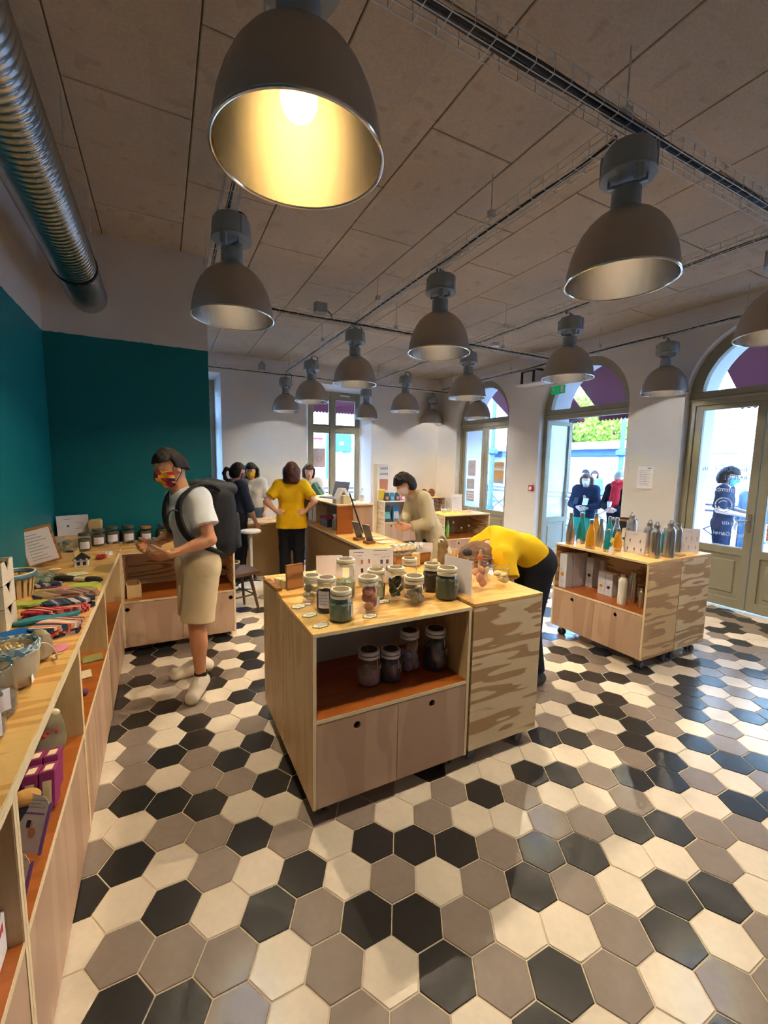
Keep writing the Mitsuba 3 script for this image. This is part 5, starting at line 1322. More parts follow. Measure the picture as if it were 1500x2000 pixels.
obj('band', lathe([(.008, .135), (.017, .137), (.0185, .147), (.017, .158), (.008, .16)], 20).apply_transform(BMx), 'm_orange', k)
mat('amber', '#c98a14', .28, .25, spec=.6); mat('teal_paint', '#117a80', .28, .2, spec=.6); mat('bristle', '#1f1b18', .8)
k = thing('dark_brush', 'dark round brush behind the angled card, next to the bending woman', 'brush')
obj('bristles', ball((1.735, 2.155, Z3 + .16), (.032, .032, .026), 3), 'm_bristle', k)
obj('stem', tube([(1.735, 2.155, Z3 + .15), (1.715, 2.11, Z3 + .01)], .007, 8), 'm_wood_pale', k)

# ---------------------------------------------------------------- right cabinet
Z4 = .9072
B = [('steel bottle at the far left end of the right cabinet', 3.455, 2.760, .040, .300, 'curvy', 'steel'), ('large teal bottle behind the left amber bottles', 3.59, 2.745, .043, .298, 'curvy', 'teal_paint'),
     ('tall amber bottle partly hidden by a smaller amber bottle', 3.655, 2.64, .040, .300, 'curvy', 'amber'), ('amber bottle in front of the taller amber one', 3.435, 2.525, .040, .265, 'curvy', 'amber'),
     ('slim steel bottle right of the amber pair', 3.60, 2.545, .034, .262, 'curvy', 'steel'), ('small teal bottle with a paper tag at the front edge', 3.450, 2.365, .034, .200, 'curvy', 'teal_paint'),
     ('teal bottle half hidden behind the steel bottle with the tag', 3.80, 2.60, .036, .268, 'curvy', 'teal_paint'), ('steel bottle right behind the small teal one', 3.88, 2.58, .038, .255, 'curvy', 'steel'),
     ('short amber bottle left of the first white picture card', 3.585, 2.365, .036, .200, 'curvy', 'amber'), ('short steel bottle half hidden by the first picture card', 3.70, 2.345, .030, .205, 'curvy', 'steel'),
     ('big wide steel bottle farthest back near the white wall', 4.08, 2.56, .046, .270, 'straight', 'steel'), ('steel bottle with a wire loop, right of the first picture card', 3.755, 2.195, .042, .262, 'straight', 'steel'),
     ('front steel bottle, left one of the two tallest at the corner', 3.60, 2.045, .040, .272, 'straight', 'steel'), ('green capped glass bottle between the two tall steel ones', 3.885, 2.125, .034, .218, 'straight', 'teal_paint'),
     ('front steel bottle, right one of the two tallest at the corner', 3.735, 2.010, .041, .285, 'straight', 'steel'), ('steel bottle with a white spout behind the right tall one', 3.97, 2.075, .036, .262, 'straight', 'steel')]
for i, (lb, x, y, r, h, kd, m_) in enumerate(B):
    bottle(lb, x, y, Z4, r, h, kd, m_, tag=(i == 5), loop=i in (10, 11, 14, 12))
solo('round_stopper', 'dark oval cap on a bottle behind the first picture card', 'cap', ball((4.16, 2.66, Z4 + .06), (.05, .05, .058), 2), 'm_iron_dark')
card('white picture card with five small bottle drawings, left one on the right cabinet', (3.592, 2.305), (3.605, 2.135), Z4, .19, prints=icons(2, 3), side=1)
card('white picture card with seven small bottle drawings, at the right end of the right cabinet', (4.066, 2.115), (4.200, 2.01), Z4, .208, prints=icons(4, 3, 'ink_light'), side=1)
solo('bottle_tag', 'small cream tag hanging before the teal bottles on the right cabinet', 'tag', rot(bx(3.70, 2.42, Z4 + .10, 3.755, 2.423, Z4 + .19), (1, 0, .6), .1, (3.72, 2.42, Z4)), 'm_card_cream', smooth=False)
solo('price_card', 'small white price card leaning at the front edge by the small teal bottle', 'card', rot(bx(3.375, 2.262, Z4, 3.378, 2.295, Z4 + .065), (0, 1, 0), .12, (3.37, 2.28, Z4)), 'm_paper', smooth=False)
solo('wooden_disc', 'round wooden coaster lying at the corner of the right cabinet', 'coaster', lathe([(0, 0), (.050, 0), (.053, .004), (.053, .014), (.050, .018), (0, .018)], 32).apply_translation((3.90, 2.02, Z4)), 'm_wood_pale')
for i, (x, y, lb) in enumerate(((3.50, 2.70, 'white plastic price stand between the steel and teal bottles'), (3.49, 2.58, 'white plastic price stand left of the front amber bottle'), (3.52, 2.45, 'white plastic price stand right of the front amber bottle'), (3.42, 2.31, 'white plastic price stand in front of the small teal bottle'))):
    solo('price_stand', lb, 'price stand', hullm([(x - .012, y - .02, Z4), (x + .012, y - .02, Z4), (x - .012, y + .02, Z4), (x + .012, y + .02, Z4), (x, y - .012, Z4 + .055), (x, y + .012, Z4 + .055)]), 'm_white_plastic', 'white price stands on the right cabinet', smooth=False)
k = thing('waste_bin', 'black open bin with a brown rim standing by the open door behind the bottles', 'bin')
obj('bucket', lathe([(0, 0), (.10, 0), (.11, .02), (.135, .96), (.128, .96), (.105, .03), (0, .03)], 32).apply_translation((5.35, 3.46, 0)), 'm_black', k)
obj('rim', lathe([(.125, .955), (.140, .955), (.142, .965), (.140, .98), (.125, .98)], 32).apply_translation((5.35, 3.46, 0)), 'm_wood_brown', k)
mat('box_white', '#c9cdd8', .6); mat('navy_print', '#26304a', .6)
Z5 = .4785
def gift_box(label, x, y, w, d, h, dot, rz=0.0):
    """box whose printed narrow side looks to -x (towards the front of the right cabinet)"""
    k = thing('gift_box', label, 'box', None)
    P = lambda q: move(q, (x, y, Z5), rz)
    obj('carton', P(bx(0, -w, 0, d, 0, h, .002)), 'm_box_white', k, smooth=False)
    obj('bottle_picture', P(prism(Point(0, 0).buffer(w * .22, 20), .001, frame((0, -1, 0), (0, 0, 1), (-1, 0, 0), (0, -w / 2, h * .40)))), 'm_' + dot, k, smooth=False)
    obj('lid_flap', P(bx(.001, -w + .001, h, d - .001, -.001, h + .0012)), 'm_box_white', k, smooth=False)
    obj('print', P(cat(bx(-.001, -w * .36, h * .53, 0, -w * .26, h * .56), bx(-.001, -w * .72, h * .53, 0, -w * .60, h * .56), bx(-.001, -w * .65, h * .18, 0, -w * .35, h * .195))), 'm_ink_light', k, smooth=False, kind='stuff')
gift_box('tall white box with an amber bottle picture, front left in the right cabinet shelf', 3.40, 2.815, .083, .095, .330, 'amber')
gift_box('tall white box directly behind the amber picture box', 3.50, 2.815, .083, .095, .330, 'ink_light')
gift_box('third tall white box in the row behind the amber picture box', 3.60, 2.815, .083, .095, .325, 'ink_light')
gift_box('white box with a navy bottle picture at the back of the shelf', 3.66, 2.715, .075, .09, .290, 'navy_print')
gift_box('plain white box right behind the navy picture box', 3.755, 2.70, .11, .05, .265, 'ink_light')
gift_box('small white box with an amber dot, middle of the right cabinet shelf', 3.555, 2.505, .070, .075, .205, 'amber')
gift_box('small white box with a dark dot, middle of the right cabinet shelf', 3.555, 2.432, .070, .075, .205, 'navy_print')
bottle('white labelled bottle in the right cabinet shelf', 3.47, 2.21, Z5, .036, .262, 'straight', 'frost', 'steel', group='bottles in the right cabinet shelf')
bottle('slim steel bottle behind the white labelled one', 3.60, 2.19, Z5, .022, .265, 'straight', 'steel', group='bottles in the right cabinet shelf')
bottle('short steel bottle nearest the right end of the shelf', 3.535, 2.085, Z5, .024, .165, 'straight', 'steel', group='bottles in the right cabinet shelf')
bottle('dark bottle deep in the right end of the shelf', 3.72, 2.13, Z5, .040, .245, 'straight', 'iron_dark', 'iron_dark', group='bottles in the right cabinet shelf')
bottle('dull steel bottle deep in the shelf behind the slim one', 3.68, 2.26, Z5, .034, .250, 'straight', 'galv_dull', group='bottles in the right cabinet shelf')

# ---------------------------------------------------------------- left counter
ZT = .8802
def cloth_stack(label, x, y, L, W, h, cols, rz, seed, wav=.008):
    """folded cloths lying on each other; each layer is a part"""
    k = thing('folded_cloth', label, 'cloth', None)
    rg = np.random.default_rng(seed); z = ZT
    for i, c in enumerate(cols):
        t = h / len(cols); n = 22
        u = np.linspace(-L / 2, L / 2, n); w = W * rg.uniform(.85, 1.05) / 2; o = rg.uniform(-.012, .012, 2)
        def edge(sgn): return sgn * (w + wav * np.sin(u * 40 + rg.uniform(0, 6)) + wav * .5 * np.sin(u * 90 + rg.uniform(0, 6)))
        top, bot = edge(1), edge(-1)
        taper = np.clip((1 - (np.abs(u) / (L / 2)) ** 6), .25, 1)
        b = z + .0015 + (.003 * np.sin(u * 35 + seed) if i else 0 * u)
        V = []
        for e in (top * taper, bot * taper):
            for zz in (b * 0 + z if i == 0 else b, b + t): V.append(np.stack([u + o[0], e + o[1], zz], 1))
        v = np.concatenate(V); f = []
        for j in range(n - 1):
            A, B, C, D = j, n + j, 2 * n + j, 3 * n + j
            for q in ((A, A + 1, B + 1, B), (C, D, D + 1, C + 1), (B, B + 1, D + 1, D), (A, C, C + 1, A + 1)): f += [(q[0], q[1], q[2]), (q[0], q[2], q[3])]
        for j in (0, n - 1): f += [(j, n + j, 3 * n + j), (j, 3 * n + j, 2 * n + j)]
        obj('layer', move(tm(v, f), (x, y, 0), rz), 'm_' + c, k, smooth=50)
        z += t
    return k
STR = {}
def stripes(name, cols, f, ang=0.0):
    C = [lin(c) for c in cols]
    def fn(p, n, uv):
        t = (p.y * math.cos(ang) + p.x * math.sin(ang)) * f + .35 * noise(p.x * 14, p.y * 14, 1.)
        r = cell_rand(dr.floor(t), 2, 5); c = mi.Color3f(C[0])
        for i in range(1, len(C)): c = dr.select(r > i / len(C), mi.Color3f(C[i]), c)
        return c
    mat(name, proc(fn), .9, spec=.1)
stripes('cloth_red', ('#8a2a30', '#d97a6a', '#5f1c24', '#c9b8a0', '#b33b3b'), 130, .6)
stripes('cloth_zig', ('#3c4450', '#b9b4ae', '#262b34', '#8f8a94'), 90, 1.1)
stripes('cloth_multi', ('#7a2f3a', '#c9a089', '#2b3a4a', '#d86f4a', '#e0d2b8', '#4a2430'), 95, .5)
stripes('cloth_brown', ('#6b4a3a', '#8a7450', '#a8836a', '#5a3c44'), 60, .8)
for nm, c in (('cloth_teal', '#2f6a72'), ('cloth_lime', '#aab453'), ('cloth_olive', '#7d7a4a'), ('cloth_blue', '#1c4f86'), ('cloth_pink', '#d5848a'), ('cloth_purple', '#5c3a5c'), ('cloth_cream', '#d6cba8'), ('basket_wood', '#c2a06c'), ('basket_blue', '#4a6a80'), ('linen', '#a8987a'), ('linen_dark', '#6f6450'), ('packet_purple', '#7a2f55'), ('packet_violet', '#7d5a9c'), ('cookie', '#c89a55')):
    mat(nm, c, .85, spec=.15)
cloth_stack('blue and cream cloth nearest the box tower, behind the drawstring bag', -.56, 2.22, .22, .12, .035, ['cloth_blue', 'cloth_cream', 'cloth_blue'], .12, 1)
cloth_stack('pile of many coloured striped cloths beside the blue cloth', -.44, 2.235, .20, .13, .050, ['cloth_zig', 'cloth_red', 'cloth_multi', 'cloth_multi'], .45, 2)
cloth_stack('teal cloth lying under the red striped cloths', -.51, 2.445, .25, .08, .022, ['cloth_teal', 'cloth_teal'], .18, 3)
cloth_stack('red striped folded cloths in the middle of the left counter', -.485, 2.515, .26, .09, .036, ['cloth_red', 'cloth_red', 'cloth_red'], .15, 4)
cloth_stack('black and grey zigzag cloth behind the red striped ones', -.455, 2.60, .22, .10, .046, ['cloth_zig', 'cloth_zig', 'cloth_zig'], .12, 5)
cloth_stack('lime green cloth on the wall side, next to the box tower', -.645, 2.74, .17, .09, .020, ['cloth_olive', 'cloth_lime'], -.1, 6)
cloth_stack('brown patterned folded cloths near the middle of the counter', -.495, 2.80, .29, .11, .036, ['cloth_brown', 'cloth_brown', 'cloth_brown'], .04, 7)
cloth_stack('olive green cloth behind the brown patterned cloths', -.60, 2.93, .14, .10, .016, ['cloth_olive'], 0, 8)
cloth_stack('pink card sized cloth between the olive and the lime ones', -.525, 2.985, .09, .08, .014, ['cloth_pink'], .1, 9)
cloth_stack('lime green cloth at the front edge below the black brush', -.43, 3.0, .165, .09, .018, ['cloth_lime'], .05, 10)
cloth_stack('purple and grey cloth on the wall side behind the olive cloth', -.665, 3.10, .20, .07, .020, ['cloth_purple', 'cloth_zig'], 0, 11)
k = thing('bottle_brush', 'black and cream bottle brush lying across the left counter', 'brush')
obj('bristles', cat(tube(spline([(-.62, 3.235, ZT + .018), (-.56, 3.21, ZT + .019), (-.51, 3.19, ZT + .018)], 8), [.012, .016, .018, .018, .018, .018, .016, .012], 10), tube(spline([(-.445, 3.14, ZT + .018), (-.40, 3.115, ZT + .019), (-.355, 3.09, ZT + .016)], 8), [.014, .018, .018, .018, .018, .017, .014, .007], 10)), 'm_bristle', k, smooth=50)
obj('handle', tube([(-.51, 3.19, ZT + .016), (-.445, 3.14, ZT + .016)], .013, 10), 'm_cloth_cream', k)
k = thing('note_cards', 'small pile of cream cards beside the black brush', 'cards')
for i in range(3): obj('card', move(bx(-.055, -.04, .002 * i, .055, .04, .002 * i + .0018), (-.545 + .012 * i, 3.40 - .02 * i, ZT), .2 + .12 * i), 'm_card_cream', k, smooth=False)
solo('pebble_dish', 'small pale wooden scoop lying in front of the cardboard box', 'scoop', ball((-.675, 3.54, ZT + .010), (.036, .018, .010), 3), 'm_card_cream')
k = thing('clear_bag', 'clear plastic bag lying flat before the basket', 'bag')
m = bx(-.80, 3.14, ZT, -.58, 3.40, ZT + .07, .03).subdivide().subdivide().subdivide(); m.vertices += (meshkit.noise(m.vertices * 22)[:, None] - .5) * V3([.02, .02, .02]); m.vertices[:, 2] = np.maximum(m.vertices[:, 2], ZT + .001)
v = m.vertices; v[:, 2] = ZT + (v[:, 2] - ZT) * np.clip((-.58 - v[:, 0]) / .18 + .1, .08, 1); m.vertices = v
scene['m_film'] = {'type': 'thindielectric', 'int_ior': 1.45, 'specular_transmittance': {'type': 'rgb', 'value': [.78, .82, .80]}}
obj('film', m, 'm_film', k, smooth=50)
obj('filling', cat([ball((-.76 + .05 * (i % 3), 3.19 + .055 * (i // 3), ZT + .022), (.030, .03, .020), 2) for i in range(9)]), 'm_herb_pale', k, kind='stuff')
# tower of small drawers with cut-out grips
k = thing('drawer_tower', 'tower of three small pale boxes with triangular openings at the left edge', 'box stack')
mat('box_pale', '#cdbfa6', .75); mat('box_in', '#3a2c20', .8)
for i in range(3):
    z = ZT + .104 * i
    pl = sbox(0, 0, .16, .100).difference(Polygon([(.045, .10), (.115, .10), (.08, .055)]))
    d = obj('drawer', prism(pl, .004, frame((0, -1, 0), (0, 0, 1), (1, 0, 0), (-.634, 2.50, z + .001))), 'm_box_pale', k, smooth=False)
    obj('case', cat(bx(-.84, 2.495, z + .001, -.634, 2.50, z + .101), bx(-.84, 2.34, z + .001, -.634, 2.345, z + .101), bx(-.84, 2.345, z + .001, -.64, 2.495, z + .006), bx(-.84, 2.345, z + .001, -.835, 2.495, z + .101)), 'm_box_pale', k, smooth=False)
    obj('inside', bx(-.82, 2.35, z + .006, -.65, 2.49, z + .085), 'm_box_in', d, smooth=False)
k = thing('basket', 'small oval chip wood basket with a blue rim behind the box tower', 'basket')
E_ = lambda r1, r2, z, n=40: np.stack([r1 * np.cos(np.linspace(0, 6.2832, n + 1)[:-1]), r2 * np.sin(np.linspace(0, 6.2832, n + 1)[:-1]), np.full(n, z)], 1)
bo = V3([-.735, 2.965, ZT])
for i in range(16):
    a = 6.2832 * i / 16; c, s_ = math.cos(a), math.sin(a); tg = nrm((-.075 * s_, .10 * c, 0)); nn = V3([c, s_, 0])
    p0, p1 = bo + [.06 * c, .085 * s_, .003], bo + [.075 * c, .105 * s_, .125]
    obj('slat', hullm([p + tg * q * .010 + nn * t for p in (p0, p1) for q in (1, -1) for t in (0, .003)]), 'm_basket_wood', k, smooth=False)
obj('base', move(prism(Polygon(E_(.062, .087, 0)[:, :2]), .005), bo), 'm_basket_wood', k)
obj('rim', tube(bo + E_(.079, .109, .120), .010, 8, True), 'm_basket_blue', k)
obj('lining', tube(bo + E_(.078, .108, .134), .005, 6, True), 'm_cloth_cream', k)
obj('contents', cat([ball(bo + [.03 * math.cos(i * 2.4), .05 * math.sin(i * 1.7), .085 + .006 * (i % 3)], (.026, .03, .022), 2) for i in range(9)]), 'm_cookie', k, kind='stuff')
k = thing('framed_sheet', 'tilted wooden board with a printed sheet leaning on the teal wall', 'framed sheet')
FR = frame(nrm((.95, -.15, .08)), nrm((-.10, .12, 1)), nrm(np.cross((.95, -.15, .08), (-.10, .12, 1))), (-.835, 3.69, ZT + .022))
obj('board', bx(-.10, 0, -.006, .10, .27, .002, .003).apply_transform(FR) if False else rot(bx(-.10, -.007, 0, .10, 0, .27, .003), (0, 1, 0), -.22).apply_transform(frame(nrm((.35, -1, 0)), nrm((1, .35, 0)), (0, 0, 1), (-.765, 3.72, ZT + .022)) if False else frame(nrm((.75, .25, 0)), nrm((-.25, .75, 0)), (0, 0, 1), (-.755, 3.70, ZT + .023))), 'm_wood_brown', k)
FB = frame(nrm((.75, .25, 0)), nrm((-.25, .75, 0)), (0, 0, 1), (-.755, 3.70, ZT + .023))
obj('sheet', rot(bx(-.085, -.0085, .015, .085, -.0072, .25), (0, 1, 0), -.22).apply_transform(FB), 'm_card_white', k, smooth=False)
obj('print', rot(cat([bx(-.06, -.0093, .04 + .022 * i, .05 - .02 * (i % 3), -.0086, .046 + .022 * i) for i in range(9)]), (0, 1, 0), -.22).apply_transform(FB), 'm_ink_light', k, smooth=False, kind='stuff')
card('white printed card tilted in the corner of the teal walls', (-.82, 4.50), (-.60, 4.58), ZT + .09, .175, lean=.18, prints=[(.3, .42, .08, .1, 'ink'), (.2, .8, .3, .02, 'ink_light'), (.55, .6, .3, .02, 'ink_light'), (.5, .3, .3, .02, 'ink_light')])
solo('cardboard_box', 'low cardboard box in the corner carrying the white printed card', 'box', bx(-.83, 4.36, ZT, -.57, 4.58, ZT + .088, .003), 'm_wood_pale')
k = thing('display_box', 'open wooden display box with small jars near the corner of the counter', 'box')
obj('tray', cat(bx(-.80, 3.80, ZT, -.60, 4.0, ZT + .012), bx(-.80, 3.80, ZT, -.60, 3.812, ZT + .07), bx(-.80, 3.988, ZT, -.60, 4.0, ZT + .07), bx(-.80, 3.812, ZT, -.788, 3.988, ZT + .07), bx(-.612, 3.812, ZT, -.60, 3.988, ZT + .07)), 'm_wood_pale', k)
obj('upright_card', bx(-.795, 3.97, ZT + .012, -.68, 3.976, ZT + .17), 'm_box_pale', k)
for i, (x, y, m_) in enumerate(((-.76, 3.85, 'coffee'), (-.70, 3.87, 'cookie'), (-.64, 3.86, 'coffee'), (-.67, 3.94, 'herb_pale'))):
    kk = thing('spice_jar', 'small spice jar with brown contents in the open display box', 'jar', 'spice jars in the display box')
    obj('glass', lathe([(0, .002), (.022, .002), (.024, .006), (.024, .09), (.018, .10), (.018, .11)], 24).apply_translation((x, y, ZT + .0122)), 'm_glass', kk, smooth=40)
    obj('contents', lathe([(0, .004), (.021, .004), (.022, .06), (0, .062)], 20).apply_translation((x, y, ZT + .0122)), 'm_' + m_, kk)
    obj('lid', lathe([(0, .108), (.020, .108), (.020, .125), (0, .125)], 20).apply_translation((x, y, ZT + .0122)), 'm_galv_dull', kk)
k = thing('wine_glass', 'small stemmed glass standing in front of the open display box', 'glass')
obj('glass', lathe([(0, .002), (.028, .002), (.028, .004), (.004, .009), (.004, .07), (.022, .095), (.03, .13), (.027, .165)], 28).apply_translation((-.57, 3.74, ZT)), 'm_glass', k, smooth=45)
k = thing('toy_house', 'little black and white toy house on the left counter', 'toy house')
obj('walls', bx(-.575, 3.60, ZT, -.495, 3.66, ZT + .05, .002), 'm_card_white', k)
obj('roof', hullm([(-.585, 3.592, ZT + .05), (-.485, 3.592, ZT + .05), (-.585, 3.668, ZT + .05), (-.485, 3.668, ZT + .05), (-.535, 3.60, ZT + .095), (-.535, 3.66, ZT + .095)]), 'm_black', k)
for x in (-.56, -.525): obj('window', bx(x, 3.5985, ZT + .012, x + .02, 3.60, ZT + .036), 'm_black', k)
for i, x in enumerate((-.57, -.535, -.50)): obj('snow_ball', ball((x, 3.592, ZT + .053), .0075, 1), 'm_card_white', k)
k = thing('berry_punnet', 'clear punnet of red berries beside the toy house', 'punnet')
obj('box', lathe([(0, .002), (.035, .002), (.045, .04)], 4).apply_translation((-.44, 3.83, ZT)), 'm_film', k, smooth=False)
obj('berries', cat([ball((-.44 + .018 * ((i % 3) - 1), 3.83 + .018 * (i // 3 - 1), ZT + .02), .014, 1) for i in range(9)]), 'm_red', k, kind='stuff')
mat('glass_lid', '#3c4038', .35); mat('beans', '#4c4a3c', .7)
JL = [('jar with a white label nearest the corner in the row on the teal wall', -.595, 4.235, .046, .148), ('second jar from the corner in the row on the teal wall, sprouting paper', -.52, 4.43, .052, .150), ('third jar from the corner in the row on the teal wall', -.425, 4.515, .056, .158), ('fourth jar from the corner in the row on the teal wall', -.30, 4.535, .054, .158), ('fifth jar from the corner, reddish lid, in the row on the teal wall', -.16, 4.545, .052, .140), ('last jar of the row on the teal wall, half hidden by the man', -.01, 4.545, .052, .155)]
for i, (lb, x, y, r, h) in enumerate(JL):
    k = thing('labelled_jar', lb, 'jar', None)
    obj('glass', lathe([(0, .003), (r * .85, .003), (r, .012), (r, h * .72), (r * .86, h * .82), (r * .86, h * .86)], 32).apply_translation((x, y, ZT)), 'm_glass', k, smooth=40)
    obj('lid', lathe([(0, h * .85), (r * .92, h * .85), (r * .92, h * .98), (r * .86, h), (0, h)], 32).apply_translation((x, y, ZT)), 'm_wood_brown' if i == 4 else 'm_glass_lid', k)
    obj('contents', lathe([(0, .006), (r * .82, .006), (r * .95, .014), (r * .95, h * .68), (0, h * .7)], 28).apply_translation((x, y, ZT)), 'm_beans', k)
    a = np.linspace(-.75, .75, 9) - math.pi / 2 + .15
    v = np.concatenate([np.stack([x + (r + .001) * np.cos(a), y + (r + .001) * np.sin(a), np.full(9, ZT + zz)], 1) for zz in (h * .14, h * .54)])
    obj('paper_label', tm(v, [f for j in range(8) for f in ((j, j + 1, j + 10), (j, j + 10, j + 9))]), 'm_card_white', k)
solo('paper_bag', 'open kraft paper bag standing behind the second jar of the teal wall row', 'bag', (lambda m: tm(m.vertices + (meshkit.noise(m.vertices * 40)[:, None] - .5) * .016, m.faces))(bx(-.60, 4.50, ZT + .001, -.50, 4.58, ZT + .22, .01).subdivide().subdivide()), 'm_wood_pale', smooth=50)
for i in range(8):
    x, y = (-.46 + .055 * i - .02 * (i % 2), 4.30 + .022 * i + .035 * (i % 2))
    k = thing('sample_glass', 'tiny glass sample pot in front of the jars on the teal wall', 'pot', 'tiny sample pots')
    obj('glass', lathe([(0, .001), (.014, .001), (.016, .004), (.016, .028)], 20).apply_translation((x, y, ZT)), 'm_glass', k, smooth=40)
    obj('lid', lathe([(0, .027), (.017, .027), (.017, .036), (0, .036)], 20).apply_translation((x, y, ZT)), 'm_galv_dull', k)
solo('tin_label', 'small white label tent beside the berry punnet', 'label', hullm([(-.43, 3.96, ZT), (-.38, 3.96, ZT), (-.43, 3.985, ZT), (-.38, 3.985, ZT), (-.43, 3.972, ZT + .03), (-.38, 3.972, ZT + .03)]), 'm_paper', smooth=False)
# drawstring bag with a patterned hem, and the three big glass jars at the front
k = thing('drawstring_bag', 'linen drawstring bag with a blue flowered hem, full of pale wood sticks', 'bag')
c = V3([-.475, 1.80, ZT])
S = Sdf(c - [.13, .13, .02], c + [.13, .13, .20], .006)
S.cone(c + [0, -.02, .05], c + [0, .02, .05], .062, .062, .03); S.cone(c + [0, -.02, .05], c + [0, 0, .11], .062, .070, .04); S.keep(c + [0, 0, .135], (.1, 0, 1)); S.keep(c + [0, 0, .001], (0, 0, -1)); S.minus_cone(c + [0, 0, .08], c + [0, 0, .2], .055, .068)
obj('sack', S.mesh(2, .006, 8, 20), 'm_linen', k, smooth=True)
F1 = [lin('#d8dccf'), lin('#4f6f86'), lin('#8aa0a0')]
mat('flowered', proc(lambda p, n, uv: dr.select(noise(p.x * 90, p.y * 90, p.z * 90) > .56, mi.Color3f(F1[1]), dr.select(noise(p.x * 70, p.y * 70, p.z * 70) > .55, mi.Color3f(F1[2]), mi.Color3f(F1[0])))), .9)
h_ = lathe([(.069, .108), (.075, .112), (.076, .138), (.070, .143), (.064, .138), (.064, .112)], 40); h_.vertices += (meshkit.noise(h_.vertices * 40 + 5)[:, None] - .5) * .008
obj('flowered_hem', h_.apply_translation(c), 'm_flowered', k, smooth=50)
rg = np.random.default_rng(8)
obj('wood_sticks', cat([tube([c + [rg.uniform(-.04, .04), rg.uniform(-.04, .04), .08], c + [rg.uniform(-.05, .05), rg.uniform(-.05, .05), .135]], .006, 6) for i in range(14)]), 'm_ginger', k, kind='stuff')
obj('cord', tube(spline([c + [.07, .02, .12], c + [.10, .08, .06], c + [.09, .13, .01], c + [.075, .17, .006], c + [.10, .20, .005]], 20), .003, 6), 'm_cloth_cream', k)
obj('care_label', bx(c[0] + .062, c[1] - .075, ZT + .02, c[0] + .064, c[1] - .045, ZT + .045), 'm_paper', k, smooth=False)
solo('linen_pouch', 'dark linen pouch standing behind the drawstring bag', 'pouch', (lambda m: tm(m.vertices + (meshkit.noise(m.vertices * 30)[:, None] - .5) * .012, m.faces))(bx(-.62, 1.93, ZT + .002, -.47, 2.03, ZT + .10, .02).subdivide().subdivide()), 'm_linen_dark', smooth=50)
solo('linen_pouch', 'light linen pouch with a loop behind the drawstring bag', 'pouch', (lambda m: tm(m.vertices + (meshkit.noise(m.vertices * 30)[:, None] - .5) * .012, m.faces))(bx(-.465, 1.935, ZT + .002, -.40, 1.99, ZT + .125, .02).subdivide().subdivide()), 'm_linen', smooth=50)
solo('pink_soap', 'flat pink soap lying beside the drawstring bag', 'soap', ball((-.395, 2.055, ZT + .007), (.030, .05, .007), 3), 'm_cloth_pink')
for i, (x, y, r, h, lb) in enumerate(((-.49, 1.585, .075, .150, 'largest glass jar with a white tag at the left edge, beside the drawstring bag'), (-.47, 1.455, .060, .115, 'middle glass jar with a white tag at the left edge of the counter'), (-.50, 1.335, .065, .155, 'nearest clear glass jar at the left edge, with a metal rim'))):
    k = thing('glass_canister', lb, 'jar', None)
    obj('glass', lathe([(0, .003), (r * .9, .003), (r, .012), (r, h * .8), (r * .9, h * .9), (r * .88, h)], 40).apply_translation((x, y, ZT)), 'm_glass', k, smooth=40)
    obj('rim', tube([(x + r * .89 * math.cos(a), y + r * .89 * math.sin(a), ZT + h) for a in np.linspace(0, 6.2832, 33)[:-1]], .004, 6, True), 'm_chrome', k)
    if i < 2:
        obj('contents', lathe([(0, .006), (r * .9, .006), (r * .95, .02), (r * .95, h * .35), (0, h * .4)], 32).apply_translation((x, y, ZT)), 'm_dust', k)
        a0 = math.radians(-50); q = V3([x + (r + .003) * math.cos(a0), y + (r + .003) * math.sin(a0), ZT + h * .42])
        obj('paper_tag', bx(-.026, -.001, -.028, .026, .001, .036).apply_transform(frame((-math.sin(a0), math.cos(a0), 0), (math.cos(a0), math.sin(a0), 0), (0, 0, 1), q)), 'm_paper', k, smooth=False)
    else: obj('lid', lathe([(0, h + .002), (r * .9, h + .002), (r * .93, h + .008), (r * .85, h + .02), (0, h + .024)], 32).apply_translation((x, y, ZT)), 'm_glass_lid', k)
# shelf of the left counter
ZS = .4755
k = thing('printed_sack', 'grey linen sack with red print in the left counter shelf', 'sack')
c = V3([-.455, 1.965, ZS])
S = Sdf(c - [.12, .12, .02], c + [.12, .12, .24], .006)
S.cone(c + [0, -.01, .065], c + [0, .015, .065], .068, .068, .03); S.cone(c + [0, 0, .07], c + [.01, 0, .15], .068, .058, .04); S.cone(c + [.0, 0, .15], c + [-.01, .02, .19], .05, .035, .04); S.keep(c + [0, 0, .001], (0, 0, -1)); S.keep(c + [0, 0, .20], (-.3, -.5, .8))
obj('bag', S.mesh(2, .007, 8, 18), 'm_linen_dark', k, smooth=True)
obj('red_print', cat([ball(c + [.020 + .011 * i, -.060 + .008 * i, .130 + .008 * (i % 3)], (.010, .008, .012), 1) for i in range(4)]), 'm_red', k, kind='stuff')
obj('folded_top', cat([ball(c + [.0 + .02 * i, -.03 + .012 * i, .188], (.026, .02, .016), 2) for i in range(3)]), 'm_cloth_cream', k, kind='stuff')
obj('label', bx(c[0] + .069, c[1] - .03, ZS + .06, c[0] + .0705, c[1] - .008, ZS + .085), 'm_paper', k, smooth=False)
n = 0
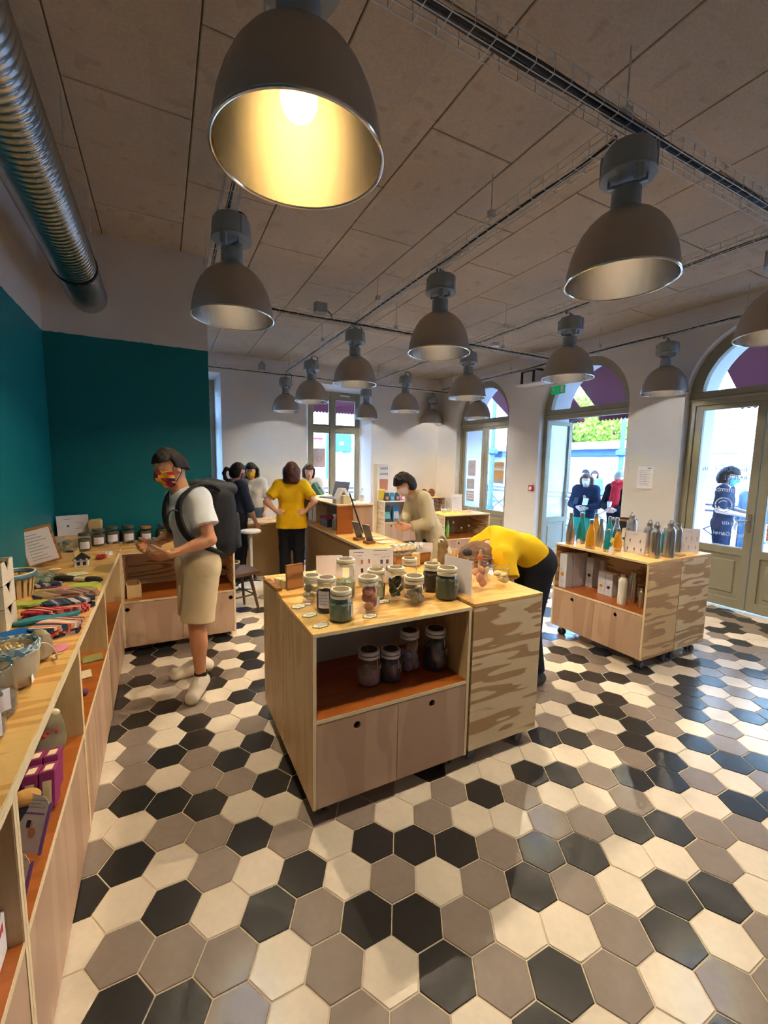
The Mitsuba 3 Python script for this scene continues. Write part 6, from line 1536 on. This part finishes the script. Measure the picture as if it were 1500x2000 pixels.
for row in range(2):
    for i in range(3):
        x0, y0 = -.50 + .046 * i + .006 * row, 1.735 - .088 * row
        k = thing('tea_packet', ('purple packet with a cream label, farther row, ' if row == 0 else 'purple packet with a cream label, nearer row, ') + ('wall side', 'middle', 'front side')[i] + ' in the left counter', 'packet', None)
        P = lambda m: rot(m, (1, 0, 0), -.20, (0, y0, ZS))
        obj('carton', P(bx(x0, y0, ZS + .012, x0 + .043, y0 + .078, ZS + .135, .002)), 'm_packet_purple', k, smooth=False)
        obj('label', P(cat(bx(x0 + .010, y0 - .001, ZS + .03, x0 + .034, y0, ZS + .105), bx(x0 + .010, y0 + .01, ZS + .135, x0 + .034, y0 + .055, ZS + .136))), 'm_card_cream', k, smooth=False)
        obj('print', P(bx(x0 + .016, y0 - .0018, ZS + .05, x0 + .028, y0 - .001, ZS + .085)), 'm_gold_ink', k, smooth=False)
def flyer_pouch(label, y, z, h):
    k = thing('snack_pouch', label, 'pouch')
    m = (lambda q: tm(q.vertices + (meshkit.noise(q.vertices * 35)[:, None] - .5) * .014, q.faces))(bx(-.46, y, z, -.375, y + .06, z + h * .7, .015).subdivide().subdivide())
    obj('bag', m, 'm_iron_dark', k, smooth=50)
    obj('brown_top', ball((-.415, y + .03, z + h * .72), (.040, .03, .022), 3), 'm_cookie', k)
    return k
flyer_pouch('dark snack pouch with biscuits behind the upper purple edged leaflet', 1.545, ZS + .003, .17)
flyer_pouch('dark snack pouch with biscuits behind the lower purple edged leaflet', 1.33, ZS + .003, .15)
def leaflet(label, y, z, h):
    k = thing('leaflet', label, 'leaflet')
    t = np.linspace(0, 1, 12)
    pl = Polygon([(0, 0), (.105, .0)] + [(.105, h * .75)] + [(.105 - .03 * math.sin(a), h * .75 + h * .25 * (1 - math.cos(a)) if False else h * .8 + .02 * math.sin(a)) for a in (0.5, 1.2)] + [(0, h)])
    ex = nrm((.80, -.60, .10)); ez = nrm((.05, .50, .86)); ez = nrm(ez - ex * (ez @ ex))
    M = frame(ex, ez, np.cross(ex, ez), (-.445, y - .055, z))
    obj('sheet', prism(pl, .001, M), 'm_paper', k, smooth=False)
    obj('violet_edge', prism(Polygon([(.098, -.004), (.110, -.004), (.110, h * .86), (.098, h * .8)]), .0012, M), 'm_packet_violet', k, smooth=False)
    M2 = M.copy(); M2[:3, 3] += M[:3, 2] * -.0008; M3 = M.copy(); M3[:3, 3] += M[:3, 2] * .0011
    for Mx in (M3,):
        obj('print', cat(*[bx(.015, h * (.85 - .06 * i), 0, .09 - .02 * (i % 2), h * (.865 - .06 * i), .0006) for i in range(3)]).apply_transform(Mx), 'm_ink_light', k, smooth=False, kind='stuff')
        obj('violet_line', bx(.015, h * .62, 0, .09, h * .65, .0007).apply_transform(Mx), 'm_packet_violet', k, smooth=False)
        obj('picture', cat(prism(Point(.045, h * .45).buffer(.011), .0008), prism(Point(.06, h * .32).buffer(.013), .0008)).apply_transform(Mx), 'm_soap_pink', k, smooth=False)
        obj('dark_bottle_picture', bx(.036, h * .40, .0002, .05, h * .52, .0011).apply_transform(Mx), 'm_navy_print', k, smooth=False)
leaflet('upper white leaflet with a violet edge in the left counter shelf', 1.575, ZS + .005, .155)
leaflet('lower white leaflet with a violet edge in the left counter shelf', 1.365, ZS + .005, .150)
for i, (y, z) in enumerate(((1.125, ZS + .001), (1.035, ZS + .001))):
    k = thing('white_carton', ('farther' if i == 0 else 'nearer') + ' white carton with red print in the nearest left counter shelf', 'box')
    obj('carton', bx(-.52, y, z, -.372, y + .075, z + .105, .002), 'm_paper', k, smooth=False)
    obj('print', cat(*[bx(-.3725, y + .02 + .014 * j, z + .07, -.3715, y + .03 + .014 * j, z + .09) for j in range(3)]), 'm_red', k, smooth=False, kind='stuff')
for lb, x, y, L, c_ in (('folded green leaflet on the shelf below the brown cloths', -.405, 2.90, .10, 'cloth_olive'), ('small beige card on the shelf beyond the printed sack', -.41, 2.69, .05, 'cloth_cream')):
    solo('shelf_leaflet', lb, 'leaflet', move(rot(bx(-L / 2, -.05, 0, L / 2, .05, .003), (0, 1, 0), -.03), (x, y, ZS + .003), .2), 'm_' + c_, smooth=False)
solo('yarn_ball', 'small blue and red ball on the left counter shelf', 'ball', ball((-.385, 2.45, ZS + .017), .0165, 3), 'm_cloth_purple')
k = thing('wooden_crate', 'pale wooden crate with a slot inside the cabinet under the teal end wall', 'crate')
CM = lambda m: move(m, (-.305, 4.12, .456), .15)
pl = sbox(0, 0, .21, .115).difference(sbox(.07, .07, .14, .09).buffer(.006))
obj('front', CM(prism(pl, .008, frame((0, 1, 0), (0, 0, 1), (1, 0, 0), (.10, 0, 0)))), 'm_wood_pale', k, smooth=False)
obj('box', CM(cat(bx(0, 0, 0, .10, .008, .115), bx(0, .202, 0, .10, .21, .115), bx(0, 0, 0, .008, .21, .115), bx(0, 0, 0, .10, .21, .008))), 'm_wood_pale', k, smooth=False)

# ---------------------------------------------------------------- stool with the helmet
k = thing('wooden_stool', 'dark brown wooden stool behind the man with the backpack', 'stool')
zc_ = .46
seat = prism(Polygon([(-.20, -.15), (.20, -.17), (.22, .0), (.20, .17), (-.20, .15), (-.22, 0)]).buffer(.02), .032)
obj('seat', move(seat, (.65, 4.74, zc_ - .032), .35), 'm_wood_dark', k)
tops = [(-.14, -.10), (.14, -.10), (.14, .10), (-.14, .10)]
ca, sa = math.cos(.35), math.sin(.35)
Lg = []
for x, y in tops:
    w = lambda q: V3([.65 + ca * q[0] * x / abs(x) - sa * q[1] * y / abs(y), 4.74 + sa * q[0] * x / abs(x) + ca * q[1] * y / abs(y)])
    a, b = w((.13, .09)), w((.20, .155))
    obj('leg', tube([(*a, zc_ - .033), (*b, .0)], [.019, .013], 10), 'm_wood_dark', k); Lg.append((V3([*a, zc_ - .033]), V3([*b, 0])))
for i, j in ((0, 1), (2, 3), (1, 2), (3, 0)):
    t = .55; obj('stretcher', tube([Lg[i][0] * (1 - t) + Lg[i][1] * t, Lg[j][0] * (1 - t) + Lg[j][1] * t], .009, 8), 'm_wood_dark', k)
k = thing('bicycle_helmet', 'grey bicycle helmet lying upside down on the wooden stool', 'helmet')
HM = frame((ca, sa, 0), (-sa, ca, 0), (0, 0, 1), (.575, 4.70, zc_ + .0005))
hp = [(0, .0), (.05, .004), (.085, .022), (.112, .055), (.122, .095), (.117, .105), (.106, .100), (.098, .06), (.07, .032), (0, .018)]
h_ = lathe(hp, 40); h_.apply_transform(np.diag([1.15, .88, 1, 1]))
mat('helmet_grey', '#4d5154', .45)
obj('shell', h_.apply_transform(HM), 'm_helmet_grey', k, smooth=40)
obj('rim', tube([(1.15 * .115 * math.cos(a), .88 * .115 * math.sin(a), .103) for a in np.linspace(0, 6.2832, 41)[:-1]], .006, 8, True).apply_transform(HM), 'm_wood_pale', k)
for i, (a, b) in enumerate((((-.10, -.03), (.02, .09)), ((.11, -.02), (-.02, .09)), ((-.08, .05), (.05, -.09)))):
    obj('strap', tube(spline([(a[0], a[1], .09), ((a[0] + b[0]) / 2, (a[1] + b[1]) / 2, .135), (b[0], b[1], .09)], 10), .009, 6).apply_transform(HM), 'm_black', k)
obj('padding', cat(bx(-.07, -.05, .035, .02, -.01, .06, .008), bx(.0, .01, .035, .07, .05, .06, .008)).apply_transform(HM), 'm_cloth_cream', k)

# ---------------------------------------------------------------- counter desk
k = thing('counter_desk', 'plywood desk in two arms behind the stool, the woman in yellow standing in its corner', 'desk')
obj('top', cat(bx(.93, 6.02, .752, 1.80, 6.60, .78, .002)), 'm_ply_side', k)
obj('front_panel', bx(.95, 6.04, .02, 1.80, 6.058, .752), 'm_ply_dark', k)
obj('side_panel', bx(.95, 6.058, .0, .968, 6.58, .752), 'm_ply_dark', k)
obj('long_top', bx(1.80, 3.62, .752, 2.34, 6.60, .78, .002), 'm_ply_top', k)
obj('long_panel', bx(1.84, 3.66, .02, 1.858, 6.04, .752), 'm_ply_dark', k)
obj('end_panel', bx(1.858, 3.66, .0, 2.32, 3.678, .752), 'm_ply_dark', k)
obj('edge', bx(1.7985, 3.62, .754, 1.80, 6.02, .779), 'm_ply_edge', k, smooth=False)
k = thing('desk_shelf', 'raised plywood shelf unit on the desk with a laptop on top', 'shelf')
obj('top', bx(1.84, 4.75, 1.122, 2.33, 6.50, 1.14, .002), 'm_ply_edge', k)
obj('end_panel', bx(1.84, 4.752, .781, 2.045, 4.77, 1.122), 'm_ply_shelf', k, smooth=False)
obj('end_panel', bx(2.06, 4.79, .781, 2.33, 4.808, 1.122), 'm_ply_door', k, smooth=False)
obj('back_panel', bx(2.31, 4.808, .781, 2.328, 6.50, 1.122), 'm_panel_white', k, smooth=False)
obj('far_panel', bx(1.86, 6.48, .781, 2.31, 6.498, 1.122), 'm_ply_dark', k, smooth=False)
k = thing('laptop', 'open grey laptop on the raised shelf of the desk', 'laptop')
LM = frame((0, 1, 0), (-1, 0, 0), (0, 0, 1), (2.13, 5.80, 1.141))
mat('laptop_grey', '#5e6068', .4, .3); mat('screen', '#20242c', .15)
LB = frame(nrm((.35, -1, 0)), nrm((1, .35, 0)), (0, 0, 1), (2.14, 5.70, 1.1405))
obj('base', bx(-.16, -.12, 0, .16, .12, .016, .004).apply_transform(LB), 'm_laptop_grey', k)
obj('lid', rot(bx(-.16, -.006, 0, .16, .006, .22, .004), (1, 0, 0), -.3).apply_transform(LB @ trimesh.transformations.translation_matrix((0, .12, .016))), 'm_laptop_grey', k)
k = thing('card_house', 'dark green house shaped box on the raised shelf, left of the laptop', 'box')
mat('green_box', '#2d5a55', .5)
GH = frame(nrm((.8, -.6, 0)), nrm((.6, .8, 0)), (0, 0, 1), (2.10, 6.36, 1.1405))
obj('box', prism(Polygon([(-.11, 0), (.11, 0), (.11, .02), (0, .19), (-.11, .02)]), .20, frame((1, 0, 0), (0, 0, 1), (0, 1, 0), (0, -.1, 0))).apply_transform(GH), 'm_green_box', k, smooth=False)
obj('slot', bx(.04, -.03, .10, .075, .03, .112).apply_transform(GH), 'm_black', k, smooth=False)
k = thing('card_house', 'white cardboard house shaped box with a heart opening at the shelf end', 'box')
WHM = ony((1.99, 4.80, 1.1405)); WHM = frame((1, .1, 0), (0, 0, 1), nrm((.1, -1, 0)), (1.99, 4.90, 1.1405))
obj('house', prism(Polygon([(-.10, 0), (.10, 0), (.10, .06), (.03, .19), (-.03, .19), (-.10, .06)]).difference(Polygon([(-.025, .12), (0, .16), (.03, .12), (.02, .10), (-.02, .10)])), .10, frame((1, 0, 0), (0, 0, 1), (0, 1, 0), (0, 0, 0))).apply_transform(frame(nrm((1, .1, 0)), nrm((-.1, 1, 0)), (0, 0, 1), (1.965, 4.86, 1.1405))), 'm_card_white', k, smooth=False)
obj('box', bx(-.055, -.075, 0, .055, -.002, .105, .002).apply_transform(frame(nrm((1, .1, 0)), nrm((-.1, 1, 0)), (0, 0, 1), (1.975, 4.86, 1.1405))), 'm_card_cream', k)
k = thing('sanitiser_bottle', 'clear pump bottle at the end of the raised shelf before the window', 'bottle')
obj('glass', lathe([(0, .001), (.026, .001), (.028, .005), (.028, .10), (.020, .12), (.009, .13), (.009, .15)], 24).apply_translation((2.285, 5.02, 1.1405)), 'm_glass', k, smooth=40)
obj('liquid', lathe([(0, .003), (.025, .003), (.025, .085), (0, .085)], 20).apply_translation((2.285, 5.02, 1.1405)), 'm_frost', k)
obj('cap', lathe([(0, .148), (.011, .148), (.011, .18), (0, .18)], 16).apply_translation((2.285, 5.02, 1.1405)), 'm_frost', k)
k = thing('card_terminal', 'dark card terminal lying near the laptop on the raised shelf', 'terminal')
obj('body', bx(2.20, 5.18, 1.1405, 2.28, 5.32, 1.165, .006), 'm_laptop_grey', k)
obj('keys', cat([bx(2.215 + .02 * i, 5.20 + .02 * j, 1.165, 2.227 + .02 * i, 5.212 + .02 * j, 1.168) for i in range(3) for j in range(3)]), 'm_paper', k, smooth=False, kind='stuff')
solo('white_notebook', 'white papers lying at the right end of the raised shelf', 'papers', move(bx(-.09, -.06, 0, .09, .06, .012, .002), (2.20, 4.86, 1.1405), .2), 'm_paper', smooth=False)
solo('black_rod', 'thin black rod leaning on the end of the raised shelf', 'rod', tube([(1.99, 4.735, 1.28), (2.145, 4.68, .79)], .009, 8), 'm_black')
k = thing('storage_box', 'row of white cartons on the desk under the raised shelf', 'box')
for i in range(2): obj('carton', bx(1.93, 6.02 - .2 * i, .781, 2.1, 6.18 - .2 * i, 1.04 - .02 * i, .004), 'm_box_white', k)
k = thing('tool_box', 'dark box with a dark red lid under the raised shelf', 'box')
obj('body', bx(1.92, 5.32, .781, 2.15, 5.62, .88, .006), 'm_iron_dark', k)
obj('lid', bx(1.915, 5.315, .88, 2.155, 5.625, .905, .006), 'm_packet_purple', k)
k = thing('spray_bottle', 'grey spray bottle under the end of the raised shelf', 'bottle')
obj('body', lathe([(0, 0), (.04, 0), (.042, .01), (.042, .12), (.018, .16), (.014, .18), (0, .18)], 24).apply_translation((1.95, 5.10, .781)), 'm_galv_dull', k)
obj('trigger', cat(bx(1.925, 5.07, .955, 1.97, 5.13, .985, .004), bx(1.925, 5.06, .92, 1.94, 5.075, .96)), 'm_box_white', k)
for i, (y, lb) in enumerate(((4.33, 'left dark tablet on a wooden stand at the near end of the desk'), (4.10, 'right dark tablet on a wooden stand at the near end of the desk'))):
    k = thing('tablet_stand', lb, 'stand', None)
    TMx = frame(nrm((.25, -.97, 0)), nrm((.97, .25, 0)), (0, 0, 1), (1.93 + .02 * i, y, .7805))
    obj('base', bx(-.05, -.04, 0, .05, .06, .028, .003).apply_transform(TMx), 'm_wood_brown', k)
    obj('slab', rot(bx(-.06, -.004, .0, .06, .004, .19, .002), (1, 0, 0), .35).apply_transform(TMx @ trimesh.transformations.translation_matrix((0, .02, .028))), 'm_laptop_grey', k)
    obj('pale_edge', rot(bx(-.06, -.0035, .19, .06, .0035, .197), (1, 0, 0), .35).apply_transform(TMx @ trimesh.transformations.translation_matrix((0, .02, .028))), 'm_ply_edge', k, smooth=False)
for i in range(4):
    x, y = 2.14 + .05 * (i % 2), 4.50 - .22 * i
    k = thing('flyer_pile', ('first', 'second', 'third', 'fourth')[i] + ' pile of cream flyers from the raised shelf along the near end of the desk', 'flyers', None)
    for j in range(3): obj('flyer', move(bx(-.09, -.055, .004 * j, .09, .055, .004 * j + .0036), (x, y, .7805), .1 * j - .05 * i), 'm_card_cream', k, smooth=False)
k = thing('bar_stool', 'white bar stool with a round seat beside the desk', 'stool')
obj('seat', lathe([(0, .70), (.10, .70), (.13, .712), (.135, .73), (.12, .745), (0, .74)], 32).apply_translation((1.0, 5.70, 0)), 'm_white_plastic', k)
obj('column', lathe([(.022, .02), (.022, .70)], 16).apply_translation((1.0, 5.70, 0)), 'm_white_plastic', k)
obj('foot', lathe([(0, .0), (.17, .0), (.17, .01), (.03, .03), (0, .03)], 32).apply_translation((1.0, 5.70, 0)), 'm_white_plastic', k)
k = thing('desk_chair', 'dark wooden chair pushed to the desk beside the woman in yellow', 'chair')
obj('seat', bx(1.30, 5.25, .43, 1.62, 5.53, .455, .006) if False else bx(1.98, 5.2, .43, 2.3, 5.5, .455, .006), 'm_wood_dark', k)
for x, y in ((2.0, 5.22), (2.28, 5.22), (2.0, 5.48), (2.28, 5.48)): obj('leg', tube([(x, y, .43), (x, y, 0)], .014, 8), 'm_wood_dark', k)
k = thing('black_tub', 'black tub on the floor under the long arm of the desk', 'tub')
obj('tub', lathe([(0, 0), (.13, 0), (.16, .42), (.15, .42), (.12, .02), (0, .02)], 28).apply_translation((1.63, 4.5, 0)), 'm_black', k)
obj('bag_liner', lathe([(.15, .41), (.168, .425), (.172, .40), (.165, .36)], 28).apply_translation((1.63, 4.5, 0)), 'm_iron_dark', k)

# ---------------------------------------------------------------- rear cabinets
ZW = .9005
mat('pouch_dark', '#2e3a3a', .5); mat('pouch_blue', '#2f6d9a', .5); mat('pouch_teal', '#5fa0a8', .5); mat('pouch_pink', '#c06a80', .5); mat('pouch_orange', '#d4744a', .5)
for i, (x, a, b, lb) in enumerate(((3.93, 'pouch_dark', 'pouch_orange', 'dark refill pouch with an orange picture, leftmost on the rear cabinet'), (4.05, 'pouch_blue', 'pouch_teal', 'blue refill pouch, second on the rear cabinet'), (4.17, 'pouch_dark', 'pouch_pink', 'dark refill pouch with a pink picture, third on the rear cabinet'), (4.30, 'pouch_pink', 'box_white', 'pink refill pouch next to the bending person'))):
    k = thing('refill_pouch', lb, 'pouch', None)
    obj('pouch', hullm([(x - .05, 7.42, ZW), (x + .05, 7.42, ZW), (x - .05, 7.50, ZW), (x + .05, 7.50, ZW), (x - .048, 7.455, ZW + .16), (x + .048, 7.455, ZW + .16), (x - .048, 7.46, ZW + .16), (x + .048, 7.46, ZW + .16)]), 'm_' + a, k, smooth=False)
    obj('picture', prism(sbox(x - .03, .03, x + .03, .085), .002, frame((1, 0, 0), nrm((0, .22, 1)), nrm((0, -1, .22)), (0, 7.418, ZW))), 'm_' + b, k, smooth=False)
for i, (x, a, b, lb) in enumerate(((3.92, 'pouch_dark', 'pouch_teal', 'large refill bag at the left in the rear cabinet shelf'), (4.12, 'pouch_blue', 'box_white', 'large blue refill bag at the right in the rear cabinet shelf'))):
    k = thing('refill_pouch', lb, 'pouch', None)
    obj('pouch', hullm([(x - .08, 7.36, .491), (x + .08, 7.36, .491), (x - .08, 7.50, .491), (x + .08, 7.50, .491), (x - .075, 7.42, .80), (x + .075, 7.42, .80), (x - .075, 7.44, .80), (x + .075, 7.44, .80)]), 'm_' + a, k, smooth=False)
    obj('picture', prism(sbox(x - .055, .06, x + .055, .2), .002, frame((1, 0, 0), nrm((0, .2, 1)), nrm((0, -1, .2)), (0, 7.358, .491))), 'm_' + b, k, smooth=False)
k = thing('price_board', 'tall printed price panel on the rear cabinet near the window', 'panel')
obj('stand', bx(3.86, 7.66, ZW, 4.07, 7.67, ZW + .72, .002), 'm_card_white', k, smooth=False)
obj('picture', bx(3.875, 7.656, ZW + .20, 4.055, 7.6605, ZW + .42), 'm_soap_pink', k, smooth=False)
obj('icon', cat([bx(3.89 + .045 * i, 7.656, ZW + .50 + .11 * j, 3.91 + .045 * i, 7.6605, ZW + .55 + .11 * j) for i in range(4) for j in range(2)]), 'm_ink', k, smooth=False, kind='stuff')
solo('wood_post', 'narrow plywood panel standing at the left of the price panel', 'panel', bx(3.73, 7.60, .0, 3.795, 7.66, 1.62, .003), 'm_ply_edge')
solo('yellow_bag', 'yellow paper bag behind the refill pouches', 'bag', (lambda m: tm(m.vertices + (meshkit.noise(m.vertices * 25)[:, None] - .5) * .02, m.faces))(bx(3.82, 7.54, ZW + .002, 3.96, 7.63, ZW + .22, .02).subdivide().subdivide()), 'm_yellow_print', smooth=50)
# cabinet by the left arch
ZX = .9055
mat('mat_yellow', '#d3c45a', .7); mat('bottle_green', '#7fb84a', .35); mat('bottle_navy', '#1e2f4e', .35)
solo('place_mat', 'yellow green mat under the carafes by the leftmost arch', 'mat', bx(3.64, 5.06, ZX, 4.05, 5.48, ZX + .004), 'm_mat_yellow', smooth=False)
def carafe(label, x, y, r, h, z=ZX + .0045):
    k = thing('carafe', label, 'carafe', None)
    obj('glass', lathe([(0, .003), (r * .85, .003), (r, .015), (r * .98, h * .25), (r * .55, h * .58), (r * .42, h * .72), (r * .55, h * .9), (r * .68, h)], 32).apply_translation((x, y, z)), 'm_glass', k, smooth=45)
    obj('rim', tube([(x + r * .68 * math.cos(a), y + r * .68 * math.sin(a), z + h) for a in np.linspace(0, 6.2832, 25)[:-1]], .002, 6, True), 'm_chrome', k)
    obj('water', lathe([(0, .006), (r * .80, .006), (r * .93, .018), (r * .91, h * .22), (0, h * .23)], 28).apply_translation((x, y, z)), 'm_frost', k)
carafe('wide glass carafe on the yellow mat, left one', 3.80, 5.33, .045, .235); carafe('slim glass carafe in the middle of the yellow mat', 3.92, 5.36, .034, .215); carafe('glass carafe at the right end of the yellow mat', 4.00, 5.30, .034, .225)
tumbler('tall green tinted glass behind the left carafe', 3.72, 5.42, ZX + .0045, .028, .20)
card('pale blue grey card on the cabinet before the leftmost arch', (4.04, 5.44), (4.22, 5.42), ZX, .27)
for i in range(6):
    tumbler('small clear glass in the cluster at the right end of the carafe cabinet', 4.20 + .075 * (i % 3), 5.20 + .09 * (i // 3), ZX, .032, .08, group='small glasses by the leftmost arch')
card('narrow white paper behind the bending person by the carafes', (3.63, 5.44), (3.70, 5.45), ZX, .20)
ZV = .5505
for lb, x, r, h, m_ in (('navy bottle with a white band in the shelf under the carafes', 3.72, .032, .225, 'bottle_navy'), ('lime green bottle next to the navy one', 3.80, .032, .255, 'bottle_green')):
    k = thing('flask', lb, 'bottle', None)
    obj('body', lathe([(0, 0), (r * .95, 0), (r, .005), (r, h * .62), (r * .75, h * .78), (r * .45, h * .86), (r * .42, h), (0, h)] if m_ == 'bottle_green' else [(0, 0), (r * .95, 0), (r, .005), (r, h * .93), (r * .85, h), (0, h)], 28).apply_translation((x, 5.22, ZV)), 'm_' + m_, k, smooth=40)
    obj('band', lathe([(r + .0008, h * .35), (r + .0008, h * .50)], 28).apply_translation((x, 5.22, ZV)), 'm_frost' if m_ == 'bottle_navy' else 'm_bottle_green', k)
for i, (x, h) in enumerate(((3.92, .23), (4.08, .13), (4.22, .16))):
    k = thing('clear_flask', ('tall clear glass flask nearest the green bottle', 'short clear glass flask, middle one', 'clear glass flask, right one')[i] + ' in the shelf under the carafes', 'bottle')
    obj('glass', lathe([(0, .003), (.026, .003), (.03, .01), (.03, h * .5), (.012, h * .7), (.010, h * .85)], 24).apply_translation((x, 5.24, ZV)), 'm_glass', k, smooth=40)
    obj('cap', lathe([(0, h * .84), (.014, h * .84), (.014, h), (0, h)], 18).apply_translation((x, 5.24, ZV)), 'm_frost', k)
solo('shelf_mat', 'lime green mat on the shelf under the bottles', 'mat', bx(3.63, 5.05, .5501, 4.40, 5.42, .5504), 'm_mat_yellow', smooth=False) if False else None
# a further cabinet in the corner with baskets and a frame
CY = cabinet('display_cabinet', 'cabinet in the far corner carrying wicker rounds and a framed print', (4.80, 7.90), 0, .87, .48, .09, .90, .49)
for i, (x, y, z, lb) in enumerate(((5.42, 8.10, .985, 'brown wicker round at the right on the corner cabinet'), (5.22, 8.10, .985, 'brown wicker round left of the other on the corner cabinet'))):
    k = thing('wicker_round', lb, 'basket', None)
    for r in (.084, .062, .040, .018): obj('coil', tube([(x + r * math.cos(a), y - .002 * 0, z + r * math.sin(a)) for a in np.linspace(0, 6.2832, 33)[:-1]], .0115, 6, True), 'm_wood_brown', k)
    obj('base', rot(lathe([(0, -.01), (.082, -.01), (.082, .01), (0, .01)], 24), (1, 0, 0), H2).apply_translation((x, y + .012, z)), 'm_wood_brown', k)
k = thing('picture_frame', 'black framed print behind the bending person on the corner cabinet', 'picture frame')
obj('frame', cat(bx(4.93, 8.28, .905, 5.12, 8.30, .925), bx(4.93, 8.28, 1.20, 5.12, 8.30, 1.22), bx(4.93, 8.28, .905, 4.945, 8.30, 1.22), bx(5.105, 8.28, .905, 5.12, 8.30, 1.22)), 'm_black', k, smooth=False)
obj('print', bx(4.945, 8.285, .925, 5.105, 8.295, 1.20), 'm_card_white', k, smooth=False)

# posters and writing on the glass
def poster(name, label, parent_face, o, w, h, base, blocks):
    k = thing(name, label, 'poster', None)
    M = onx(o) if parent_face == 'x' else ony(o)
    obj('sheet', bx(0, 0, 0, w, h, .0012).apply_transform(M), 'm_' + base, k, smooth=False)
    for i, (u, v, ww, hh, mm) in enumerate(blocks):
        q = prism(Point((u + ww / 2) * w, (v + hh / 2) * h).buffer(ww * w / 2, 16).difference(Point((u + ww / 2) * w, (v + hh / 2) * h).buffer(ww * w * .38, 16)), .002) if mm.startswith('o:') else bx(u * w, v * h, 0, (u + ww) * w, (v + hh) * h, .002)
        obj('print', q.apply_transform(M), 'm_' + mm.replace('o:', ''), k, smooth=False)
mat('poster_mauve', '#a9aab8', .7); mat('poster_tan', '#c9a46a', .7); mat('poster_pink', '#b9a9b0', .7)
PX = FX0 + .025
poster('window_poster', 'mauve poster with a ring emblem in the left pane of the leftmost arch', 'x', (PX, 7.44, 1.40), .25, .33, 'poster_mauve', [(.3, .45, .4, .4, 'o:print_grey'), (.2, .12, .6, .05, 'ink_light')])
poster('window_poster', 'second mauve poster below the ring emblem poster in the leftmost arch', 'x', (PX, 7.46, 1.12), .25, .22, 'poster_mauve', [(.15, .6, .7, .08, 'ink_light')])
poster('window_poster', 'lowest mauve poster with pale lines in the left pane of the leftmost arch', 'x', (PX, 7.46, .86), .25, .22, 'poster_mauve', [(.1, .7, .8, .08, 'paper'), (.1, .45, .8, .08, 'paper'), (.1, .2, .8, .08, 'paper')])
poster('window_poster', 'tan and grey poster in the right pane of the leftmost arch', 'x', (PX, 6.62, 1.28), .28, .42, 'poster_tan', [(.0, .62, 1, .08, 'paper'), (0, .0, 1, .2, 'poster_mauve'), (.0, .70, 1, .1, 'poster_pink')])
poster('window_poster', 'pale poster with a ring emblem in the left pane of the back window', 'y', (2.86, YB + .37, 1.53), .27, .40, 'poster_pink', [(.28, .3, .44, .3, 'o:print_grey'), (.1, .88, .8, .12, 'poster_mauve')])
def glass_writing(key, lines, x, M_of, m):
    pass
mat('marker', '#8fa3ad', .8); mat('marker_white', '#eef4f6', .8)
k = thing('window_lettering', 'reversed handwritten lettering on the glass of the right arched door', 'lettering')
LT = [('INAUGURATION', 2.855, 1.62, .050, 'marker', .95), ('SAMEDI', 2.62, 1.52, .052, 'marker', 1.0), ('11 septembre', 2.77, 1.38, .050, 'marker_white', .9), ('Place du', 2.66, .99, .045, 'marker_white', 1.0), ('Jean Carrel', 2.74, .86, .045, 'marker_white', 1.0)]
for t, y, z, h, m_, sx in LT:
    q = meshkit.text_mesh(t, h, .001); w = q.bounds[1][0]
    # written on the outside face: seen reversed from the room (text runs towards +y)
    q.apply_transform(frame((0, sx, 0), (0, .08, 1), (1, 0, 0), (FX0 + .04, 2.37, z)))
    obj('writing', q, 'm_' + m_, k, smooth=False)
q = cat([tube([(FX0 + .041, 2.63 + r * math.cos(a), 1.22 + r * math.sin(a)) for a in np.linspace(s, e, 24)], .006, 5) for r, s, e in ((.085, 0, 6.2), (.055, 3.6, 5.9), (.05, .4, 2.2))])
obj('round_emblem', q, 'm_marker_white', k)
obj('underline', tube([(FX0 + .041, 2.40, .74), (FX0 + .041, 2.72, .745)], .005, 5), 'm_marker_white', k)
